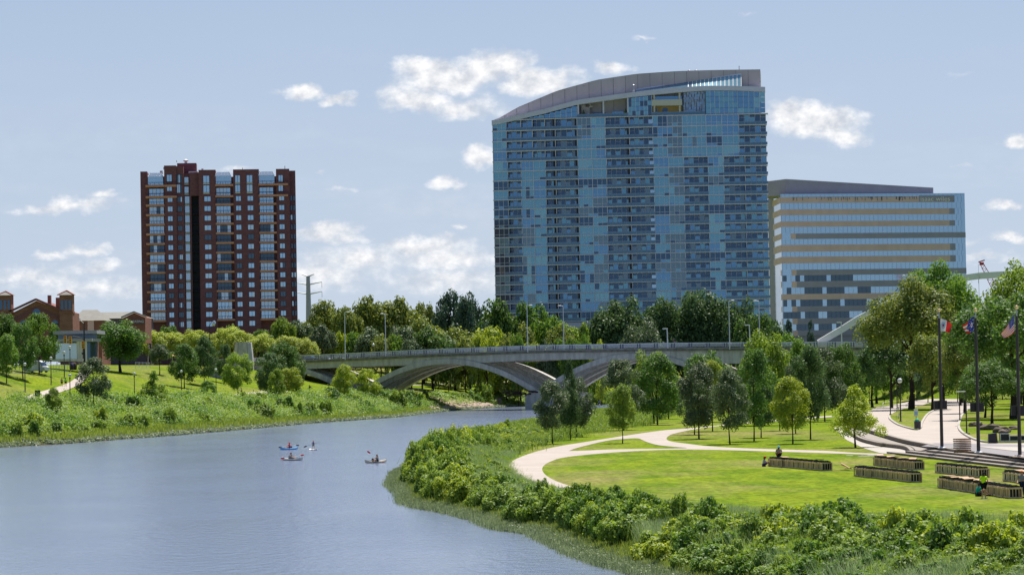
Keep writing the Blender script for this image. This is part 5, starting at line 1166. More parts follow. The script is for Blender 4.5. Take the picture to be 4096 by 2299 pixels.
def wallrun(P, t, z0, z1, name, label):
    o = thing(name, label, 'seat wall', (P[0][0], P[0][1], z0)); A = [Vector((p[0],p[1])) for p in P]; B = off(P, t); C_ = off(P, -.04); m = MB(); m2 = MB()
    for i in range(len(A)-1):
        q = [A[i+1], B[i+1], B[i], A[i]]; m.hexa([(v.x,v.y,z0) for v in q]+[(v.x,v.y,z1-.08) for v in q]); q = [C_[i+1], B[i+1], B[i], C_[i]]; m2.hexa([(v.x,v.y,z1-.08) for v in q]+[(v.x,v.y,z1) for v in q])
    m.build('wall_face', M['stepstone'], o); m2.build('coping', M['treadstone'], o)  # face darker than its coping, with the shade painted into the stone
cd = [Vector(v[:2]) for v in CURVE]+[Vector((39.9,303))]
def dens2(P, n=5):
    P = [Vector(p) for p in P]; out = []
    for i in range(len(P)-1):
        p0 = P[max(i-1,0)]; p1 = P[i]; p2 = P[i+1]; p3 = P[min(i+2,len(P)-1)]
        for k in range(n): t = k/n; out.append(.5*((2*p1)+(p2-p0)*t+(2*p0-5*p1+4*p2-p3)*t*t+(3*p1-p0-3*p2+p3)*t*t*t))
    return out+[P[-1]]
low = dens2(cd); wallrun(low, .5, 1.2, 1.95, 'seat_wall', 'lower curved stone seat wall beside the small yellow maple')
up_ = dens2([Vector(atz(a,b,1.95)[:2]) for a,b in ((2152,1074),(2170,1083),(2195,1092),(2247,1108),(2285,1118))]+[Vector((42.3,308)),Vector((41.9,290))]); wallrun(up_, .45, 1.6, 2.42, 'seat_wall', 'upper curved stone seat wall along the edge of the plaza')
sheet('paving', [[tuple(v) for v in off(low,.4)]+[(v.x+.1,v.y) for v in up_[::-1]]], 1.95, M['treadstone'], 'pale terrace between the two curved seat walls')
sheet('paving', [W2([(2098,1075),(2112,1090),(2130,1106),(2174,1127),(2211,1138),(2250,1143)],1.53)+[tuple(v) for v in low[::-1]]], 1.53, M['palepaving'], 'pale strip at the foot of the lower seat wall')
pl = [tuple(v) for v in off(up_, .3)]
sheet('plaza', [W2([(2205,1024),(2238,1020),(2291,1008.5),(2364,1000),(2400,998),(2420,1008),(2470,1020)],PZ)+[(75,400),(95,300),(90,150),(58,150),(49.6,216),(46.2,250),(42.3,289)]+pl[::-1]+W2([(2128,1062),(2165,1042)],PZ)], PZ, M['path'], 'pale concrete plaza and paths above the steps')
sheet('paving', [W2([(2318,1121.5),(2352,1113.5),(2480,1116),(2620,1119),(2700,1160),(2576,1151),(2473,1137),(2390,1127)],PZ+.025)], PZ+.025, M['paving'], 'blue grey paving around the flagpoles')
sheet('paving', [W2([(2450,1121.5),(2540,1123),(2600,1125),(2620,1140),(2530,1131)],PZ+.05)], PZ+.05, M['palepaving'], 'pale band crossing the blue grey paving')
isl = densify([D5(*p) for p in ((1535,1150),(1560,1200),(1700,1290),(1950,1362),(2065,1345),(2095,1250),(2190,1105),(2340,1010),(2420,890))],4); isb = densify([D5(*p) for p in ((2420,845),(2100,940),(1750,1010),(1560,1100))],3)
sheet('lawn', [W2(isl+isb, PZ+.05)], PZ+.05, M['lawn'], 'bright grass island between the two rear paths')
rlw = densify([D4(*p) for p in ((720,590),(600,680),(545,790),(530,900),(590,985),(750,1078),(950,1128),(1250,1130),(1700,1128))],4)
sheet('lawn', [W2(rlw, PZ+.05)+[(110,300),(140,600)]+W2([(2452,1013)],PZ+.05)], PZ+.05, M['lawn'], 'grass with boulders right of the plaza path')
def kerb(P, label):
    P = [Vector(atz(a,b,PZ)) for a,b in P]; m = MB()
    for a, b in zip(P[:-1], P[1:]): m.beam(a+Vector((0,0,.04)), b+(b-a)*.02+Vector((0,0,.04)), .32, .26)
    tag(m.build('kerb', M['palepaving']), label, kind='structure')
kerb(isl, 'pale kerb round the grass island'); kerb(rlw, 'pale kerb of the right lawn')
m = MB()
for x, y in ((370,133),(455,131),(540,128),(530,142),(600,130)):
    p = atz(*D7(x, y), 1.52); m.box(p.x-.75,p.x+.75,p.y-.5,p.y+.5,1.5,1.545)
tag(m.build('paving', M['palepaving']), 'a few pale flagstones set in the lawn', kind='structure')

# ------------------------------------------------------------------ flagpoles and flags
M['brass'] = mat('gold_ball', (.75,.58,.28), .3, .5, .6)
FP = []
for k, (bx, by, tx, ty, lab) in enumerate(((2369.6,1126.5,2364.3,777,'tall dark flagpole with the white and red city flag, leftmost'),(2461.8,1137.8,2452.6,775.5,'tall dark flagpole with the drooping blue, red and white state flag, middle'),(2565.6,1147.4,2553.6,769,'tall dark flagpole with the striped national flag, rightmost'))):
    p = atz(bx, by, PZ+.03); zt_ = zat(tx, ty, p.y); o = thing('flagpole', lab, 'flagpole', p, group='flagpoles on the plaza'); FP.append((p, zt_))
    m = MB(); m.tube(p, (p.x,p.y,zt_-.9), .17, .12, 12); m.build('pole', M['pole'], o)
    m = MB(); m.lathe((p.x,p.y,p.z), [(.42,0),(.42,.05),(.25,.1),(.2,.16)], 12); m.build('base_flange', M['white'], o)
    m = MB(); m.tube((p.x,p.y,zt_-.9), (p.x,p.y,zt_-.25), .07, .05, 8); m.build('truck', M['steel'], o)
    m = MB(); m.ball((p.x,p.y,zt_-.12), .18); m.build('ball', M['brass'], o)
    zc = zat(bx-3, [1018,1024,1032][k], p.y); m = MB(); hw = [.42,.45,.47][k]
    for s_ in (-1, 1): m.box(p.x+s_*.32-.3, p.x+s_*.32+.3, p.y+.16, p.y+.5, zc-.42, zc+.42)
    m.build('loudspeaker', M['black'], o)
M['f_white'] = mat('flag_white', (.78,.78,.78), .8); M['f_red'] = mat('flag_red', (.70,.03,.03), .8); M['f_blue'] = mat('flag_blue', (.03,.05,.32), .8); M['f_yel'] = mat('flag_yellow', (.80,.45,.03), .8); M['f_lb'] = mat('flag_light_blue', (.32,.52,.72), .8)
FM = [M['f_white'], M['f_red'], M['f_blue'], M['f_yel'], M['f_lb'], M['black']]
def flag(k, HT, HB, FT, FB, fn, label, cut=0):
    f = lambda x, y: ((x/2.629+3600)/K, (y/2.629+950)/K); Y = FP[k][0].y-.02; c = [at(*f(*q), Y) for q in (HT, HB, FT, FB)]
    nu, nv = 60, 39; mb = MB(); vs = []
    for j in range(nv+1):
        for i in range(nu+1):
            u, v = i/nu, j/nv; a = c[0].lerp(c[2], u); b = c[1].lerp(c[3], u); p = a.lerp(b, v); p.z -= .10*math.sin(math.pi*u)*(1 if k else -1); p.y += .16*math.sin(u*7+v*2.5)*u**.5; vs.append(p)
    fs = []; ms = []
    for j in range(nv):
        for i in range(nu):
            w_ = nu+1; fs.append((j*w_+i, j*w_+i+1, (j+1)*w_+i+1, (j+1)*w_+i)); ms.append(fn((i+.5)/nu, (j+.5)/nv))
    mb.v = vs; mb.f = fs; mb.m = ms; o = mb.build('flag', FM); tag(o, label, 'flag', 'flags on the plaza flagpoles')
def f_city(u, v):
    e = ((u-.30)/.20)**2+((v-.50)/.30)**2
    if e < .18: return 1 if v > .5 else 2
    if .18 <= e < .30: return 0
    if e < .85: return 4
    if abs(v-.33) < .03 and abs(u-.30) < .1: return 5
    return 3 if (u < .06 and v < .12) else (0 if u < .56 else 1)
def f_state(u, v):
    tri = u < .80*(1-abs(v-.5)*1.0)
    if tri:
        e = ((u-.22)/.11)**2+((v-.5)/.16)**2
        if e < .22: return 1
        if e < 1: return 0
        return 0 if (math.sin(u*34) > .72 and math.sin(v*28+1) > .55) else 2
    s_ = int(v*5); return 1 if s_ % 2 == 0 else 0
def f_nat(u, v):
    if u < .42 and v < .54: return 0 if (math.sin(u*88) > .6 and math.sin(v*72) > .5) else 2
    return 1 if int(v*13) % 2 == 0 else 0
flag(0, (420,846), (420,990), (548,912), (522,1002), f_city, 'white and red flag with a round blue emblem, blowing right from its pole')
flag(1, (772,818), (776,980), (655,925), (694,1000), f_state, 'drooping flag with a blue starred field and red stripes, hanging left of its pole')
flag(2, (1203,798), (1204,992), (1062,1010), (1092,1056), f_nat, 'red and white striped flag with a starred blue corner, hanging left of its pole')

# ------------------------------------------------------------------ racks of tubes on the lawn
M['wood'] = mat('pallet_wood', (.60,.44,.28), .85, .15, var=.35, scale=3.0, stretch=(1,1,.3)); M['wood2'] = mat('pale_new_wood', (.80,.72,.48), .8, .2, var=.2, scale=3.0); M['ply'] = mat('plywood', (.55,.36,.22), .8, .2, var=.15, scale=1.5); M['tubeblack'] = mat('black_tube', (.012,.013,.02), .45, .4)
def rack(pale, L_=1.32, W_=.86, Hh_=.74):
    rs = random.Random(pale*5+2); fr = MB(); tb = MB()
    for s_ in (-1, 1):
        for j in range(8):
            if rs.random() < .12: continue
            x = -L_/2+.05+(L_-.1)*j/7; w_ = .045; t = rs.uniform(-.02,.02); fr.hexa([(x-w_,s_*W_/2-.02,0),(x+w_,s_*W_/2-.02,0),(x+w_,s_*W_/2+.02,0),(x-w_,s_*W_/2+.02,0),(x-w_+t,s_*W_/2-.02,Hh_-rs.uniform(0,.03)),(x+w_+t,s_*W_/2-.02,Hh_),(x+w_+t,s_*W_/2+.02,Hh_),(x-w_+t,s_*W_/2+.02,Hh_)], 0)
        fr.box(-L_/2, L_/2, s_*W_/2-.055, s_*W_/2-.022, Hh_-.16, Hh_-.06, 1); fr.box(-L_/2, L_/2, s_*W_/2-.055, s_*W_/2-.022, .04, .15, 1)
    for e in (-1, 1):
        fr.box(e*L_/2-.03, e*L_/2+.01, -W_/2, W_/2, Hh_-.11, Hh_, 1); fr.box(e*L_/2-.03, e*L_/2+.01, -W_/2, W_/2, 0, .12, 1)
        for j in range(5): y = -W_/2+W_*j/4; fr.box(e*L_/2-.025, e*L_/2+.012, y-.022, y+.022, .12, Hh_-.11, 1)
    for i in range(6):
        for j in range(4):
            x = -L_/2+.14+(L_-.28)*i/5; y = -W_/2+.15+(W_-.3)*j/3; z = Hh_+rs.uniform(.06,.13); v = len(tb.v); tb.tube((x,y,.03), (x,y,z), .082, n=8, cap=False); tb.lathe((x,y,z), [(.082,0),(.082,.012),(.06,.012),(.06,-.06)], 8)
    o = thing('tube_rack', '', 'rack', (0,0,0)); fr.build('frame', [M['wood2'] if pale else M['wood'], M['wood']], o, world=False); tb.build('tube_bundle', M['tubeblack'], o, world=False); return o
R0 = rack(0); R1 = rack(1); used_r = {0:False, 1:False}
ROWS = [((3072,1864.6),(3290,1884),0,'wooden tube rack in the row beside the person in the blue cap','racks in the row left of the others'),
        ((3488.5,1861),(3658,1880),0,'wooden rack of black tubes in the board covered row nearest the steps','racks in the row nearest the steps'),
        ((3417,1903.6),(3646,1930.5),0,'wooden rack of black tubes in the staggered middle row, next nearest the steps','racks in the staggered middle row'),
        ((3737,1891),(3912,1911),1,'pale slatted tube rack in the row behind the person in yellow','racks in the pale slatted row'),
        ((3750,1951),(4033,1995),0,'wooden tube rack in the long front row beside the person in yellow','racks in the long front row'),
        ((4007.6,1923.7),(4150,1944),1,'pale slatted tube rack in the short row cut by the right edge','racks in the row at the right edge')]
rs = random.Random(8); RACKS = []
for ri, (a, b, pale, lab, grp) in enumerate(ROWS):
    A = atz(a[0]/K, a[1]/K, 1.5); B = atz(b[0]/K, b[1]/K, 1.5); d = (B-A); Ln = d.length; n = max(3, round(Ln/1.4)); u = d.normalized(); nrm = Vector((-u.y, u.x, 0)); nrm = nrm if nrm.x > 0 else -nrm; ang = math.atan2(u.y, u.x)
    for i in range(n):
        q = A+u*(Ln*(i+.5)/n)+nrm*(.45+(rs.uniform(-.05,.05))); stag = (.05 if ri != 2 else -.22*(i < 4)*((i % 2))) ; q = q+nrm*stag; q.z = 1.52; src = R1 if pale else R0
        if not used_r[pale]: o = src; used_r[pale] = True; o.location = q; o.rotation_euler = (0,0,ang+rs.uniform(-.03,.03))
        else: o = dup(src, q, ang+rs.uniform(-.04,.04)+(.14 if ri == 2 and i < 5 else 0))
        o['label'] = lab; o['group'] = grp; RACKS.append(o)
    if ri in (1, 4, 5, 0):
        for j in range({1:8,4:8,5:3,0:2}[ri]):
            t = {1:(j+.8)/9,4:.06+.6*j/8,5:(j+.3)/4,0:(.25,.86)[j % 2]}[ri]; q = A+u*(Ln*t)+nrm*(.45+rs.uniform(-.15,.15)); m = MB(); m.rbox((0,0,0), (1,0), rs.uniform(.45,.75), rs.uniform(.3,.42), -.01, .012)
            o = m.build('board', M['ply'], world=False); o.location = (q.x, q.y, 1.52+.74+.17+rs.uniform(0,.04)); o.rotation_euler = (rs.uniform(-.05,.05), rs.uniform(-.07,.07), ang+rs.uniform(-.35,.35)); tag(o, ['plywood board on the row by the person in the blue cap','plywood board lying on the tube row nearest the steps','','','plywood board lying on the long front row beside the person in yellow','plywood board on the short row at the right edge'][ri], 'board', 'loose boards on the tube racks, row '+['one','two','','','five','six'][ri])
wp = thing('scrap_wood', 'small heap of wood scraps with a little wheel on the lawn between two rack rows', 'wood scraps', atz(3370/K, 1880/K, 1.52)); p = wp.location.copy(); m = MB()
m.rbox(p+Vector((-.2,0,0)), (1,.2), .75, .3, 1.53, 1.57); m.beam(p+Vector((-.1,0,.5)), p+Vector((.8,.2,.12)), .3, .05); m.beam(p+Vector((-.1,.1,.62)), p+Vector((.6,-.2,.2)), .28, .04); m.beam(p+Vector((.2,.4,.1)), p+Vector((1.2,.1,.3)), .2, .05); m.build('boards', M['ply'], wp)
m = MB(); m.tube(p+Vector((1.15,-.05,.2)), p+Vector((1.15,.05,.2)), .16, n=10); m.build('wheel', M['black'], wp)
# pallets
M['oldwood'] = mat('old_pallet_wood', (.30,.16,.09), .85, .15, var=.3, scale=2.0)
pp = atz(*D4(600,1290), PZ+.03); PAL = []
for i in range(8):
    m = MB(); z = 0
    for y in (-.55,0,.55): m.box(-.6,.6,y-.05,y+.05,0,.085)
    for j in range(6): x = -.6+.04+1.04*j/5*1.08; m.box(x-.05,x+.05,-.6,.6,.085,.11) 
    m.box(.56,.6,-.6,.6,.0,.084)
    o = m.build('pallet', M['oldwood'], world=False); o.location = (pp.x+rs.uniform(-.03,.03), pp.y+.6+rs.uniform(-.03,.03), pp.z+.17*i); o.rotation_euler = (0,0,.35+rs.uniform(-.04,.04))
    tag(o, 'wooden pallet at the '+['bottom','second level','third level','fourth level','fifth level','sixth level','seventh level','top'][i]+' of the pallet stack between two flagpoles', 'pallet', 'stacked pallets')
# boards lying by the third flagpole
for k, (x, y) in enumerate(((1440,1355),(1500,1368),(1530,1350))):
    q = atz(*D4(x, y), PZ+.03); m = MB(); m.rbox(q, (1,.15*k), .7, .2, PZ+.04+.05*k, PZ+.08+.05*k); tag(m.build('board', M['ply']), ['board lying at the left of the third flagpole foot','board lying in front of the third flagpole foot','topmost board at the third flagpole foot'][k], 'board')
# road cases, speaker bin, boulders, litter bin
def case(x, y, w_, d_, h_, label, lid=False):
    q = atz(*D4(x, y), PZ+.03); q.y += d_/2; o = thing('road_case', label, 'equipment case', q); m = MB(); m.box(q.x-w_/2,q.x+w_/2,q.y-d_/2,q.y+d_/2,q.z+.12,q.z+h_); m.build('body', M['tubeblack'], o); m = MB()
    for sx in (-1,1):
        for sy in (-1,1): m.box(q.x+sx*w_/2-.03,q.x+sx*w_/2+.03,q.y+sy*d_/2-.03,q.y+sy*d_/2+.03,q.z+.11,q.z+h_+.02)
    for z in (q.z+.12,q.z+h_): 
        for sy in (-1,1): m.box(q.x-w_/2,q.x+w_/2,q.y+sy*d_/2-.031,q.y+sy*d_/2+.031,z-.03,z+.03)
    m.build('metal_edges', M['lightpaint'], o)
    for sx in (-1,1):
        for sy in (-1,1): m = MB(); m.tube((q.x+sx*w_*.38-.03,q.y+sy*d_*.38,q.z+.06),(q.x+sx*w_*.38+.03,q.y+sy*d_*.38,q.z+.06),.06,n=8); m.build('castor', M['black'], o)
    if lid: m = MB(); m.hexa([(q.x-w_/2-.4,q.y+d_/2,q.z+h_),(q.x+w_/2-.3,q.y+d_/2,q.z+h_),(q.x+w_/2-.3,q.y+d_/2+.1,q.z+h_),(q.x-w_/2-.4,q.y+d_/2+.1,q.z+h_),(q.x-w_/2-.4,q.y+d_/2+.25,q.z+h_+.6),(q.x+w_/2-.3,q.y+d_/2+.25,q.z+h_+.6),(q.x+w_/2-.3,q.y+d_/2+.35,q.z+h_+.6),(q.x-w_/2-.4,q.y+d_/2+.35,q.z+h_+.6)]); m.build('open_lid', mat('blue_case_lid', (.03,.05,.12), .5), o)
case(1250,1120,.9,.7,.85,'black equipment case with metal edges, left of the open one'); case(1410,1118,1.1,.7,.62,'black equipment case with its blue lid open'); case(1520,1112,.6,.7,.6,'small black equipment case behind the third flagpole')
q = atz(*D4(1065,1138), PZ+.03); m = MB(); m.hexa([q+Vector(v) for v in ((-.5,-.3,0),(.45,-.3,0),(.45,.4,0),(-.5,.4,0),(-.45,-.25,.95),(.35,-.25,1.05),(.35,.35,1.05),(-.45,.35,.95))]); tag(m.build('black_cover', M['black']), 'black covered equipment standing left of the cases', 'equipment')
for k, (x, y, w_, h_, lab) in enumerate(((770,880,1.0,.62,'pale boulder on the grass left of the second flagpole'),(865,875,.7,.6,'boulder right behind the second flagpole'),(945,935,.95,.75,'dark boulder in shade right of the second flagpole'),(1072,935,1.3,.8,'widest dark boulder in the shade'),(1205,975,1.5,.8,'rough boulder behind the equipment cases'),(1390,930,1.0,.5,'low pale boulder left of the third flagpole'),(1240,985,.9,.5,'small boulder touching the equipment case'))):
    q = atz(*D4(x, y), PZ+.05); m = MB(); m.ball(q+Vector((0,.4,h_*.3)), w_*.75, .6, h_*.62, 10, 7); rr2 = random.Random(k)
    m.v = [tuple(c+rr2.uniform(-.09,.09) for c in v) for v in m.v]; tag(m.build('boulder', M['boulder']), lab, 'boulder', 'boulders on the right lawn')
q = atz(*D5(2020,1358), PZ+.03); o = thing('litter_bin', 'brown slatted litter bin with a green bag at the tip of the grass island', 'litter bin', q); m = MB(); m.lathe(q, [(.36,0),(.42,.1),(.44,1.0),(.40,1.05)], 14); m.build('bin_body', M['pole'], o)
m = MB(); m.ball(q+Vector((-.05,0,1.1)), .3, .3, .28, 8, 6); m.build('bag', mat('green_bag', (.02,.42,.28), .5), o)
q2 = atz(*D5(1995,1215), PZ+.05); o = thing('notice_board', 'white and blue notice board standing behind the litter bin', 'sign', q2); m = MB(); m.box(q2.x-.04,q2.x+.04,q2.y-.03,q2.y+.03,q2.z,q2.z+.9); m.build('post', M['black'], o); m = MB(); m.box(q2.x-.3,q2.x+.3,q2.y-.06,q2.y-.03,q2.z+.7,q2.z+1.75); m.build('board', M['white'], o); m = MB(); m.box(q2.x-.22,q2.x+.22,q2.y-.07,q2.y-.06,q2.z+.95,q2.z+1.4); m.build('printed_panel', M['f_lb'], o)
# globe lamps
def globe_lamp(p, zt_, label, grp='globe lamps in the park', r=.30):
    o = thing('globe_lamp', label, 'street lamp', p, group=grp); h = zt_-p.z
    m = MB(); m.lathe(p, [(.2,-.2),(.2,.12),(.11,.18),(.09,h*.5),(.075,h-r*2.2-.45),(.12,h-r*2.2-.4),(.15,h-r*2.2)], 8); m.build('post', M['pole'], o)
    m = MB(); m.ball((p.x,p.y,zt_-r*1.05), r, r, r*1.02, 12, 8); m.build('globe', mat('globe_glass', (.72,.74,.72), .25, .5) if 'globe_glass' not in bpy.data.materials else bpy.data.materials['globe_glass'], o)
    m = MB(); m.lathe((p.x,p.y,zt_-r*1.1), [(r*1.05,-.03),(r*1.08,0),(r*1.05,.03)], 12); m.lathe((p.x,p.y,zt_-r*.12), [(r*.35,0),(r*.2,.1),(.02,.2)], 8); m.build('metal_band', M['black'], o)
p = atz(*D5(1730,1222), PZ+.05); globe_lamp(p, zat(*D5(1720,478), p.y), 'white globe lamp on the grass island, nearest of all', r=.36)
for (x, y0, y1, lab) in ((208,965,722,'globe lamp on the left lawn, leftmost in the photo'),(423,905,673,'globe lamp on the left lawn between the cluster of trees and the walkers'),(532,850,626,'globe lamp right behind the two walkers'),(580,800,583,'globe lamp by the bins at the top of the left path'),(580,1045,813,'globe lamp in the lower grass right of the walkers'),(1112,1020,800,'lone globe lamp on the open left lawn before the bald cypress')):
    B = c1(x, y0); p = hit(*B); globe_lamp(p, zat(B[0]-1, c1(x,y1)[1], p.y), lab)
for (x, y0, y1, lab) in ((325,1060,848,'globe lamp in front of the tree with the resting person'),(683,1103,830,'globe lamp between the tall dark tree and the bright pylon tree')):
    B = c3(x, y0); p = hit(*B); globe_lamp(p, zat(B[0]-1, c3(x,y1)[1], p.y), lab)
for (dx, dyt, dyb, Y, lab) in ((940,863,905,905,'globe lamp peeping over the bridge railing between two tall lamp posts'),):
    p = at(dx, dyb, Y); globe_lamp(Vector((p.x,Y,zat(dx,dyt,Y)-5)), zat(dx,dyt,Y), lab, r=.4)
# gooseneck lamp, plain poles at right
p = at(*c3(615,500), 885); o = thing('gooseneck_lamp', 'black gooseneck lamp before the brick apartment tower', 'street lamp', (p.x,885,p.z-6)); t_ = at(*c3(612,385), 885); m = MB(); m.tube((p.x,885,p.z-6), t_, .16, .1, 7); m.build('post', M['black'], o)
m = MB(); q = [t_, at(*c3(622,378),885), at(*c3(634,355),885), at(*c3(648,338),885), at(*c3(660,340),885), at(*c3(662,352),885)]
for a, b in zip(q[:-1], q[1:]): m.tube(a, b, .08, n=5)
m.build('curved_arm', M['black'], o); m = MB(); c = at(*c3(660,368), 885); m.ball(c, .55, .55, .85, 10, 6); m.build('lamp_head', M['g_sky2'], o)
for (x, y0, y1, lab) in ((1553,1110,850,'black slim post at the left tip of the grass island'),(1668,1005,690,'brown slim post behind the globe lamp')):
    p = atz(*D5(x,y0), PZ+.03); o = thing('slim_post', lab, 'post', p); m = MB(); m.tube(p, (p.x,p.y,zat(*D5(x-6,y1-140),p.y)), .10, .08, 7); m.build('shaft', M['pole'], o); m = MB(); m.lathe(p, [(.2,0),(.2,.15),(.1,.2)], 8); m.build('base', M['black'], o)
for (x, y0, y1, lab, arm) in ((545,795,300,'brown slim post at the kerb of the right lawn',0),(652,1000,330,'taller brown slim post with a short top arm on the right lawn',1)):
    p = atz(*D4(x,y0), PZ+.05); zt_ = zat(*D4(x-6,y1), p.y); o = thing('slim_post', lab, 'post', p); m = MB(); m.tube(p, (p.x,p.y,zt_), .09, .07, 7); m.build('shaft', M['pole'], o); m = MB(); m.box(p.x-.35,p.x+.35,p.y-.25,p.y+.25,p.z,p.z+.14); m.build('base', M['stepstone'], o)
    if arm: m = MB(); m.tube((p.x,p.y,zt_-.02),(p.x-1.1,p.y,zt_-.02),.035,n=6); m.build('arm', M['steel'], o)
# benches and handrail
def bench(p, rz, label, mt, L_=1.6):
    o = thing('bench', label, 'bench', p, rz=rz); m = MB()
    for j in range(4): m.box(-L_/2,L_/2,-.22+j*.12,-.13+j*.12,.43,.46)
    m.build('seat', mt, o, world=False); m = MB()
    for j in range(4): m.box(-L_/2,L_/2,.25+j*.03,.28+j*.03,.52+j*.11,.60+j*.11)
    m.build('backrest', mt, o, world=False)
    for s_ in (-1,1):
        m = MB(); m.box(s_*L_/2*.9-.03,s_*L_/2*.9+.03,-.22,-.16,0,.43); m.box(s_*L_/2*.9-.03,s_*L_/2*.9+.03,.2,.26,0,.86); m.build('leg', M['steel'], o, world=False)
p = atz(*D5(1660,1060), PZ+.04); bench(p, -1.9, 'grey bench behind the slim black post on the rear path', M['steel']); p = atz(*D5(1690,1175), PZ+.05); bench(p, -1.9, 'grey bench in the shade on the grass island beside the globe lamp', M['steel'])
for k, x in enumerate((1840,1885,1925)): p = atz(*D5(x,965-12*k), PZ+.04); bench(p, -1.9, ['reddish chair on the far path, leftmost of three','reddish chair on the far path, middle of three','reddish chair on the far path, rightmost of three'][k], mat('red_brown_slats', (.22,.07,.05), .7) if k == 0 else bpy.data.materials['red_brown_slats'], .8)
p = hit(*c3(487,1113)); bench(p, 2.9, 'dark park bench at the foot of the left lawn', M['pole'], 1.8)
o = thing('handrail', 'pale metal handrail beside the rear path at right', 'handrail', atz(*D5(1440,985), PZ)); p = o.location.copy(); a = atz(*D5(1540,962), PZ); m = MB()
for q in (p, a): m.tube(q, q+Vector((0,0,1.0)), .035, n=6)
m.tube(p+Vector((0,0,.98)), a+Vector((0,0,1.0)), .03, n=6); m.tube(p+Vector((0,0,.98)), p+(p-a)*.6+Vector((0,0,.3)), .03, n=6); m.build('rails', M['lightpaint'], o)
# ------------------------------------------------------------------ people
M['skin'] = mat('skin', (.52,.29,.20), .6, .3); M['hair_brown'] = mat('brown_hair', (.06,.03,.02), .7); M['hair_red'] = mat('red_hair', (.42,.12,.04), .7)
def cl(name, col): return bpy.data.materials.get('cloth_'+name) or mat('cloth_'+name, col, .85, .1)
def skinmesh(name, verts, edges, radii, mt, parent, levels=1):
    me = bpy.data.meshes.new(name); me.from_pydata(verts, edges, []); o = bpy.data.objects.new(name, me); C.objects.link(o)
    o.modifiers.new('skin', 'SKIN'); sv = me.skin_vertices[0].data
    for i, r in enumerate(radii): sv[i].radius = (r, r)
    sv[0].use_root = True; s = o.modifiers.new('sub', 'SUBSURF'); s.levels = levels
    dg = bpy.context.evaluated_depsgraph_get(); nm = bpy.data.meshes.new_from_object(o.evaluated_get(dg)); bpy.data.objects.remove(o)
    nm.name = name; nm.materials.clear(); nm.materials.append(mt); nm.polygons.foreach_set('use_smooth', [True]*len(nm.polygons)); q = bpy.data.objects.new(name, nm); C.objects.link(q); q.parent = parent; return q
BASE = dict(pelvis=(0,0,.96), spine=(0,0,1.14), chest=(0,.01,1.34), neck=(0,.01,1.50), head=(0,.03,1.60), crown=(0,.03,1.70))
for s_, n in ((-1,'l'),(1,'r')): BASE.update({'hip'+n:(s_*.10,0,.92),'knee'+n:(s_*.11,.02,.50),'ankle'+n:(s_*.11,-.01,.09),'toe'+n:(s_*.13,.17,.04),'sh'+n:(s_*.19,0,1.41),'el'+n:(s_*.25,-.02,1.13),'wr'+n:(s_*.27,.06,.89)})
def pose(**k): d = dict(BASE); d.update(k); return d
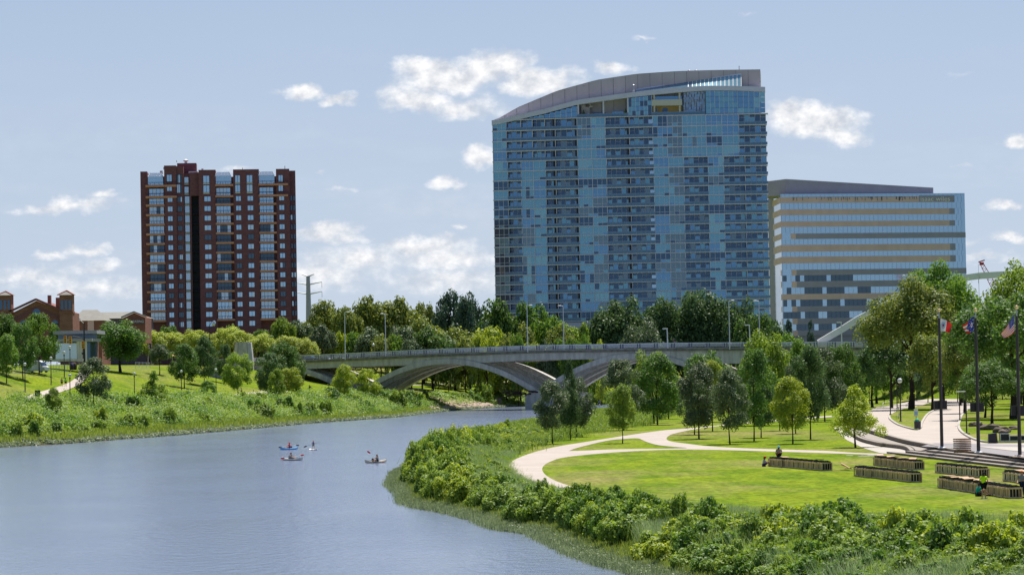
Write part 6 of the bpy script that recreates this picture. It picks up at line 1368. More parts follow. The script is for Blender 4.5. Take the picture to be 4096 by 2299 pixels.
POSES = {
 'stand': pose(),
 'work': pose(ell=(-.30,.05,1.14), wrl=(-.12,.24,1.12), elr=(.27,.08,1.12), wrr=(.16,.30,1.0), head=(0,.07,1.58), crown=(0,.09,1.68)),
 'walk': pose(kneel=(-.10,.14,.51), anklel=(-.10,.20,.10), toel=(-.10,.38,.06), kneer=(.10,-.06,.50), ankler=(.10,-.28,.14), toer=(.10,-.14,.05), wrl=(-.25,-.12,.90), wrr=(.25,.2,.92)),
 'apart': pose(kneel=(-.17,.06,.52), anklel=(-.26,0,.09), toel=(-.30,.14,.04), kneer=(.17,.06,.52), ankler=(.26,0,.09), toer=(.30,.14,.04), ell=(-.36,.02,1.2), wrl=(-.16,.22,1.1), elr=(.38,.02,1.22), wrr=(.2,.22,1.16)),
 'sit': pose(pelvis=(0,0,.13), spine=(0,.02,.32), chest=(0,.06,.52), neck=(0,.09,.67), head=(0,.13,.77), crown=(0,.14,.87), hipl=(-.10,.02,.12), hipr=(.10,.02,.12), kneel=(-.16,.40,.42), kneer=(.14,.44,.40), anklel=(-.14,.62,.08), ankler=(.16,.72,.08), toel=(-.16,.78,.06), toer=(.17,.88,.10), shl=(-.19,.06,.58), shr=(.19,.06,.58), ell=(-.24,.22,.40), elr=(.24,.24,.40), wrl=(-.14,.42,.48), wrr=(.14,.46,.46)),
 'kayak': pose(pelvis=(0,0,.16), spine=(0,-.02,.34), chest=(0,0,.55), neck=(0,.02,.70), head=(0,.05,.80), crown=(0,.05,.90), hipl=(-.10,.02,.14), hipr=(.10,.02,.14), kneel=(-.20,.42,.34), kneer=(.20,.42,.34), anklel=(-.12,.80,.14), ankler=(.12,.80,.14), toel=(-.12,.90,.24), toer=(.12,.90,.24), shl=(-.19,.02,.61), shr=(.19,.02,.61), ell=(-.36,.14,.46), elr=(.36,.14,.46), wrl=(-.36,.36,.50), wrr=(.36,.36,.50)),
 'kayak_up': pose(pelvis=(0,0,.16), spine=(0,-.02,.34), chest=(0,0,.55), neck=(0,.02,.70), head=(0,.05,.80), crown=(0,.05,.90), hipl=(-.10,.02,.14), hipr=(.10,.02,.14), kneel=(-.20,.42,.34), kneer=(.20,.42,.34), anklel=(-.12,.80,.14), ankler=(.12,.80,.14), toel=(-.12,.90,.24), toer=(.12,.90,.24), shl=(-.19,.02,.62), shr=(.19,.02,.60), ell=(-.40,.18,.66), elr=(.30,.14,.40), wrl=(-.42,.30,.92), wrr=(.28,.34,.36)),
 'bike': pose(pelvis=(0,-.1,.98), spine=(0,.04,1.12), chest=(0,.2,1.28), neck=(0,.33,1.38), head=(0,.42,1.46), crown=(0,.44,1.56), hipl=(-.1,-.1,.96), hipr=(.1,-.1,.96), kneel=(-.11,.25,.72), kneer=(.11,.18,.55), anklel=(-.11,.06,.42), ankler=(.11,.0,.18), toel=(-.11,.2,.38), toer=(.11,.16,.14), shl=(-.18,.22,1.34), shr=(.18,.22,1.34), ell=(-.24,.42,1.18), elr=(.24,.42,1.18), wrl=(-.22,.62,1.08), wrr=(.22,.62,1.08)),
}
PEOPLE = []
def person(p, rz, ps, Hm, label, top=None, bottom=None, hair='hair_brown', cap=None, vest=None, shoes='black', long_legs=False, long_arms=False, fat=1.0, group=None, topc=None, gloves=None, beard=False):
    J = {k: Vector(v) for k, v in POSES[ps].items()}; s = Hm/1.75; o = thing('person', label, 'person', p, rz=rz, group=group)
    V = []; E = []; R = []; ix = {}
    def add(n, v, r, par=None):
        ix[n] = len(V); V.append(v*s); R.append(r*s)
        if par is not None: E.append((ix[par], ix[n]))
    add('pelvis', J['pelvis'], .125*fat); add('spine', J['spine'], .115*fat, 'pelvis'); add('chest', J['chest'], .135*fat, 'spine'); add('neck', J['neck'], .055, 'chest'); add('head', J['head'], .088, 'neck'); add('crown', J['crown'], .078, 'head')
    f = (J['head']-J['neck']); fw = Vector((0,1,0)); add('nose', J['head']+fw*.10+Vector((0,0,.0)), .018, 'head')
    for n, sd in (('l',-1),('r',1)):
        add('ear'+n, J['head']+Vector((sd*.095,0,.01)), .02, 'head')
        add('sh'+n, J['sh'+n], .058, 'chest'); add('el'+n, J['el'+n], .042, 'sh'+n); add('wr'+n, J['wr'+n], .028, 'el'+n)
        d = (J['wr'+n]-J['el'+n]).normalized(); pm = J['wr'+n]+d*.06; add('palm'+n, pm, .03, 'wr'+n); sdv = d.cross(Vector((0,0,1) if abs(d.z) < .8 else (0,1,0))).normalized(); cu = sdv.cross(d).normalized()
        for i, (w_, l_) in enumerate(((-.028,.055),(-.01,.068),(.01,.062),(.028,.048))): add('f%d%s' % (i, n), pm+sdv*w_+d*l_*.6+cu*.01, .0095, 'palm'+n); add('g%d%s' % (i, n), pm+sdv*w_*1.1+d*l_+cu*.03, .008, 'f%d%s' % (i, n))
        add('th'+n, pm-d*.02+sdv*-.045, .012, 'palm'+n); add('ti'+n, pm+d*.015+sdv*-.055, .009, 'th'+n)
        add('hip'+n, J['hip'+n], .092, 'pelvis'); add('knee'+n, J['knee'+n], .058, 'hip'+n); add('ankle'+n, J['ankle'+n], .038, 'knee'+n); add('toe'+n, J['toe'+n], .03, 'ankle'+n)
    skinmesh('body', [tuple(v) for v in V], E, R, M['skin'], o)
    def sub(name, names, mt, k=1.18, cuts=()):
        vs = []; es = []; rs_ = []; jx = {}
        for n, par, t in names:
            a = Vector(V[ix[n]]) if t is None else Vector(V[ix[par]]).lerp(Vector(V[ix[n]]), t); r = R[ix[n]] if t is None else R[ix[par]]*(1-t)+R[ix[n]]*t
            jx[n] = len(vs); vs.append(tuple(a)); rs_.append(r*k+.006)
            if par in jx: es.append((jx[par], jx[n]))
        return skinmesh(name, vs, es, rs_, mt, o)
    if top: sub('shirt', [('pelvis',None,None),('spine','pelvis',None),('chest','spine',None),('neck','chest',.55)]+[q for n in 'lr' for q in ([('sh'+n,'chest',None),('el'+n,'sh'+n,None),('wr'+n,'el'+n,.9)] if long_arms else [('sh'+n,'chest',None),('el'+n,'sh'+n,.75)])], cl(top, topc), 1.17)
    if vest: sub('life_vest', [('pelvis',None,None),('spine','pelvis',None),('chest','spine',None),('neck','chest',.5)]+[('sh'+n,'chest',.8) for n in 'lr'], cl(vest[0], vest[1]), 1.34)
    if bottom: sub('trousers' if long_legs else 'shorts', [('pelvis',None,None)]+[q for n in 'lr' for q in ([('hip'+n,'pelvis',None),('knee'+n,'hip'+n,None),('ankle'+n,'knee'+n,.95)] if long_legs else [('hip'+n,'pelvis',None),('knee'+n,'hip'+n,.8)])], cl(bottom[0], bottom[1]), 1.2)
    m = MB(); hd = J['head']*s; cr_ = J['crown']*s; m.ball(hd.lerp(cr_, .55)+Vector((0,-.02*s,.01*s)), .115*s, .125*s, .098*s, 10, 6); m.ball(hd+Vector((0,-.055*s,-.01*s)), .10*s, .08*s, .12*s, 8, 5)
    m.build('hair', M[hair], o, world=False)
    if cap:
        m = MB(); c = hd.lerp(cr_, .75)+Vector((0,0,.015*s)); m.ball(c, .125*s, .135*s, .095*s, 10, 6); m.hexa([c+Vector(v)*s for v in ((-.09,.08,-.03),(.09,.08,-.03),(.07,.22,-.045),(-.07,.22,-.045),(-.09,.08,-.01),(.09,.08,-.01),(.07,.22,-.03),(-.07,.22,-.03))]); m.build('cap', cl(cap[0], cap[1]), o, world=False)
    if beard: m = MB(); m.ball(hd+Vector((0,.07*s,-.07*s)), .07*s, .05*s, .07*s, 8, 5); m.build('beard', M['black'], o, world=False)
    if gloves:
        for n in 'lr': m = MB(); m.ball(Vector(V[ix['palm'+n]]), .05*s, .05*s, .06*s, 8, 5); m.build('glove', cl(*gloves), o, world=False)
    for n in 'lr':
        m = MB(); a = J['ankle'+n]*s; b = J['toe'+n]*s; m.beam(a+Vector((0,-.06*s,-.05*s)), b+Vector((0,.03*s,-.01*s)), .10*s, .08*s); m.build('shoe', M.get(shoes, M['black']) if isinstance(shoes, str) else cl(*shoes), o, world=False)
    PEOPLE.append(o); return o
def G7(x, y): return hit(*D7(x, y))
# towards the camera is rz = pi ; facing right is -pi/2
person(G7(2058,692)+Vector((0,0,.02)), -.55, 'work', 1.78, 'person in a bright yellow shirt and black shorts standing beside the front rack row', 'neon_yellow', ('black_cloth', (.012,.012,.015)), cap=('black_cap', (.02,.02,.02)), shoes='white', fat=1.2, topc=(.62,.95,.02))
person(G7(2022,668)+Vector((-.1,.7,.03)), -1.4, 'sit', 1.75, 'person in a teal top sitting on the grass behind the one in yellow', 'teal_top', ('dark_cloth', (.03,.03,.04)), fat=1.15, topc=(.0,.36,.33))
person(G7(2566,682)+Vector((0,.2,.02)), 2.3, 'work', 1.82, 'red haired person in a grey shirt and dark jeans at the right edge', 'grey_tee', ('navy_jeans', (.02,.035,.07)), hair='hair_red', long_legs=True, topc=(.30,.30,.32))
person(Vector((24.42,278.1,1.52)), 3.0, 'work', 1.78, 'broad bearded person in a tan shirt and blue cap behind the left rack row', 'tan_shirt', ('black_cloth', (.012,.012,.015)), cap=('sky_blue_cap', (.12,.50,.70)), fat=1.55, beard=True, gloves=('red_glove', (.6,.03,.03)), topc=(.36,.28,.23))
person(atz(*D6(352,543),1.53), -1.45, 'sit', 1.7, 'person in a red cap sitting on the lawn at the left end of the racks', 'pale_grey_tee', ('purple_shorts', (.07,.03,.16)), cap=('red_cap', (.6,.03,.02)), topc=(.42,.42,.50))
person(hit(*c1(511,921)), -2.9, 'walk', 1.72, 'walker in a grey top and black shorts on the left path', 'grey_top', ('black_cloth', (.012,.012,.015)), group=None, topc=(.30,.25,.22)); person(hit(*c1(543,921)), -2.9, 'walk', 1.8, 'walker in a bright green shirt on the left path', 'green_tee', ('black_cloth', (.012,.012,.015)), topc=(.18,.75,.04))
person(hit(*c3(432,968)), -1.3, 'sit', 1.8, 'person in dark clothes resting on the left lawn under a tree', 'black_top', ('dark_cloth', (.03,.03,.04)), topc=(.015,.012,.015)); person(hit(*c3(943,1105)), 2.4, 'stand', 1.7, 'person in a pinkish top standing beside the bright pylon tree', 'pink_grey', ('dark_cloth', (.03,.03,.04)), topc=(.42,.25,.28))
p = hit(*c3(1640,1050)); person(p+Vector((0,0,.35)), -1.3, 'sit', 1.75, 'dark figure sitting on a dark bench under the first arch', 'black_top', ('dark_cloth', (.03,.03,.04)), topc=(.015,.012,.015)); bench(p+Vector((0,.1,0)), -1.3+1.57-1.57, 'dark bench in the shade under the first arch', M['black'], 2.4)
f4 = lambda x, y: ((x/2.41+1400)/K, (y/2.41+1100)/K)
p = hit(*f4(775,1132)); person(p+Vector((0,0,.03)), 2.6, 'sit', 1.7, 'person in white sitting on the pink blanket on the far lawn', 'white_tee', ('dark_cloth', (.03,.03,.04)), topc=(.72,.70,.68)); m = MB(); m.rbox(p, (1,.1), 2.1, 1.4, p.z+.02, p.z+.09); tag(m.build('blanket', cl('pink_blanket', (.75,.10,.22))), 'pink blanket spread on the far lawn', 'blanket')
p = hit(*f4(852,1115)); person(p, -1.2, 'bike', 1.75, 'dark clothed cyclist on the far lawn path right of the pink blanket', 'black_top', ('dark_cloth', (.03,.03,.04)), topc=(.015,.012,.015))
def bicycle(p, rz, label):
    o = thing('bicycle', label, 'bicycle', p, rz=rz); 
    for y in (-.5,.55):
        m = MB(); n = 18
        for i in range(n): a = 2*math.pi*i/n; b = 2*math.pi*(i+1)/n; m.tube((0,y+.34*math.cos(a),.34+.34*math.sin(a)), (0,y+.34*math.cos(b),.34+.34*math.sin(b)), .02, n=4)
        for i in range(4): a = math.pi*i/4; m.tube((0,y-.33*math.cos(a),.34-.33*math.sin(a)), (0,y+.33*math.cos(a),.34+.33*math.sin(a)), .006, n=3)
        m.build('wheel', M['black'], o, world=False)
    m = MB(); q = [(0,-.5,.34),(0,-.12,.34),(0,-.22,.85),(0,.38,.82),(0,.55,.34),(0,.36,.98)]
    for a, b in ((0,1),(1,2),(2,3),(3,1),(0,2),(3,4),(3,5)): m.tube(q[a], q[b], .022, n=5)
    m.tube((-.25,.45,1.03),(.25,.45,1.03),.018,n=5); m.build('frame', M['steel'], o, world=False); m = MB(); m.box(-.07,.07,-.34,-.1,.88,.93); m.build('saddle', M['black'], o, world=False); return o
bicycle(p, -1.2, 'bicycle ridden on the far lawn path')
# on the bridge
def onb(dx, w_): 
    d_ = -w_; u = BF.uz(dx, 865)[0]
    for _ in range(4): q = BF.P(u, 0, d_); r = ray(dx, 860); u += (r.x*q.y-q.x)/.866
    q = BF.P(u, deckz(u)-.08, d_); return q
q = onb(1698, 18.6); q.z = zat(1698, 850, q.y)-1.62; rzb = math.atan2(-.5,.866)+1.57; bicycle(q, rzb, 'bicycle of the cyclist crossing the bridge'); person(q, rzb, 'bike', 1.8, 'cyclist in dark clothes leaning forward on the bridge', 'navy_top', ('dark_cloth', (.03,.03,.04)), topc=(.02,.06,.07))
q = onb(761, 2.0); person(q, 2.8, 'walk', 1.75, 'pedestrian on the bridge pavement by the blue car', 'brown_top', ('dark_cloth', (.03,.03,.04)), topc=(.15,.08,.06))
def loft(mb, secs, m=0):      # secs: list of rings (equal count)
    n = len(secs[0]); v = [p for r in secs for p in r]; f = [(k*n+i, k*n+(i+1)%n, (k+1)*n+(i+1)%n, (k+1)*n+i) for k in range(len(secs)-1) for i in range(n)]; mb.add(v, f+[tuple(range(n-1,-1,-1)), tuple(range((len(secs)-1)*n, len(secs)*n))], m)
def vehicle(p, rz, label, kind, colr, cat):
    o = thing('car' if kind == 'car' else 'van', label, cat, p, rz=rz); pr = {'car':[(-2.2,.35,.75,.85),(-2.05,.3,.95,.88),(-1.3,.28,1.02,.92),(.9,.28,.98,.92),(1.9,.3,.85,.88),(2.25,.38,.7,.78)],'van':[(-2.8,.4,2.35,.95),(-2.7,.35,2.5,.98),(.9,.35,2.5,.98),(1.5,.35,2.2,.97),(2.1,.35,1.35,.96),(2.8,.4,1.1,.88)]}[kind]
    mb = MB(); loft(mb, [[(x,-w_,z0),(x,w_,z0),(x,w_,z1-.12),(x,w_-.12,z1),(x,-w_+.12,z1),(x,-w_,z1-.12)] for x, z0, z1, w_ in pr]); mb.build('body', colr, o, world=False, smoothf=False)
    mb = MB()
    if kind == 'car': loft(mb, [[(x,-w_,z0),(x,w_,z0),(x,w_*.82,z1),(x,-w_*.82,z1)] for x, z0, z1, w_ in ((-1.9,.9,1.0,.8),(-1.2,.95,1.42,.82),(.1,.95,1.45,.82),(1.1,.95,1.02,.8))])
    else: mb.hexa([(1.55,-.9,1.5),(2.12,-.9,1.42),(2.12,.9,1.42),(1.55,.9,1.5),(1.4,-.85,2.15),(1.62,-.85,2.1),(1.62,.85,2.1),(1.4,.85,2.15)]); 
    mb.build('windows', M['g_navy'], o, world=False)
    for x in ((-1.35,1.4) if kind == 'car' else (-1.8,1.9)):
        for s_ in (-1,1): mb = MB(); mb.tube((x,s_*.72,.34),(x,s_*.93,.34),.34,n=14); wh = mb.build('wheel', M['black'], o, world=False); mb = MB(); mb.tube((x,s_*.90,.34),(x,s_*.95,.34),.18,n=10); mb.build('rim', M['steel'], wh, world=False)
    return o
q = onb(782, 9.0); vehicle(q, math.atan2(-.5,.866), 'dark blue car driving on the bridge near the far pylon', 'car', mat('blue_car_paint', (.02,.03,.12), .3, .6), 'car')
p = hit(*c1(300,806)); vehicle(p, -.5, 'white delivery van parked behind the trees at the left edge', 'van', M['white'], 'van')
# ------------------------------------------------------------------ boats
def hull(L_, B_, Hh_, rocker=.12, flat=False):
    mb = MB(); secs = []
    for i in range(13):
        t = i/12*2-1; w_ = B_/2*(1-abs(t)**2.4)**.75+.02; z0 = .02+rocker*abs(t)**3*(.6 if flat else 1); zt_ = Hh_+rocker*1.3*abs(t)**3; y = t*L_/2
        secs.append([(-w_*.55,y,z0-.06),(w_*.55,y,z0-.06),(w_,y,(z0+zt_)/2),(w_*.8,y,zt_),(-w_*.8,y,zt_),(-w_,y,(z0+zt_)/2)])
    loft(mb, secs); return mb
def kayak(dx, dy, rz, colr, label, flat=False):
    p = atz(dx, dy, 0); o = thing('paddleboard' if flat else 'kayak', label, 'paddleboard' if flat else 'kayak', p, rz=rz)
    if flat: hull(2.9, .78, .09, .10, True).build('board', colr, o, world=False)
    else:
        hull(3.0, .78, .26).build('hull', colr, o, world=False); mb = MB(); n = 16; 
        for i in range(n): a = 2*math.pi*i/n; b = 2*math.pi*(i+1)/n; mb.tube((.27*math.cos(a),.5*math.sin(a),.29),(.27*math.cos(b),.5*math.sin(b),.29),.035,n=5)
        mb.build('cockpit_rim', M['black'], o, world=False); mb = MB(); mb.box(-.2,.2,-.42,-.36,.25,.55); mb.build('seat_back', M['black'], o, world=False)
    return p
def paddle(a, b, colr, label, one=False, blade_up=True):
    a = Vector(a); b = Vector(b); o = thing('paddle', label, 'paddle', a.lerp(b,.5)); d = (b-a).normalized(); mb = MB(); mb.tube(a, b, .018, n=6); mb.build('shaft', M['black'] if one else M['white'], o)
    for s_, q in (((-1,a),) if one else ((-1,a),(1,b))):
        mb = MB(); t = d.cross(Vector((0,.9,.4))).normalized(); pts = []
        for k in range(10): an = 2*math.pi*k/10; pts.append(q+d*s_*(.24+.25*math.cos(an))+t*.10*math.sin(an))
        nn = d.cross(t)*.012; mb.add([p_-nn for p_ in pts]+[p_+nn for p_ in pts], [tuple(range(9,-1,-1)), tuple(range(10,20))]+[(i,(i+1)%10,10+(i+1)%10,10+i) for i in range(10)]); mb.build('blade', colr, o)
K_ = 'paddlers on the river'; cb = mat('kayak_blue', (.18,.42,.72), .35, .5); cw = mat('kayak_white', (.72,.68,.60), .35, .5); ccr = mat('kayak_cream', (.66,.58,.44), .4, .4); red = mat('paddle_red', (.55,.02,.04), .45); drk = mat('paddle_dark', (.02,.02,.06), .45)
p = kayak(727, 1130.5, 2.20, cb, 'pale blue kayak with a paddler in red, upper left of the group'); person(p+Vector((.1,0,.08)), 2.20, 'kayak', 1.7, 'paddler in a red top and red cap sitting in the blue kayak', 'red_top', ('red_shorts', (.5,.03,.05)), cap=('red_cap', (.6,.03,.02)), long_arms=True, vest=('navy_vest', (.04,.07,.30)), group=K_, topc=(.65,.03,.04)); paddle(p+Vector((-1.0,-.5,.42)), p+Vector((1.0,.3,.58)), drk, 'dark bladed paddle held over the blue kayak')
p = kayak(735, 1157.5, 1.15-3.14, cw, 'white kayak nearest the camera at left, with red paddle'); person(p+Vector((-.15,0,.08)), -2.0, 'kayak', 1.7, 'paddler in a dark life vest in the white kayak', 'grey_tee2', ('dark_cloth', (.03,.03,.04)), vest=('dark_vest', (.03,.04,.06)), group=K_, topc=(.25,.22,.22)); paddle(p+Vector((-.95,-.3,.34)), p+Vector((1.05,-.2,.62)), red, 'red bladed paddle held over the white kayak')
p = kayak(945, 1163.5, -1.0, ccr, 'cream kayak on its own at the right'); person(p+Vector((.2,-.1,.08)), 2.3, 'kayak_up', 1.7, 'paddler with a raised arm in the cream kayak', 'cream_tee', ('dark_cloth', (.03,.03,.04)), vest=('dark_vest', (.03,.04,.06)), group=K_, topc=(.6,.5,.4)); paddle(p+Vector((-.6,-.3,1.15)), p+Vector((.75,-.3,.05)), red, 'raised red paddle of the cream kayak')
p = kayak(788.5, 1131.5, -2.7, M['white'], 'white paddleboard carrying a standing child', True); person(p+Vector((0,0,.09)), 3.0, 'apart', 1.28, 'child in a blue life vest standing on the paddleboard', None, ('grey_shorts', (.16,.16,.14)), vest=('blue_vest', (.05,.11,.42)), group=K_, shoes=('skin_tone', (.5,.3,.2)), hair='hair_red'); paddle(p+Vector((-.9,-.3,.60)), p+Vector((.95,-.3,1.12)), drk, 'long dark paddle held level by the standing child', one=True)
p = atz(1508.5, 1021.5, 0); person(p+Vector((0,0,.06)), 2.8, 'apart', 1.75, 'person in a blue top standing on the water beyond the lawn trees', 'blue_top', ('navy_shorts', (.03,.04,.08)), topc=(.04,.12,.40)); hb = thing('paddleboard', 'pale blue paddleboard under the standing person beyond the lawn trees', 'paddleboard', p, rz=1.3); hull(3.1, .78, .09, .10, True).build('board', cb, hb, world=False)
# ------------------------------------------------------------------ street furniture on the left
Y_ = 640; o = thing('traffic_signal', 'dark traffic signal mast with three hanging yellow signals at left', 'traffic signal', (at(*c1(697,715),Y_).x, Y_, at(*c1(697,715),Y_).z)); A = lambda x, y: at(*c1(x,y), Y_)
m = MB(); m.tube(A(699,760), A(694,395), .22, .13, 8); m.build('mast', M['black'], o); m = MB(); q = [A(697,535),A(660,515),(A(600,503)),A(510,497)]
for a, b in zip(q[:-1], q[1:]): m.tube(a, b, .1, n=6)
m.build('mast_arm', M['black'], o); m = MB(); m.tube(A(694,400), A(660,370), .07, n=5); m.box(A(650,368).x,A(664,368).x,Y_-.2,Y_+.2,A(650,370).z,A(650,366).z+.1); m.build('luminaire', M['steel'], o)
for x, y in ((540,535),(582,540),(688,578)):
    m = MB(); a = A(x, y); m.box(a.x-.3,a.x+.3,Y_-.35,Y_-.05,a.z-.75,a.z+.85); s_ = m.build('signal_head', M['yellow'], o); 
    for k, mt in enumerate((M['redlamp'],M['black'],M['black'])): m = MB(); m.tube((a.x,Y_-.42,a.z+.55-.5*k),(a.x,Y_-.35,a.z+.55-.5*k),.17,n=10); m.build('lens', mt, s_)
m = MB(); m.box(A(676,640).x,A(692,640).x,Y_-.3,Y_,A(680,655).z,A(680,640).z); m.build('control_box', M['black'], o)
p = hit(*c1(312,1068)); o = thing('path_sign', 'small dark sign board on a post beside the left path', 'sign', p); m = MB(); m.box(p.x-.06,p.x+.06,p.y-.05,p.y+.05,p.z,p.z+2.2); m.build('post', M['pole'], o); m = MB(); m.box(p.x-.5,p.x+.5,p.y-.1,p.y-.05,p.z+1.5,p.z+2.6); m.build('board', mat('sign_green_black', (.02,.05,.04), .6), o)
p = hit(*c1(819,1045)); m = MB(); m.box(p.x-.5,p.x+.5,p.y-.4,p.y+.4,p.z-.1,p.z+1.35); m.box(p.x-.56,p.x+.56,p.y-.46,p.y+.46,p.z+1.35,p.z+1.45); tag(m.build('utility_box', M['black']), 'dark utility box in the brush right of the slim oak', 'utility box')
for x, lab in ((594,'black litter bin at the top of the left path, left one'),(620,'black litter bin at the top of the left path, right one')):
    p = hit(*c1(x,782)); o = thing('litter_bin', lab, 'litter bin', p); m = MB(); m.lathe(p, [(.35,0),(.45,.1),(.48,1.2),(.40,1.3)], 10); m.build('bin_body', M['black'], o); m = MB(); m.lathe(p+Vector((0,0,1.3)), [(.42,0),(.3,.2),(.05,.25)], 10); m.build('lid', M['f_blue'] if x < 600 else M['black'], o)
p = hit(*c1(487,722)); o = thing('lane_sign', 'white lane arrow sign on an orange stand behind the left lawn', 'road sign', p); m = MB(); a = at(*c1(463,684), p.y); b = at(*c1(510,652), p.y); m.box(a.x,b.x,p.y-.05,p.y,a.z,b.z); m.build('board', M['white'], o)
m = MB()
for t in (-.55,0,.55): c = Vector(((a.x+b.x)/2+t,p.y-.08,a.z+.2)); m.beam(c, c+Vector((t*.35,0,.9)), .12, .04); 
m.build('arrows', M['black'], o); m = MB(); m.box(p.x-1.1,p.x+1.3,p.y-.4,p.y+.4,p.z,p.z+.5); m.tube((p.x,p.y,p.z),(p.x,p.y,a.z),.08,n=6); m.build('stand', M['orange'], o)
p = hit(*c1(626,705)); o = thing('barricade', 'orange barricade panel in front of the glass screen', 'barricade', (p.x,p.y,p.z)); a = at(*c1(612,672), p.y); b = at(*c1(640,650), p.y); m = MB(); m.box(a.x,b.x,p.y-.05,p.y,a.z,b.z); m.build('panel', M['orange'], o); m = MB(); m.box(a.x+.1,a.x+.2,p.y-.04,p.y+.04,p.z,a.z); m.box(b.x-.2,b.x-.1,p.y-.04,p.y+.04,p.z,a.z); m.build('legs', M['steel'], o)
for x, lab in ((707,'orange traffic cone left of the round lawn tree'),(849,'orange traffic cone behind the trunk of the round lawn tree')):
    p = hit(*c1(x,760)); o = thing('traffic_cone', lab, 'traffic cone', p); m = MB(); m.lathe(p, [(.26,.05),(.22,.3),(.12,.9),(.05,1.1)], 10); m.build('cone', M['orange'], o); m = MB(); m.box(p.x-.35,p.x+.35,p.y-.35,p.y+.35,p.z-.02,p.z+.05); m.build('base', M['black'], o)
def fence(pts, h_, n, label, mt, cat='fence'):
    P = [hit(*q) for q in pts]; o = thing('mesh_fence', label, cat, P[0]); m = MB()
    for a, b in zip(P[:-1], P[1:]):
        for z in (.05, h_): m.tube(a+Vector((0,0,z)), b+Vector((0,0,z)), .035, n=4)
        for i in range(n*6+1): q = a.lerp(b, i/(n*6)); m.tube(q+Vector((0,0,.05)), q+Vector((0,0,h_)), .008, n=3)
    m.build('mesh_panel', mt, o)
    for a, b in zip(P[:-1], P[1:]):
        for i in range(n+1): q = a.lerp(b, i/n); mm = MB(); mm.tube(q, q+Vector((0,0,h_+.1)), .05, n=5); mm.build('post', mt, o)
fence([c1(440,805), c1(560,800)], 1.6, 5, 'silver mesh fence panels left of the path top', M['steel']); fence([c1(572,775), c1(680,760)], 1.6, 4, 'silver mesh fence at the top of the left path', M['steel']); fence([c1(40,815), c1(220,812)], 1.4, 6, 'low mesh fence behind the left edge trees', M['steel'])
fence([f4(405,1145), f4(740,1150)], 1.6, 4, 'grey mesh fence on the far lawn under the middle arch', M['steel']); fence([c1(1120,770), c1(1240,772)], 1.5, 4, 'pale railing behind the round lawn tree', M['lightpaint'])
for k, x in enumerate((75, 230)):
    p = at(*c3(x, 700), 880); o = thing('parasol', ['orange parasol glimpsed through the pale trees, left one','orange parasol glimpsed through the pale trees, right one'][k], 'parasol', (p.x,880,p.z-2.2)); m = MB(); m.lathe((p.x,880,p.z), [(1.3,-.15),(.7,.25),(.05,.5)], 8); m.build('canopy', M['yellow'], o); m = MB(); m.tube((p.x,880,p.z-2.4),(p.x,880,p.z+.4),.05,n=5); m.build('pole', M['white'], o)
p = hit(*f4(1948,992)); m = MB(); m.lathe(p, [(.55,0),(.6,.1),(.6,1.7),(.5,1.8)], 12); tag(m.build('litter_bin', mat('navy_bin', (.01,.015,.05), .5)), 'dark blue drum bin on the far lawn between the arch ribs', 'litter bin')
# thin path on the far lawn
strip('path', [f4(q, w_) for q, w_ in ((560,1062),(760,1054),(960,1046),(1200,1038),(1560,1026))], [f4(q, w_) for q, w_ in ((560,1067),(760,1059),(960,1051),(1200,1043),(1560,1031))], M['path'], 'thin pale path across the far lawn', n=30, off=.12)
# ------------------------------------------------------------------ sky and sun
SUN_EL = math.radians(64); SUN_AZ = math.radians(24)
w = bpy.data.worlds.new('World'); sc.world = w; w.use_nodes = True; nt = w.node_tree; N = nt.nodes; Lk = nt.links; bg = N['Background']
sky = N.new('ShaderNodeTexSky'); sky.sky_type = 'NISHITA'; sky.sun_disc = False; sky.sun_elevation = SUN_EL; sky.sun_rotation = SUN_AZ
sky.altitude = 200; sky.air_density = 1.0; sky.dust_density = .3; sky.ozone_density = 3.0
tc0 = N.new('ShaderNodeTexCoord'); lift = N.new('ShaderNodeVectorMath'); lift.operation = 'MULTIPLY_ADD'; Lk.new(tc0.outputs['Generated'], lift.inputs[0]); lift.inputs[1].default_value = (1,1,1); lift.inputs[2].default_value = (0,0,.13)
Lk.new(lift.outputs[0], sky.inputs[0])
def mth(op, a, b=None, c=None, clamp=False):
    n = N.new('ShaderNodeMath'); n.operation = op; n.use_clamp = clamp
    for i, v in enumerate((a, b, c)):
        if v is None: continue
        if isinstance(v, (int, float)): n.inputs[i].default_value = v
        else: Lk.new(v, n.inputs[i])
    return n.outputs[0]
tc = N.new('ShaderNodeTexCoord'); sp = N.new('ShaderNodeSeparateXYZ'); Lk.new(tc.outputs['Generated'], sp.inputs[0])
ysafe = mth('MAXIMUM', sp.outputs['Y'], .05); U = mth('DIVIDE', sp.outputs['X'], ysafe); V = mth('DIVIDE', sp.outputs['Z'], ysafe)
cv = N.new('ShaderNodeCombineXYZ'); Lk.new(U, cv.inputs[0]); Lk.new(V, cv.inputs[1])
def nz(scale, det, st=(1,1,1), rough=.6, off=(0,0,0)):
    mp = N.new('ShaderNodeMapping'); mp.inputs['Scale'].default_value = st; mp.inputs['Location'].default_value = off; Lk.new(cv.outputs[0], mp.inputs[0])
    n = N.new('ShaderNodeTexNoise'); n.inputs['Scale'].default_value = scale; n.inputs['Detail'].default_value = det; n.inputs['Roughness'].default_value = rough; Lk.new(mp.outputs[0], n.inputs['Vector']); return n
w1 = nz(55, 4, (1,1.5,1), .62); w2 = nz(55, 4, (1,1.5,1), .62, (3.1,1.7,0))
du = mth('MULTIPLY', mth('SUBTRACT', w1.outputs['Fac'], .5), .022); dv = mth('MULTIPLY', mth('SUBTRACT', w2.outputs['Fac'], .5), .012)
U2 = mth('ADD', U, du); V2 = mth('ADD', V, dv)
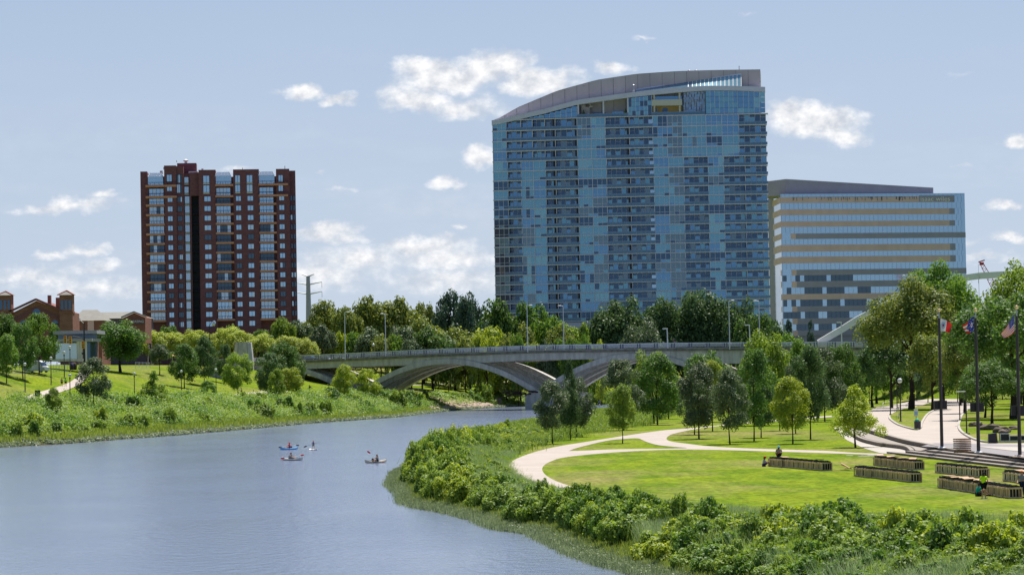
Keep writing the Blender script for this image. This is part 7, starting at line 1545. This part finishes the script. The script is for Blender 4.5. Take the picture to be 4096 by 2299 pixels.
CL = [(1075,175,95,32,1),(1235,168,105,36,1.1),(1140,195,150,36,1),(1350,205,95,34,1),(1045,250,90,34,.95),(1150,270,120,34,.7),(1420,190,50,22,.6),(762,232,50,20,.95),(852,254,52,17,.75),(1540,168,52,18,.75),(1632,108,36,8,.4),
      (2045,305,105,44,1.1),(1985,285,62,34,1),(2110,340,80,26,.8),(2550,355,40,20,.9),(1205,395,44,28,.9),(1120,455,56,17,.7),(820,583,72,20,1),(870,600,60,16,.6),(160,518,135,18,.7),(255,495,45,12,.8),(215,632,55,16,.75),
      (250,665,90,16,.6),(125,645,50,14,.6),(2525,515,46,16,.8),(2545,600,40,12,.7),(1060,622,120,26,.85),(1130,650,130,32,.72),(900,650,140,36,.66),(800,690,170,40,.6),(1130,705,190,40,.56),(90,700,180,34,.56),(230,725,180,34,.55),
      (860,472,50,8,.35),(795,432,26,8,.45),(590,415,60,10,.4),(2440,610,50,12,.5),(2420,415,40,12,.3),(1155,568,36,11,.5),(2240,700,200,20,.4),(2420,195,40,8,.25),(1875,35,30,6,.2),(2480,650,90,14,.45)]
uv = N.new('ShaderNodeCombineXYZ'); Lk.new(U2, uv.inputs[0]); Lk.new(V2, uv.inputs[1])
acc = None
for (x, y, rx, ry, s) in CL:
    r = ray(x, y); ax = rx*K/F; ay = ry*K/F; q = N.new('ShaderNodeVectorMath'); q.operation = 'MULTIPLY_ADD'; Lk.new(uv.outputs[0], q.inputs[0])
    q.inputs[1].default_value = (1/ax, 1/ay, 0); q.inputs[2].default_value = (-r.x/ax, -r.z/ay, 0)
    l = N.new('ShaderNodeVectorMath'); l.operation = 'LENGTH'; Lk.new(q.outputs[0], l.inputs[0])
    k = mth('MULTIPLY_ADD', l.outputs['Value'], -s*1.0, s*1.42)
    acc = k if acc is None else mth('MAXIMUM', acc, k)
acc = mth('MAXIMUM', acc, 0.0)
det = nz(130, 6, (1,1.4,1), .6)
thin = nz(9, 5, (.6,3.5,1), .62)
band = mth('MULTIPLY', mth('SUBTRACT', 1.0, mth('MULTIPLY', mth('ABSOLUTE', mth('SUBTRACT', V, .05)), 14), clamp=True), 1.0)
veil = mth('MULTIPLY', mth('MULTIPLY', mth('SUBTRACT', thin.outputs['Fac'], .45), 2.2, clamp=True), mth('MULTIPLY', band, .35))
m0 = mth('ADD', acc, mth('MULTIPLY', mth('SUBTRACT', det.outputs['Fac'], .5), .9))
m1 = N.new('ShaderNodeMapRange'); m1.interpolation_type = 'SMOOTHSTEP'; m1.inputs['From Min'].default_value = .02; m1.inputs['From Max'].default_value = 1.0; Lk.new(m0, m1.inputs[0])
pres = mth('MULTIPLY', acc, 4, clamp=True)
cm = mth('MAXIMUM', mth('MULTIPLY', mth('MULTIPLY', m1.outputs[0], pres), .95), veil)
# light crown, grey base: thick parts of the cloud let less light through
dn = nz(130, 3, (1,1.4,1), .6, (0,-.018,0))
sh = mth('ADD', .5, mth('MULTIPLY', mth('SUBTRACT', det.outputs['Fac'], dn.outputs['Fac']), 2.2), clamp=True)
cc = N.new('ShaderNodeMixRGB'); Lk.new(sh, cc.inputs[0]); cc.inputs[1].default_value = (6.0,6.3,6.9,1); cc.inputs[2].default_value = (10.2,10.1,10.0,1)
hz = mth('MULTIPLY_ADD', V, -3.4, .95, clamp=True)
hm = N.new('ShaderNodeMixRGB'); Lk.new(hz, hm.inputs[0]); Lk.new(sky.outputs[0], hm.inputs[1]); hm.inputs[2].default_value = (5.5,6.2,7.2,1)
mx = N.new('ShaderNodeMixRGB'); Lk.new(cm, mx.inputs[0]); Lk.new(hm.outputs[0], mx.inputs[1]); Lk.new(cc.outputs[0], mx.inputs[2])
Lk.new(mx.outputs[0], bg.inputs['Color']); bg.inputs['Strength'].default_value = .079
sun = bpy.data.lights.new('sun', 'SUN'); sun.energy = 5.0; sun.angle = math.radians(.53); sun.color = (1,.955,.88)
so = bpy.data.objects.new('sun', sun); C.objects.link(so)
sd = Vector((math.sin(SUN_AZ)*math.cos(SUN_EL), math.cos(SUN_AZ)*math.cos(SUN_EL), math.sin(SUN_EL)))
so.rotation_euler = sd.to_track_quat('Z','Y').to_euler(); so.location = (100,300,400)


sc.view_settings.exposure = .45
